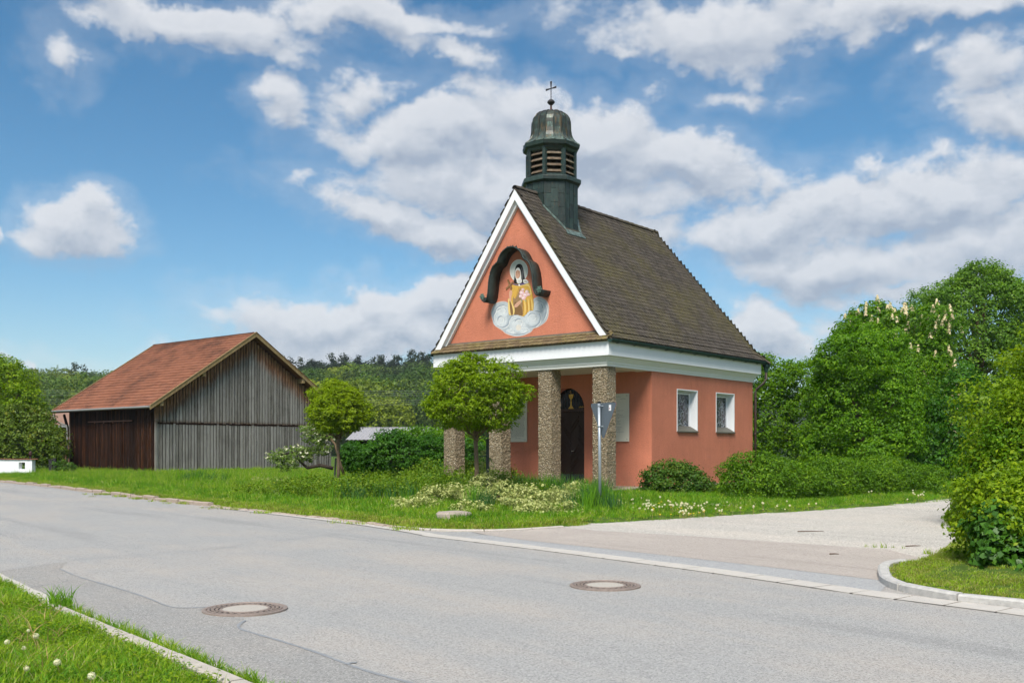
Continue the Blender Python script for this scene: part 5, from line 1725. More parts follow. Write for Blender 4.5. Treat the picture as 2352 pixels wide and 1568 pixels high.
# ------------------------------------------------------------------ plants
M['bark'] = simple('grey_brown_bark', (.17, .12, .075), .9, .35, 14, .5, 30, detail=6)
M['bark_dark'] = simple('dark_bark', (.045, .034, .026), .9, .4, 12, .6, 25, detail=6)
M['stake'] = simple('dark_stake', (.05, .055, .05), .8, .3, 10)
LF = {
    'acid': leaf_mat('acid_green_leaves', (.08, .17, .008), (.17, .29, .010), (.28, .41, .02), .45, 2.2),
    'acid2': leaf_mat('yellow_green_leaves', (.10, .18, .006), (.20, .32, .010), (.33, .45, .02), .45, 2.2),
    'mid': leaf_mat('fresh_green_leaves', (.034, .11, .010), (.11, .27, .014), (.25, .45, .024), .5, 1.0),
    'deep': leaf_mat('deep_green_leaves', (.016, .065, .010), (.042, .145, .015), (.10, .25, .026), .42, 1.2),
    'chest': leaf_mat('chestnut_leaves', (.03, .10, .011), (.09, .22, .016), (.21, .39, .026), .5, .9),
    'maple': leaf_mat('maple_leaves', (.042, .12, .022), (.12, .26, .036), (.24, .41, .06), .5, .8),
    'hedge': leaf_mat('clipped_hedge_leaves', (.032, .105, .010), (.105, .25, .012), (.25, .42, .018), .5, 1.1),
    'spirea': leaf_mat('light_hedge_leaves', (.028, .09, .007), (.085, .205, .010), (.21, .37, .014), .38, 1.3),
    'lime': leaf_mat('lime_green_leaves', (.05, .125, .006), (.16, .29, .010), (.33, .45, .02), .46, 1.1),
    'rose': leaf_mat('rose_bush_leaves', (.025, .08, .015), (.065, .16, .022), (.17, .20, .04), .38, 2.2),
    'rusty': leaf_mat('reddish_green_leaves', (.045, .085, .012), (.085, .16, .016), (.19, .21, .03), .3, 1.0),
    'cotone': leaf_mat('low_shrub_leaves', (.05, .12, .010), (.12, .23, .014), (.22, .27, .035), .38, 2.0),
    'varieg': leaf_mat('cream_edged_leaves', (.09, .17, .04), (.36, .43, .20), (.68, .72, .48), .30, 2.5),
    'apple': leaf_mat('apple_leaves', (.07, .13, .04), (.13, .23, .05), (.22, .32, .10), .4, 2.0),
    'petal': leaf_mat('white_petals', (.62, .60, .54), (.76, .74, .70), (.84, .82, .80), .3, 2.0),
    'candle': leaf_mat('cream_flower_candles', (.50, .45, .36), (.66, .61, .52), (.78, .74, .66), .3, 2.0),
    'ivy': leaf_mat('ivy_leaves', (.016, .06, .012), (.05, .15, .018), (.12, .27, .03), .25, 2.5, .35),
}


def tree(name, label, cat, base, mat, blobs, n, clump, per, leaf, trunk_r=.12, seed=0, bark='bark', tips=8, group=None, fork=None, part='crown', lk=6, **kw):
    t = empty(name, base, 0, label, cat, group)
    cx = sum(b[0] for b in blobs) / len(blobs); cy = sum(b[1] for b in blobs) / len(blobs)
    zlow = min(b[2] - b[5] for b in blobs); ztop = max(b[2] + b[5] * .6 for b in blobs)
    fork = fork or (base[0] * .6 + cx * .4, base[1] * .6 + cy * .4, max(base[2] + .3, zlow * .7 + ztop * .3))
    g = random.Random(seed)
    mb = MB(); b0, f0 = Vector(base), Vector(fork)
    trunk_mb(mb, t, [b0 - Vector((0, 0, .1)), b0.lerp(f0, .3) + Vector((g.uniform(-.03, .03), 0, 0)), b0.lerp(f0, .7), f0], [trunk_r * 1.25, trunk_r, trunk_r * .9, trunk_r * .8])
    mb.build('trunk', M[bark], t, smooth=True)
    tp = []
    for i in range(tips):
        b = blobs[i % len(blobs)]
        d = Vector((g.gauss(0, 1), g.gauss(0, 1), abs(g.gauss(0, 1)))).normalized()
        tp.append((b[0] + d.x * b[3] * .7, b[1] + d.y * b[4] * .7, b[2] + d.z * b[5] * .7))
    for i, q in enumerate(tp):
        limbs(t, base, fork, [q], trunk_r * .5, M[bark], seed=seed + i).build('branch', M[bark], t, smooth=True)
    crown(part, t, LF[mat], lump(blobs, lk, seed=seed) if lk else blobs, n, clump, per, leaf, seed, **kw)
    return t


# two grafted globe trees
def globe(name, label, x, y, Y, cz, rx, rz, seed, mat, zfork):
    X = (x - CX) * Y / F_PX
    base = (X, Y, za(X, Y))
    t = empty(name, base, 0, label, 'tree', 'globe trees beside the chapel')
    mb = MB(); trunk_mb(mb, t, [(X, Y, base[2] - .1), (X + .01, Y, 1.0), (X - .015, Y, zfork - .15), (X, Y, zfork)], [.072, .058, .056, .066]); mb.build('trunk', M['bark'], t, smooth=True)
    g = random.Random(seed)
    tips = []
    for i in range(34):
        a = g.uniform(0, 2 * math.pi); e = g.uniform(-.35, 1.4)
        tips.append((X + rx * .86 * math.cos(a) * math.cos(e), Y + rx * .86 * math.sin(a) * math.cos(e), cz + rz * .84 * math.sin(e) - (.15 if e < 0 else 0)))
    for i, q in enumerate(tips):
        limbs(t, base, (X + g.uniform(-.04, .04), Y + g.uniform(-.04, .04), zfork - g.uniform(0, .15)), [q], .013, M['bark'], seed=seed * 7 + i, wob=.09).build('branch', M['bark'], t, smooth=True)
    bl = [(X, Y, cz + .05, rx * .93, rx * .93, rz * .93), (X - rx * .34, Y, cz - .12, rx * .66, rx * .7, rz * .66), (X + rx * .36, Y - .1, cz - .10, rx * .66, rx * .7, rz * .66),
          (X + rx * .05, Y, cz + rz * .32, rx * .62, rx * .65, rz * .70), (X - rx * .15, Y - rx * .4, cz, rx * .6, rx * .6, rz * .6)]
    crown('crown', t, LF[mat], lump(bl, 8, (.22, .38), seed) + [(X + rx * .42 * math.cos(k), Y + rx * .42 * math.sin(k), cz - rz * .42, rx * .46, rx * .46, rz * .44) for k in (0, 1.05, 2.1, 3.15, 4.2, 5.25)], 2400, .11, 13, .08, seed, .42, inner=.10, jag=.24, flat=.5, up=.9, zmin=zfork + .08, low=1.0)
    return t


globe('globe_tree', 'larger ball-headed acid green tree before the chapel porch columns', 1094, 0, 25, 2.93, 1.29, 1.04, 3, 'acid', 1.80)
globe('globe_tree', 'smaller ball-headed yellow-green tree beside the grey barn gable', 777, 0, 33, 2.84, 1.02, .90, 4, 'acid2', 1.90)
X, Y = at(1120, 1100, 25.2)[:2]
st = empty('tree_stake', (X, Y, za(X, Y)), 0, 'dark round stake with tie bar supporting the tree by the columns', 'stake', 'stakes supporting the young trees')
mb = MB(); mb.tube([(0, 0, -.1), (0, 0, 1.62)], .04, 8); mb.build('post', M['stake'], st)
mb = MB(); mb.tube([(-.34, -.12, 1.16), (.03, -.02, 1.18)], .014, 6); mb.tube([(-.34, -.06, 1.16), (.03, .04, 1.18)], .014, 6); mb.build('tie', M['stake'], st)
X, Y = at(770, 1100, 33.3)[:2]
st = empty('tree_stake', (X, Y, za(X, Y)), 0, 'short green-grey stake leaning beside the trunk of the smaller tree', 'stake', 'stakes supporting the young trees')
mb = MB(); mb.tube([(-.05, 0, -.1), (.02, 0, 1.0)], .032, 8); mb.build('post', M['stake'], st)
mb = MB(); mb.tube([(-.0, -.04, .8), (.12, -.22, .82)], .01, 6); mb.build('tie', M['stake'], st)


def bl(x, y, Y, rx, ry=None, rd=None):
    """an ellipsoid given by its direction, distance and half sizes in metres"""
    p = at(x, y, Y); return (p[0], p[1], p[2], rx, rd or rx, ry or rx)


# hedge and trees behind the chapel
h = []
for x in range(1680, 2140, 48): h.append(bl(x, 955 + (x % 5) * 4, 43, 1.15, 1.6, 1.2))
for x in range(1670, 2140, 52): h.append(bl(x, 868 + (x % 7) * 2, 43.4, 1.05, 1.0, 1.2))
for x in range(1670, 2120, 56): h.append(bl(x, 1045, 43, 1.1, 1.1, 1.1))
tree('tall_hedge', 'tall dark green hedge behind the right side of the chapel', 'hedge', at(1850, 1090, 43), 'hedge', h, 6400, .24, 14, .12, .12, 11, 'bark_dark', 10, part='foliage', inner=.38, lk=6)
tree('round_tree', 'dome-shaped dense green tree in front of the flowering chestnut', 'tree', at(1985, 1092, 38.5),
     'mid', [bl(1985, 905, 38.5, 1.95, 2.35, 1.9), bl(1935, 955, 38, 1.2, 1.9, 1.3), bl(2040, 950, 38, 1.3, 1.9, 1.3), bl(1965, 830, 38.5, 1.15, 1.2, 1.2), bl(2010, 845, 38.5, 1.1, 1.3, 1.2), bl(1990, 1010, 37.6, 1.7, 1.0, 1.4), bl(1890, 1010, 39, 1.0, 1.1, 1.0)],
     4200, .20, 15, .105, .13, 12, tips=8, inner=.10, jag=.12, lk=12)
ch_b = [bl(2060, 800, 46, 2.3, 1.9, 2.2), bl(2020, 770, 46, 1.5, 1.2, 1.6), bl(2110, 830, 45, 1.5, 1.7, 1.6), bl(2090, 920, 45, 1.8, 2.2, 1.8), bl(2140, 960, 44.5, 1.2, 1.9, 1.4), bl(2080, 1010, 44.5, 1.9, 1.8, 1.8), bl(1985, 775, 46.5, 1.2, .9, 1.2), bl(2150, 880, 45, .9, 1.3, 1.2)]
chestnut = tree('chestnut_tree', 'horse chestnut tree with cream flower candles', 'tree', at(2080, 1096, 45.5), 'chest', ch_b, 3300, .27, 13, .17, .2, 13, tips=9, inner=.10, aspect=.5, up=.2, jag=.12, lk=11)
g = random.Random(5); cnt = 0; cand = MB(); spots_c = []
ch_l = lump(ch_b, 11, seed=13)
tries = 0
while len(spots_c) < 140 and tries < 60000:
    tries += 1
    b = g.choice(ch_l); d = Vector((g.gauss(0, 1), -abs(g.gauss(0, 1)) - .1, g.gauss(.25, .8))).normalized()
    p = (b[0] + d.x * b[3] * 1.12, b[1] + d.y * b[4] * 1.12, b[2] + d.z * b[5] * 1.12)
    if any(math.dist(p, (q[0], q[1], q[2])) < min(q[3:]) * .95 for q in ch_l): continue
    sx_ = CX + p[0] * F_PX / p[1]; sy_ = HY - (p[2] - CAM_H) * F_PX / p[1]
    if sx_ < 1940 or (sx_ < 2085 and sy_ > 800 + (sx_ - 1950) * .9 - 40) or min([math.dist(p, q_) for q_ in spots_c] + [9]) < .26: continue
    spots_c.append(p)
Pc, Nc, Sc = [], [], []
for p in spots_c:
    hh = g.uniform(.24, .36); tx, ty = g.uniform(-.15, .15), g.uniform(-.15, .15)
    Pc, Nc, Sc = [], [], []
    for i in range(34):
        f = g.random(); r = .10 * (1 - f * .75); a = g.uniform(0, 6.28)
        Pc.append((r * math.cos(a) + tx * f * hh, r * math.sin(a) + ty * f * hh, f * hh)); Nc.append((math.cos(a), math.sin(a), .3)); Sc.append(g.uniform(.08, .11))
    o = link('flower_candle', leaves_mesh('flower_candle', np.array(Pc), np.array(Nc), np.array(Sc), LF['candle'], .9, seed=3), chestnut, Vector(p) - Vector(chestnut.location))
mp_b = [bl(2230, 750, 57, 3.2, 3.0, 3.0), bl(2190, 725, 57, 1.8, 1.7, 1.8), bl(2255, 690, 57, 2.3, 1.9, 2.2), bl(2310, 740, 57, 2.1, 2.2, 2.1), bl(2220, 860, 56, 2.8, 2.5, 2.6), bl(2320, 850, 56, 2.3, 2.4, 2.2), bl(2190, 800, 56.5, 1.6, 1.9, 1.6), bl(2235, 655, 57, 1.2, .9, 1.2), bl(2285, 655, 57, 1.1, .9, 1.2), bl(2340, 700, 57.5, .9, .7, 1)]
tree('tall_tree', 'tallest tree, a dense round-crowned maple rising behind the chestnut', 'tree', at(2245, 1080, 57), 'maple', mp_b, 3700, .36, 17, .17, .3, 14, tips=9, inner=.10, jag=.12, lk=11)
tree('back_shrub', 'tall dark undergrowth between the chestnut and the bright bush', 'shrub', at(2150, 1112, 37.5), 'deep', [bl(2130, 1060, 37.5, 1.0, .85, 1.0), bl(2180, 1010, 38, 1.3, 1.3, 1.2), bl(2205, 940, 38.5, 1.2, 1.5, 1.2), bl(2075, 1075, 37.4, .9, .6, .9)], 1300, .24, 9, .14, .06, 15, 'bark_dark', 5, part='foliage')

# low rounded hedge by the lane
h = []
for i in range(9):
    f = i / 8
    x, y = 6.75 + f * 5.6, 26.7 + f * 4.4
    h.append((x, y, .50 + .07 * math.sin(i * 2.1), 1.12, 1.05, .66 + .05 * math.cos(i * 1.7)))
tree('low_hedge', 'long low rounded green hedge beside the pale lane', 'hedge', (9.4, 28.8, za(9.4, 28.8)), 'spirea', h, 8000, .12, 11, .062, .03, 16, 'bark_dark', 14, part='foliage', zmin=.08, inner=.12, jag=.07, lk=4)
rb = [(4.78, 28.7, .52, .78, .6, .5), (4.55, 28.7, .82, .42, .4, .35), (5.15, 28.6, .55, .55, .5, .42), (4.2, 28.8, .45, .35, .35, .3), (4.95, 28.7, .85, .30, .35, .30), (5.6, 28.55, .32, .3, .35, .25)]
tree('rose_bush', 'loose reddish-green rose bush against the chapel wall', 'shrub', (4.8, 28.7, za(4.8, 28.7)), 'rose', rb, 1250, .13, 10, .075, .02, 17, 'bark_dark', 12, part='foliage', zmin=.08, jag=.3)
g = random.Random(31)
for (x, y, z, L, dx) in ((4.35, 28.65, 1.0, .45, -.1), (4.95, 28.7, 1.05, .4, .05), (6.15, 27.2, 1.1, .42, .06), (3.95, 28.7, .7, .35, -.4)):
    t = empty('shoot', (x, y, z - .5), 0); t.parent = None
    bpy.data.objects.remove(t)

# big bright bush at the right edge, leaning over the lane
bb = [(10.8, 18.9, 1.55, 1.85, 1.7, 1.5), (9.55, 18.6, .90, .95, 1.1, .85), (10.1, 18.6, 1.85, .95, 1.1, .9), (11.6, 18.9, 3.25, 1.6, 1.4, 1.05), (10.7, 19.0, 2.55, .9, 1.0, .85), (12.8, 18.6, 2.2, 1.8, 1.8, 2.1), (9.25, 18.4, .42, .7, .8, .40), (10.6, 17.6, .9, 1.2, .9, .9), (11.9, 17.6, 1.6, 1.3, 1.1, 1.5), (9.75, 17.3, .45, .55, .6, .4), (12.9, 18.8, 3.6, 1.1, 1.1, .6)]
tree('large_bush', 'large overhanging bright green bush on the grassy corner of the lane', 'shrub', (10.9, 18.7, .15), 'lime', bb[:5] + bb[5:6] + bb[10:], 5200, .17, 11, .085, .07, 18, 'bark_dark', 12, part='foliage', zmin=.06, jag=.24)
tree('dark_bush', 'darker small-leaved bush under the large bright bush at the lane edge', 'shrub', (9.7, 18.0, .1), 'hedge', [bb[1], bb[6], bb[7], bb[9], (10.2, 18.1, 1.5, 1.2, .9, .8), (11.6, 17.4, 1.2, 1.2, .9, 1.1)], 4200, .13, 11, .075, .05, 19, 'bark_dark', 8, part='foliage', zmin=.05, jag=.2)
# near bush with ivy, round a heap of old trunks
nb = [(6.15, 12.0, .62, .40, .35, .34), (6.35, 11.7, .5, .4, .3, .36), (6.45, 12.6, .95, .62, .5, .28), (6.1, 12.35, .78, .34, .35, .24), (7.0, 12.7, 1.0, .6, .5, .32), (6.05, 12.8, .5, .32, .4, .36), (6.6, 13.0, .65, .6, .45, .5)]
tree('yellow_green_shrub', 'yellow-green shrub arching over the old logs', 'shrub', (6.7, 12.8, h_c(6.7, 12.8)[0]), 'lime', nb, 1700, .09, 10, .065, .03, 20, 'bark_dark', 12, part='foliage', zmin=.12, jag=.4)
tree('ivy_bush', 'glossy dark green broad-leaved bush over bare soil at the foot of the logs', 'shrub', (6.2, 11.9, h_c(6.2, 11.9)[0]), 'ivy', [(5.98, 11.9, .40, .30, .32, .32), (5.90, 11.85, .22, .26, .28, .16), (6.15, 11.35, .12, .22, .18, .10), (5.95, 12.1, .6, .26, .26, .22), (6.9, 11.6, .25, .3, .25, .2)], 720, .11, 8, .09, .02, 21, 'bark_dark', 8, part='foliage', aspect=.85, zmin=.1, jag=.2)
M['oldlog'] = simple('old_grey_trunk', (.15, .105, .075), .9, .4, 9, .8, 20, detail=7)
for i, (a, b, r, lab) in enumerate((((5.98, 11.75, .1), (6.28, 11.7, 1.0), .075, 'upright weathered grey trunk leaning right among the shrubs'), ((6.0, 11.5, .12), (6.55, 11.5, .95), .085, 'thickest leaning old trunk nearest the lawn'),
                                    ((6.2, 11.85, .2), (5.86, 11.9, .98), .055, 'slim bare trunk leaning left out of the yellow-green shrub'), ((5.95, 11.3, .12), (6.8, 11.3, .40), .09, 'low lying old log beside the dark soil'),
                                    ((6.35, 11.9, .3), (6.1, 11.9, 1.0), .06, 'short stub of trunk standing between the leaning ones'))):
    a = (a[0] + .22, *a[1:]); b = (b[0] + .22, b[1], b[2] * .8); mb = MB(); A, B = Vector(a), Vector(b)
    mb.tube([A, A.lerp(B, .3) + Vector((.03, 0, .02)), A.lerp(B, .65) + Vector((-.02, .02, 0)), B], [r * 1.15, r, r * .95, r * .8], 9)
    tag(mb.build('old_log', M['oldlog'], smooth=False), lab, 'log', 'old logs among the shrubs on the corner')

# hedge and apple tree between barn and chapel
hb = [bl(905, 1050, 37, 1.25, .85, 1.1), bl(850, 1062, 37, .95, .65, 1.0), bl(960, 1050, 37.5, 1.1, .75, 1.0), bl(1005, 1045, 38, 1.0, .8, 1.0), bl(905, 1018, 37, .6, .35, .8), bl(815, 1050, 37.5, .6, .5, .8), bl(1060, 1058, 38.5, 1.2, .7, 1.0), bl(990, 1085, 36.5, .9, .4, .8), bl(1110, 1062, 39, 1.0, .6, 1.0)]
tree('dark_hedge', 'dense dark green bushy hedge between the barn and the chapel', 'hedge', (-4.3, 37.2, .2), 'deep', hb, 3000, .16, 13, .10, .05, 22, 'bark_dark', 8, part='foliage', zmin=.1, jag=.2)
tree('garden_shrub', 'lighter green loose shrub rising behind the dark hedge near the columns', 'shrub', (-2.8, 39.6, .2), 'mid', [bl(1025, 1015, 40, .9, .6, .8), bl(985, 1005, 41, .9, .45, .8), bl(1085, 1030, 40.5, .7, .6, .8), bl(940, 1000, 41, .5, .3, .6)], 850, .20, 9, .12, .05, 23, 'bark_dark', 5, part='foliage', zmin=.1, jag=.3)
ap = empty('apple_tree', (-6.6, 36, .22), 0, 'gnarled old apple tree in white blossom bent low before the barn', 'tree')
def A_(x, y, Y=36): return Vector(at(x, y, Y)) - Vector((-6.6, 36, .22))
mb = MB(); mb.tube([A_(790, 1090), A_(780, 1060), A_(770, 1020), A_(752, 998)], [.06, .05, .045, .04], 8); mb.build('trunk', M['bark'], ap, smooth=True)
mb = MB(); mb.tube([A_(765, 1075), A_(735, 1068), A_(706, 1074), A_(690, 1060), A_(683, 1045)], [.07, .065, .06, .045, .02], 8); mb.build('branch', M['bark_dark'], ap, smooth=True)
mb = MB(); mb.tube([A_(757, 1003), A_(744, 1000), A_(725, 990), A_(700, 986)], [.12, .10, .05, .03], 8); mb.build('branch', M['bark_dark'], ap, smooth=True)
mb = MB(); mb.tube([A_(692, 1052), A_(702, 1040), A_(690, 1035), A_(665, 1040), A_(640, 1046)], [.07, .06, .045, .03, .015], 8); mb.build('branch', M['bark_dark'], ap, smooth=True)
ab = [bl(640, 1048, 36, .42, .22, .4), bl(672, 1040, 36, .45, .25, .4), bl(655, 1062, 35.8, .4, .25, .4), bl(700, 1035, 36, .3, .14, .35), bl(728, 1005, 36, .50, .22, .5), bl(708, 985, 36, .35, .13, .4), bl(750, 992, 36.2, .45, .2, .4), bl(700, 1050, 36, .35, .16, .3), bl(735, 1030, 36, .4, .2, .4)]
crown('crown', ap, LF['apple'], ab, 620, .10, 8, .085, 30, .5, jag=.4)
crown('blossom', ap, LF['petal'], ab, 95, .06, 7, .06, 31, .9, jag=.4, inner=.0)

# bushes and trees at the left edge
tree('light_green_tree', 'bright yellow-green tree at the left end behind the bush', 'tree', at(5, 1070, 62), 'lime', [bl(-10, 900, 62, 2.0, 2.2, 2.0), bl(30, 880, 62, 1.3, 1.3, 1.3), bl(55, 915, 61, 1.0, 1.0, 1.0), bl(-40, 850, 62, 1.8, 1.2, 1.6), bl(40, 950, 61, 1.3, 1.0, 1.2), bl(75, 935, 61, .6, .5, .8), bl(10, 960, 61, 1.6, 1.2, 1.2)], 1900, .30, 9, .17, .2, 24, tips=6, jag=.2)
tree('russet_bush', 'broad reddish-green bush beside the left corner of the barn', 'shrub', at(75, 1078, 56), 'rusty', [bl(60, 1010, 56, 1.8, 1.5, 1.5), bl(110, 1015, 55, 1.05, 1.2, 1.1), bl(20, 1000, 56, 1.7, 1.5, 1.5), bl(85, 965, 56, .9, .7, 1.0), bl(135, 1030, 54.6, .5, .75, .6), bl(-30, 1000, 56, 1.5, 1.6, 1.3), bl(50, 950, 56, .8, .5, .9)], 3300, .24, 9, .14, .12, 25, 'bark_dark', 7, part='foliage', zmin=.2, jag=.17)
tree('low_garden_shrub', 'small low shrub with pale flowers at the foot of the barn downpipe', 'shrub', at(145, 1082, 50), 'rose', [bl(143, 1070, 50, .42, .28, .4), bl(160, 1073, 50, .25, .2, .3)], 120, .12, 8, .09, .02, 26, 'bark_dark', 4, part='foliage')

# ground cover beds round the chapel
def bed(label, pts, mat, n, clump, leaf, seed, name='low_shrub', per=9, **kw):
    bls = [(x, y, za(x, y) + h * .38, r, r * .8, h * .85) for x, y, r, h in pts]
    c = (sum(p[0] for p in pts) / len(pts), sum(p[1] for p in pts) / len(pts))
    return tree(name, label, 'shrub', (c[0], c[1], za(*c)), mat, bls, n, clump, per, leaf, .015, seed, 'bark_dark', 9, part='foliage', zmin=.05, **kw)


def gb_(x, y, z=.15): return gp(x, y, z)
q = [gb_(x, y) + (r, h) for x, y, r, h in ((650, 1138, 1.1, .35), (710, 1135, 1.1, .45), (770, 1142, 1.1, .5), (830, 1146, 1.0, .5), (890, 1142, 1.0, .5), (950, 1146, .9, .45), (1000, 1138, 1.0, .5), (1060, 1135, 1.0, .6), (1120, 1140, .9, .55), (1175, 1145, .8, .45), (1000, 1125, 1.0, .65), (1070, 1120, .9, .7), (1140, 1125, .8, .65), (850, 1130, 1.3, .5), (930, 1128, 1.1, .5))]
bed('spreading low olive-green shrub bed left of the columns', q, 'cotone', 3700, .16, .075, 40, jag=.35, inner=.2)
q = [gb_(x, y) + (r, h) for x, y, r, h in ((925, 1168, .35, .22), (960, 1166, .4, .25), (1010, 1160, .45, .35), (1060, 1158, .45, .42), (1110, 1152, .40, .62), (1112, 1150, .2, .95), (1150, 1162, .5, .42), (1200, 1165, .5, .40), (1250, 1166, .5, .38), (1300, 1160, .5, .42), (1330, 1152, .4, .40), (1390, 1165, .3, .22), (1080, 1172, .4, .22), (1230, 1178, .4, .22), (1290, 1176, .4, .25))]
bed('bed of cream-and-green variegated shrub in front of the columns', q, 'varieg', 2600, .10, .072, 41, 'variegated_shrub', jag=.38, inner=.15, aspect=.5)
q = [gb_(x, y) + (r, h) for x, y, r, h in ((650, 1118, .4, .2), (690, 1122, .4, .25), (600, 1112, .4, .2))]
bed('thin patch of pale flowering ground cover in the meadow near the small tree', q, 'varieg', 150, .14, .06, 42, 'flowering_ground_cover', jag=.5)

# ------------------------------------------------------------------ wooded hills
def hill_z(X, Y):
    r1 = (15 * sst((Y - 160) / 170) + 6.5 * sst((Y - 340) / 90) - 10 * sst((Y - 450) / 150)) * (1 + .10 * np.sin(X * .011 + 1.2) + .06 * np.sin(X * .035))
    r1 = r1 * (1 - .20 * np.exp(-(((X + 110) / 45) ** 2)))
    return -.2 + r1


gx, gy = np.meshgrid(np.linspace(-420, 420, 85), np.linspace(140, 700, 57))
me = bpy.data.meshes.new('wooded_hill'); V = np.stack([gx.ravel(), gy.ravel(), hill_z(gx.ravel(), gy.ravel())], 1)
nx = gx.shape[1]
Fh = [(j * nx + i, j * nx + i + 1, (j + 1) * nx + i + 1, (j + 1) * nx + i) for j in range(gx.shape[0] - 1) for i in range(nx - 1)]
me.from_pydata(V.tolist(), [], Fh); me.materials.append(simple('shaded_forest_floor', (.02, .035, .012), .95)); me.polygons.foreach_set('use_smooth', [True] * len(Fh))  # floor colour darkened so that the gaps between crowns look shaded
tag(link('hill', me), kind='structure')
def far(n, a, b, c):
    m = leaf_mat(n, a, b, c, .3, .12)
    nt = m.node_tree; N = NT(nt)
    rp = next(x for x in nt.nodes if x.type == 'VALTORGB')
    for l in list(rp.inputs[0].links): nt.links.remove(l)
    nt.links.new(N.math('ADD', N.math('MULTIPLY', N.add('ShaderNodeObjectInfo').outputs['Random'], .65), N.math('MULTIPLY', N.add('ShaderNodeNewGeometry').outputs['Random Per Island'], .35)), rp.inputs[0])
    return m



FM = [far('far_beech', (.022, .06, .014), (.07, .15, .022), (.15, .24, .03)), far('far_oak', (.018, .05, .014), (.05, .11, .02), (.12, .20, .03)),
      far('far_young_beech', (.08, .14, .015), (.15, .22, .018), (.23, .29, .025)), far('far_bare_oak', (.03, .06, .02), (.06, .115, .03), (.11, .17, .04)), far('far_pine', (.010, .024, .016), (.022, .042, .026), (.042, .070, .036))]


def far_tree(mat, seed, conifer=False):
    g = np.random.default_rng(seed)
    if conifer:
        bls = [(0, 0, z, .20 * (1.18 - z) * g.uniform(.6, 1.25) + .02, .20 * (1.18 - z) * g.uniform(.6, 1.25) + .02, .045) for z in np.linspace(.28, .97, 10)]
        bls = [(g.normal() * .035, g.normal() * .035, *b[2:]) for b in bls] + [(g.uniform(-.16, .16), g.uniform(-.16, .16), g.uniform(.4, .8), .10, .10, .05) for _ in range(7)]
        P, Nn, Sz = leaf_cloud(bls, 330, .05, 7, .040, seed, inner=.45, jag=.2)
        me = leaves_mesh('far_tree', P, Nn, Sz, mat, .6, seed=seed)
    else:
        bls = [(0, 0, .56, .37, .37, .36)] + [(g.uniform(-.2, .2), g.uniform(-.2, .2), g.uniform(.45, .78), *(g.uniform(.18, .28),) * 2, g.uniform(.15, .22)) for _ in range(5)]
        P, Nn, Sz = leaf_cloud(bls, 260, .07, 8, .038, seed, inner=.08, zmin=.05, jag=.08)
        me = leaves_mesh('far_tree', P, Nn, Sz, mat, .8, seed=seed)
    return me


tpl = [far_tree(FM[i % 4], 60 + i) for i in range(8)] + [far_tree(FM[4], 80 + i, True) for i in range(3)]
tob = [bpy.data.objects.new('wood', m) for m in tpl]
g = np.random.default_rng(77)
Xs, Ys, Sx, Sz_, Ix = [], [], [], [], []
placed = []
for k in range(9000):
    Y = 168 + 290 * g.random() ** 1.25; X = g.uniform(-.62, .30) * Y
    if X > .18 * Y: continue
    con = (Y > 305 and X > -.27 * Y and g.random() < .93) or (X < -.4 * Y and Y > 300 and g.random() < .01)
    s = (g.uniform(9, 15) if Y < 330 else g.uniform(9, 14)) if not con else g.uniform(12, 16)
    mind = (7.6 if Y < 330 else 5.5) if not con else 3.7
    if any((X - a) ** 2 + (Y - b) ** 2 < mind ** 2 for a, b in placed[-900:]): continue
    placed.append((X, Y)); Xs.append(X); Ys.append(Y)
    Sx.append((s * g.uniform(.85, 1.15), s * g.uniform(.85, 1.15), s * (1.0 if not con else 1.1))); Ix.append(g.integers(8, 11) if con else g.integers(0, 8))
Zs = hill_z(np.array(Xs), np.array(Ys))
# the trees at the lower rim of the wood and the pines that stand up on the skyline are single trees, the rest is one mass
order = np.argsort(np.array(Ys))
rim = [i for i in order if Ix[i] < 8 and (-.52 < Xs[i] / Ys[i] < -.3 or -.16 < Xs[i] / Ys[i] < -.05)][:40]
sky_ = [i for i in range(len(Xs)) if Ix[i] >= 8 and 400 < Ys[i] < 445 and -.235 < Xs[i] / Ys[i] < -.085][:26]
single = set(rim) | set(sky_)
for n_, i in enumerate(rim + sky_):
    con = Ix[i] >= 8
    s = Sx[i]
    if con: s = (s[0] * 1.05, s[1] * 1.05, s[2] * g.uniform(.92, 1.2))
    o = link('pine_tree' if con else 'forest_tree', tpl[int(Ix[i])], None, (Xs[i], Ys[i], Zs[i]), (0, 0, g.uniform(0, 6.28)), s)
    tag(o, 'dark pine standing on the skyline of the wooded hill' if con else 'broadleaf tree at the lower edge of the hillside wood', 'tree', 'pines on the skyline of the hill' if con else 'broadleaf trees at the edge of the wood')
rest = [i for i in range(len(Xs)) if i not in single]
scatter('forest', [(Xs[i], Ys[i], Zs[i]) for i in rest], g.uniform(0, 6.28, len(rest)), [Sx[i] for i in rest], [Ix[i] for i in rest], tob, label='dense mixed wood covering the hill behind the barn', cat='wood')

# ------------------------------------------------------------------ grass
def grass_mat(name, a, b, c, dry=None):
    m, N, bs = new_mat(name)
    r = island(N); n = N.noise(pos(N), .9, 4, .6)
    co = N.ramp(N.math('ADD', N.math('MULTIPLY', r, .5), N.math('MULTIPLY', N.maprange(n, .32, .68), .5)), [(0, a), (.5, b), (1, c)])
    if dry: co = N.mix(N.math('MULTIPLY', N.maprange(r, .84, .9), .8), co, c4(dry))
    N.l.new(co, bs.inputs['Base Color']); bs.inputs['Roughness'].default_value = .55; bs.inputs['Specular IOR Level'].default_value = .2
    tr = N.add('ShaderNodeBsdfTranslucent'); N.l.new(co, tr.inputs[0]); ms = N.add('ShaderNodeMixShader'); ms.inputs[0].default_value = .4
    N.l.new(bs.outputs[0], ms.inputs[1]); N.l.new(tr.outputs[0], ms.inputs[2]); N.l.new(ms.outputs[0], m.node_tree.nodes['Material Output'].inputs[0])
    return m


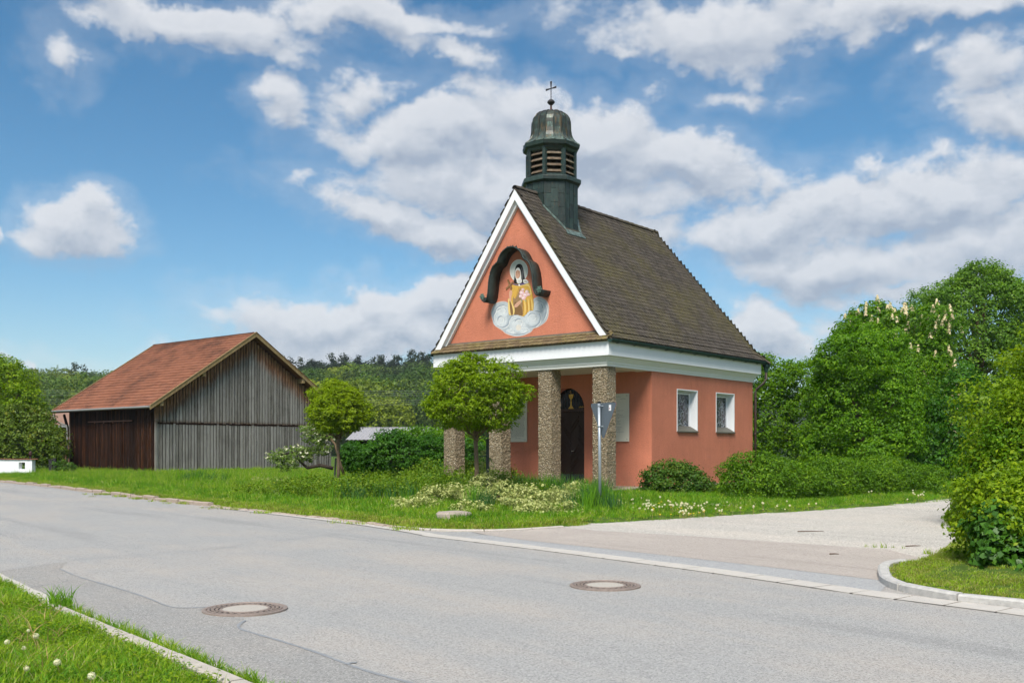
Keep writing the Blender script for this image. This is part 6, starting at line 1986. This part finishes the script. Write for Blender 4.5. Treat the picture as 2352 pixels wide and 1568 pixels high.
GM = {'meadow': grass_mat('meadow_grass', (.15, .26, .012), (.28, .43, .02), (.44, .56, .05), (.50, .45, .2)), 'lush': grass_mat('lush_grass', (.06, .18, .008), (.13, .31, .014), (.25, .45, .025)),
      'worn': grass_mat('worn_grass', (.15, .21, .02), (.29, .34, .04), (.44, .44, .11), (.45, .36, .16)), 'blue': grass_mat('bluish_grass', (.03, .11, .03), (.06, .17, .04), (.10, .24, .06))}


def tuft(mat, n, h, spread, lean, seed, w=.006, seg=3):
    g = np.random.default_rng(seed); mb = MB()
    for i in range(n):
        a = g.uniform(0, 6.28); b = g.uniform(0, 6.28); hh = h * g.uniform(.45, 1.15); bx, by = spread * g.normal(size=2) * .5
        dx, dy = math.cos(a) * lean * hh * g.uniform(.2, 1.2), math.sin(a) * lean * hh * g.uniform(.2, 1.2)
        px, py = math.cos(b) * w, math.sin(b) * w
        pts = []
        for k in range(seg + 1):
            f = k / seg; pts.append((bx + dx * f * f, by + dy * f * f, hh * f * (1 - .25 * lean * f), (1 - f) ** .7))
        for k in range(seg):
            p, q = pts[k], pts[k + 1]
            if k == seg - 1: mb.poly([(p[0] - px * p[3], p[1] - py * p[3], p[2]), (p[0] + px * p[3], p[1] + py * p[3], p[2]), (q[0], q[1], q[2])])
            else: mb.poly([(p[0] - px * p[3], p[1] - py * p[3], p[2]), (p[0] + px * p[3], p[1] + py * p[3], p[2]), (q[0] + px * q[3], q[1] + py * q[3], q[2]), (q[0] - px * q[3], q[1] - py * q[3], q[2])])
    return bpy.data.objects.new('tuft', mb.mesh('tuft', mat, fix=False))


def sample(poly, n, near=True, lo=0, hi=1e9, seed=1, dens=None):
    g = np.random.default_rng(seed); xs = [p[0] for p in poly]; ys = [p[1] for p in poly]
    out = np.zeros((0, 2))
    while len(out) < n:
        X = g.uniform(min(xs), max(xs), n * 3); Y = g.uniform(min(ys), max(ys), n * 3)
        q = inside(poly, X, Y) & (Y > lo) & (Y < hi)
        if dens is not None: q &= g.random(len(X)) < dens(X, Y)
        out = np.concatenate([out, np.stack([X[q], Y[q]], 1)])
    return out[:n]


def clip_view(pts, m=.06): return pts[(np.abs(pts[:, 0]) < (.523 + m) * pts[:, 1] + .5)]


ROOT_OUT = [(CHX + x * CO - y * SO, CHY + x * SO + y * CO) for x, y in ((-W - .15, -.12), (.16, -.12), (.16, YB + .15), (-W - .15, YB + .15))]
BARN_OUT = [(BX + x * CO - y * SO, BY + x * SO + y * CO) for x, y in ((.02, -.02), (-9.25, -.02), (-9.25, 11.68), (.02, 11.68))]
# visible part of the chapel lawn
vis = [(p[0], p[1]) for p in EDGE_A if -27 < p[0] < 20] + [(20, 46), (-40, 75), (-40, 60.5)]


def put(name, pts, hf, tpls, smin, smax, seed, label, hscale=None, cat='grass'):
    g = np.random.default_rng(seed)
    pts = clip_view(pts)
    for O in (ROOT_OUT, BARN_OUT): pts = pts[~inside(O, pts[:, 0], pts[:, 1])]
    Z = hf(pts[:, 0], pts[:, 1])
    s = g.uniform(smin, smax, len(pts))
    if hscale is not None: s = s * hscale(pts[:, 0], pts[:, 1])
    return scatter(name, np.stack([pts[:, 0], pts[:, 1], Z - .01], 1), g.uniform(0, 6.28, len(pts)), s, g.integers(0, len(tpls), len(pts)), tpls, label=label, cat=cat)


def patchy(X, Y, f=.5, o=0): return .5 + .5 * np.sin(X * f + o + 1.3 * np.sin(Y * f * .7 + o)) * np.sin(Y * f * 1.2 - X * f * .3 + o * 2)


short = [tuft(GM['meadow'], 26, .13, .12, .5, 1, .006), tuft(GM['lush'], 24, .15, .12, .4, 2, .007), tuft(GM['meadow'], 20, .11, .14, .7, 3, .006), tuft(GM['lush'], 20, .12, .13, .6, 31, .007)]
dA = lambda X, Y: np.clip(18 / Y, 0, 1) ** 1.1
def short_h(X, Y):
    d = edge_dist(EDGE_A, X, Y, False)
    return (.45 + .75 * sst((d - .1) / 1.2)) * (.8 + .5 * patchy(X, Y, .8))
put('lawn_grass', sample(vis, 46000, seed=2, hi=60, dens=dA), h_a, short, .7, 1.35, 3, 'green meadow grass around the chapel and barn', short_h)
tall = [tuft(GM['meadow'], 16, .50, .16, .35, 4, .008, 4), tuft(GM['meadow'], 14, .42, .18, .5, 5, .008, 4), tuft(GM['lush'], 16, .46, .15, .3, 6, .009, 4)]
def tall_d(X, Y):
    d = edge_dist(EDGE_A, X, Y, False)
    left = (X < -3 - (Y - 22) * .02)
    return np.where(left, sst((d - 1.6) / 2.2) * (.35 + .65 * patchy(X, Y, .6, 1)) * np.clip(30 / Y, 0, 1), .12 * sst((d - .8) / 1) * patchy(X, Y, .9) * (X < 3.2))
put('tall_grass', sample(vis, 15000, seed=5, hi=56, dens=tall_d), h_a, tall, .38, .85, 6, 'tall meadow grass growing up to the barn walls')
# fine clumps round the sign, the columns and the flower bed
cl_b = [tuft(GM['lush'], 30, .62, .16, .30, 7, .009, 5), tuft(GM['blue'], 30, .55, .2, .35, 8, .011, 5)]
cps = []
g = np.random.default_rng(9)
for x, y, n, r in ((1000, 1132, 30, .9), (1060, 1128, 26, .8), (900, 1150, 20, .9), (820, 1152, 14, .8), (1375, 1172, 46, .45), (1350, 1160, 26, .5), (1200, 1140, 30, .6), (1240, 1138, 46, .6), (1275, 1140, 24, .4), (1330, 1150, 14, .4), (1110, 1130, 10, .5), (700, 1128, 12, .9), (1360, 1148, 18, .3), (460, 1112, 20, 1.5), (1100, 1168, 8, .5), (1150, 1118, 16, .5)):
    X0, Y0 = gp(x, y, .12)
    for _ in range(n): cps.append((X0 + g.normal() * r * .5, Y0 + g.normal() * r * .5))
put('grass_clump', np.array(cps), h_a, cl_b, .7, 1.25, 10, 'tall lush grass clumps round the signpost and the columns')
worn = [tuft(GM['worn'], 26, .06, .11, .9, 11, .006, 2), tuft(GM['meadow'], 22, .07, .12, .8, 12, .006, 2), tuft(GM['worn'], 20, .05, .10, 1.0, 13, .006, 2)]
ed = sample(vis, 12000, seed=14, hi=60, dens=lambda X, Y: (edge_dist(EDGE_A, X, Y, False) < .75 + .9 * (X < -4)) * np.clip(22 / Y, 0, 1) * (X < 1.5))
put('verge_grass', ed, h_a, worn, .8, 1.6, 15, 'short yellowish grass along the kerb of the road')
# corner lawn to the right
visC = [p for p in LAWN_C if p[0] < 19]
visC = EDGE_C[:9] + [(5.5, 8.75), (9, 8), (12, 14), (12, 20)] + g_([(2185, 1160), (2160, 1180), (2168, 1200), (2205, 1222), (2200, 1242)])
soilf = lambda X, Y: np.clip(edge_dist(dirtp, X, Y) / .4, 0, 1) * (~inside(dirtp, X, Y)) + .22
put('corner_grass', sample(visC, 13000, seed=16, lo=8.5, hi=21, dens=soilf), h_c, worn + [tuft(GM['meadow'], 22, .05, .10, .8, 17, .005, 2)] * 1, .45, .95, 18, 'short mossy grass on the kerbed corner of the lane')
# near verge
visB = [p for p in EDGE_B if p[1] < 16 and p[1] > 3.9] + [(-1.5, 4.2), (-6.0, 4.2), (-9, 16)]
KBL = kb
def nearh(X, Y):
    return .55 + .75 * patchy(X, Y, 1.7)
nearT = [tuft(GM['meadow'], 26, .085, .08, .8, 20, .0045, 3), tuft(GM['lush'], 22, .10, .09, .7, 21, .005, 3), tuft(GM['meadow'], 14, .13, .10, .6, 22, .0045, 3), tuft(GM['worn'], 14, .07, .10, .9, 23, .0045, 3)]
offk = lambda X, Y: (edge_dist(KBL, X, Y, False) > .07) * 1.0 * (1 - .55 * ((edge_dist(KBL, X, Y, False) > .07) & (edge_dist(KBL, X, Y, False) < .1)))
put('near_grass', sample(visB, 15000, seed=24, lo=4.5, hi=16, dens=offk), h_b, nearT, .7, 1.3, 25, 'fresh green grass on the nearest verge', nearh)
# clover and small broad leaves in the near verge
cv = leaf_cloud([(0, 0, .0, .10, .10, .03)], 14, .05, 4, .022, 91)
clov = bpy.data.objects.new('clover', leaves_mesh('clover', cv[0], cv[1] + np.array([0, 0, 2.0]), cv[2], LF['mid'], .9))
cv2 = leaf_cloud([(0, 0, .0, .10, .10, .03)], 10, .05, 4, .03, 92)
clov2 = bpy.data.objects.new('clover', leaves_mesh('clover', cv2[0], cv2[1] + np.array([0, 0, 2.0]), cv2[2], LF['lime'], .7))
put('clover', sample(visB, 2600, seed=26, lo=4.5, hi=14, dens=offk), lambda X, Y: h_b(X, Y) + .03, [clov, clov2], .7, 1.4, 27, 'low clover and small broad leaves between the near grass', None, 'clover')
# tall shoots between kerb and gutter edge
kd = []
for (x0_, y0_), (x1_, y1_) in zip(kb[:-1], kb[1:]):
    for _ in range(70):
        f = g.random(); kd.append((x0_ + (x1_ - x0_) * f + .10 + abs(g.normal()) * .022, y0_ + (y1_ - y0_) * f + .10))
kt = [tuft(GM['lush'], 14, .15, .05, .7, 28, .005, 4), tuft(GM['meadow'], 12, .18, .05, .8, 29, .005, 4)]
put('kerb_grass', np.array(kd), lambda X, Y: np.zeros(len(X)) + .01, kt, .35, .9, 30, 'grass sprouting in the gap between kerb and pale gutter edge')
kd2 = np.array([(gp(135 + g.normal() * 16, 1402 + g.normal() * 5)) for _ in range(16)])
put('kerb_grass', kd2, lambda X, Y: np.zeros(len(X)) + .01, [tuft(GM['lush'], 12, .26, .06, .6, 33, .007, 4)], .6, 1.1, 34, 'taller grass tuft sprouting at the near end of the kerb')
# weeds on the far kerb
kd3 = []
for x, y in ((250, 1136), (290, 1141), (340, 1146), (395, 1152), (430, 1157), (520, 1166), (570, 1170), (640, 1178), (860, 1203), (960, 1216)):
    X0, Y0 = gp(x, y)
    for _ in range(14): kd3.append((X0 + g.normal() * .4, Y0 + g.normal() * .12))
put('kerb_weed', np.array(kd3), lambda X, Y: np.zeros(len(X)) + .02, worn[:2], .8, 1.6, 35, 'small weeds creeping over the far kerb')
a0 = np.array([gp(1540 * 1, 0 + 1187)] * 0 + [(gp(2130 * 1.0, 1272.0)[0] + g.normal() * .05, gp(2130, 1272)[1] + g.normal() * .05) for _ in range(5)] + [(gp(x, y)[0], gp(x, y)[1]) for x, y in ((2010, 1257), (2030, 1258), (2050, 1258), (1990, 1256), (2075, 1259))])
put('lane_weed', a0, lambda X, Y: np.zeros(len(X)) + .01, [tuft(GM['meadow'], 10, .11, .06, .6, 36, .006, 3)], .5, 1.1, 37, 'small green weed tufts growing in the lane surface')

# ------------------------------------------------------------------ give-way sign seen from behind
X, Y = at(1377, 1175, 22)[:2]
sign = empty('road_sign', (X, Y, za(X, Y)), 0, 'grey back of a triangular give-way sign on a galvanised pole', 'road sign')
M['galv'] = simple('galvanised_steel', (.34, .38, .42), .4, .12, 14, metal=.5)
M['signback'] = simple('sign_back_grey', (.10, .122, .145), .5, .08, 4)
zt = 2.53 - za(X, Y)
mb = MB(); mb.tube([(.012, 0, -.1), (.004, 0, 1.2), (-.012, 0, zt)], .034, 14); mb.build('pole', M['galv'], sign, smooth=True)
mb = MB(); mb.lathe([(.036, zt - .002), (.038, zt + .035), (.03, zt + .045), (.001, zt + .046)], 14, (-.012, 0)); mb.build('pole_cap', nt_simple_color('black_plastic', (.01, .01, .01), .5), sign)
ang = math.radians(-56.6)
def tri(r, s, h, n=5):
    c = [(-s / 2 + r * 1.73, h - r), (s / 2 - r * 1.73, h - r), (0, r * 2)]
    out = []
    for (cx, cy), a0 in zip(c, (150, 30, -90)):
        for k in range(n + 1):
            a = math.radians(a0 + 60 - 120 * k / n); out.append((cx + r * math.cos(a), cy + r * math.sin(a)))
    return out
pl = tri(.045, .97, .84)
z0_ = 1.70 - za(X, Y)
e = Vector((math.cos(ang), math.sin(ang), 0)); nn = Vector((-e.y, e.x, 0))      # points away from the viewer
if nn.y < 0: nn = -nn
cc = Vector((.045, 0, z0_)) + nn * .05
mb = MB(); mb.prism([cc + e * x + Vector((0, 0, z)) for x, z in pl], nn * .003); mb.build('plate', M['signback'], sign)
mb = MB(); mb.prism([cc + nn * .0045 + e * x + Vector((0, 0, z)) for x, z in pl], nn * .002); mb.build('front_face', nt_simple_color('red_reflective', (.55, .02, .02), .4), sign)
pl2 = [(x * .72, .44 + (z - .44) * .72 + .03) for x, z in pl]
mb = MB(); mb.prism([cc + nn * .007 + e * x + Vector((0, 0, z)) for x, z in pl2], nn * .001); mb.build('front_face', nt_simple_color('white_reflective', (.8, .8, .8), .4), sign)
mb = MB(); q = [(.20, .66), (.28, .66), (.28, .79), (.20, .79)]
mb.prism([cc - nn * .002 + e * x + Vector((0, 0, z)) for x, z in q], nn * .001); stk = mb.build('sticker', nt_simple_color('white_sticker', (.82, .80, .82), .5), sign)
mb = MB(); q = [(.215, .695), (.245, .695), (.245, .72), (.215, .72)]
mb.prism([cc - nn * .004 + e * x + Vector((0, 0, z)) for x, z in q], nn * .001); mb.build('red_mark', nt_simple_color('dark_red_print', (.25, .03, .05), .5), stk)
for z in (.76, .30):
    mb = MB(); mb.lathe([(.036, z0_ + z), (.048, z0_ + z + .002), (.048, z0_ + z + .024), (.036, z0_ + z + .026)], 12, (-.005, 0)); mb.box(.0, .09, .025, .045, z0_ + z + .002, z0_ + z + .024); mb.build('clamp', M['galv'], sign)

# flat round stone in the grass
X, Y = at(1042, 1180, 19.6)[:2]
g = random.Random(8); mb = MB(); n = 22
rad = [.36 * (1 + g.uniform(-.05, .05)) for _ in range(n)]
rings = []
for f, z in ((.90, -.05), (1.0, .04), (.99, .13), (.90, .165), (.5, .178)):
    rings.append([(rad[k] * f * math.cos(2 * math.pi * k / n), rad[k] * f * .9 * math.sin(2 * math.pi * k / n), z + g.uniform(-.006, .006)) for k in range(n)])
for a, b in zip(rings[:-1], rings[1:]):
    for k in range(n): mb.poly([a[k], a[(k + 1) % n], b[(k + 1) % n], b[k]])
mb.poly(rings[-1])
o = mb.build('flat_stone', simple('rough_grey_stone', (.35, .30, .25), .9, .35, 12, .8, 25, detail=8), loc=(X, Y, za(X, Y) - .0)); tag(o, 'flat round grey stone slab lying in the grass near the kerb', 'stone')

# dandelions and daisies
M['seed'] = leaf_mat('white_seed_fluff', (.62, .60, .55), (.74, .72, .68), (.80, .79, .76), .4, 3)
M['stem'] = nt_simple_color('pale_stem', (.28, .20, .08), .6)
M['yellow'] = nt_simple_color('yellow_flower', (.75, .52, .02), .7)


def dandelion_parts(h, r, g):
    st = MB(); a = g.uniform(0, 6.28); b = g.uniform(.02, .05)
    st.tube([(0, 0, 0), (b * .4 * math.cos(a), b * .4 * math.sin(a), h * .5), (b * math.cos(a), b * math.sin(a), h)], [.0025, .002, .002], 5)
    n = 90; gg = np.random.default_rng(int(h * 1000)); d = gg.normal(size=(n, 3)); d /= np.linalg.norm(d, axis=1, keepdims=True)
    hd = leaves_mesh('seed_head', d * r * gg.uniform(.8, 1, (n, 1)), d, np.full(n, r * .55), M['seed'], .8)
    return st, hd, (b * math.cos(a), b * math.sin(a), h)


g = random.Random(3)
labs = ['dandelion clock beside the kerb, largest and nearest', 'dandelion clock standing upright left of the kerb start', 'dandelion clock low in the grass near the lower left', 'small dandelion clock among dry stalks',
        'dandelion clock highest up the near verge', 'dandelion clock at the left margin of the near verge', 'half-open dandelion clock behind the others']
for i, ((x, y), lab) in enumerate(zip(c7([(472, 1150), (203, 920), (325, 1073), (100, 1125), (143, 892), (12, 958), (125, 990)]), labs)):
    h = (.15, .14, .13, .11, .13, .13, .12)[i]
    X, Y = gp(x, y, .07 + h)
    t = empty('dandelion', (X, Y, float(h_b(X, Y)[0])), 0, lab, 'dandelion', 'dandelion clocks in the near verge')
    r = (.024, .022, .023, .018, .013, .02, .015)[i]
    st, hd, top = dandelion_parts(h, r, g)
    st.build('stem', M['stem'], t); link('seed_head', hd, t, top)
g2 = np.random.default_rng(15)
# dry bent stalks in the near verge
dry = [tuft(nt_simple_color('dry_stalk', (.42, .27, .12), .8), 3, .26, .05, 1.3, 50 + k, .0035, 6) for k in range(3)]
ptsd = np.array([gp(*q, .1) for q in c7([(20 + 45 * k % 330, 760 + (k * 97) % 400) for k in range(60)])])
put('dry_stalk', ptsd, h_b, dry, .6, 1.2, 51, 'dry bent reddish stalks in the near verge', None, 'stalks')


def flower(kind):
    mb = MB()
    if kind == 'clock':
        mb.tube([(0, 0, 0), (.01, 0, .17)], .003, 4); n = 40; d = g2.normal(size=(n, 3)); d /= np.linalg.norm(d, axis=1, keepdims=True)
        for v in d:
            c = Vector((.01, 0, .18)) + Vector(v) * .022; t = Vector(v).orthogonal().normalized() * .013; s = Vector(v).cross(t)
            mb.poly([c - t, c - s, c + t, c + s], 1)
        me = mb.mesh('flower', [M['stem'], M['seed']], fix=False)
    elif kind == 'yellow':
        mb.tube([(0, 0, 0), (.01, 0, .12)], .003, 4); mb.lathe([(.002, .115), (.024, .128), (.018, .136), (.001, .138)], 8, (.01, 0), m=1); me = mb.mesh('flower', [M['stem'], M['yellow']], fix=False)
    else:
        mb.tube([(0, 0, 0), (0, 0, .09)], .002, 4); mb.lathe([(.002, .088), (.016, .094), (.001, .096)], 8, m=1); me = mb.mesh('flower', [M['stem'], LF['petal']], fix=False)
    return bpy.data.objects.new('flower', me)


fp, fi = [], []
for x, y, n, rx, ry, kinds in ((1480, 1166, 26, 30, 8, (0,)), (1540, 1168, 60, 60, 9, (0, 0, 0, 0, 1, 2)), (1640, 1160, 90, 60, 4, (2,)), (1580, 1175, 26, 60, 9, (0, 0, 1)), (1960, 1132, 22, 60, 8, (0,)), (2060, 1128, 14, 40, 7, (0, 0, 1)), (2110, 1140, 12, 20, 5, (0,)), (1780, 1164, 16, 90, 6, (0, 2)), (1650, 1168, 16, 80, 6, (0, 2))):
    for _ in range(n):
        X, Y = gp(x + g2.normal() * rx * .6, y + g2.normal() * ry * .6, .15); fp.append((X, Y)); fi.append(int(g2.choice(kinds)))
fp = np.array(fp)
scatter('meadow_flower', np.stack([fp[:, 0], fp[:, 1], h_a(fp[:, 0], fp[:, 1])], 1), g2.uniform(0, 6.28, len(fp)), g2.uniform(.65, 1.1, len(fp)), fi, [flower('clock'), flower('yellow'), flower('daisy')], label='dandelion clocks and daisies scattered in the lawn by the chapel', cat='flowers')

# ------------------------------------------------------------------ thin summer haze over the valley
mb = MB(); mb.box(-700, 700, -60, 760, -1.2, 75)
hm = bpy.data.materials.new('haze'); hm.use_nodes = True
for nd in list(hm.node_tree.nodes): hm.node_tree.nodes.remove(nd)
pv = hm.node_tree.nodes.new('ShaderNodeVolumePrincipled'); ou = hm.node_tree.nodes.new('ShaderNodeOutputMaterial')
pv.inputs['Color'].default_value = (.82, .90, 1.0, 1); pv.inputs['Density'].default_value = .00020; pv.inputs['Anisotropy'].default_value = .2
hm.node_tree.links.new(pv.outputs[0], ou.inputs['Volume'])
tag(mb.build('haze', hm), kind='stuff')
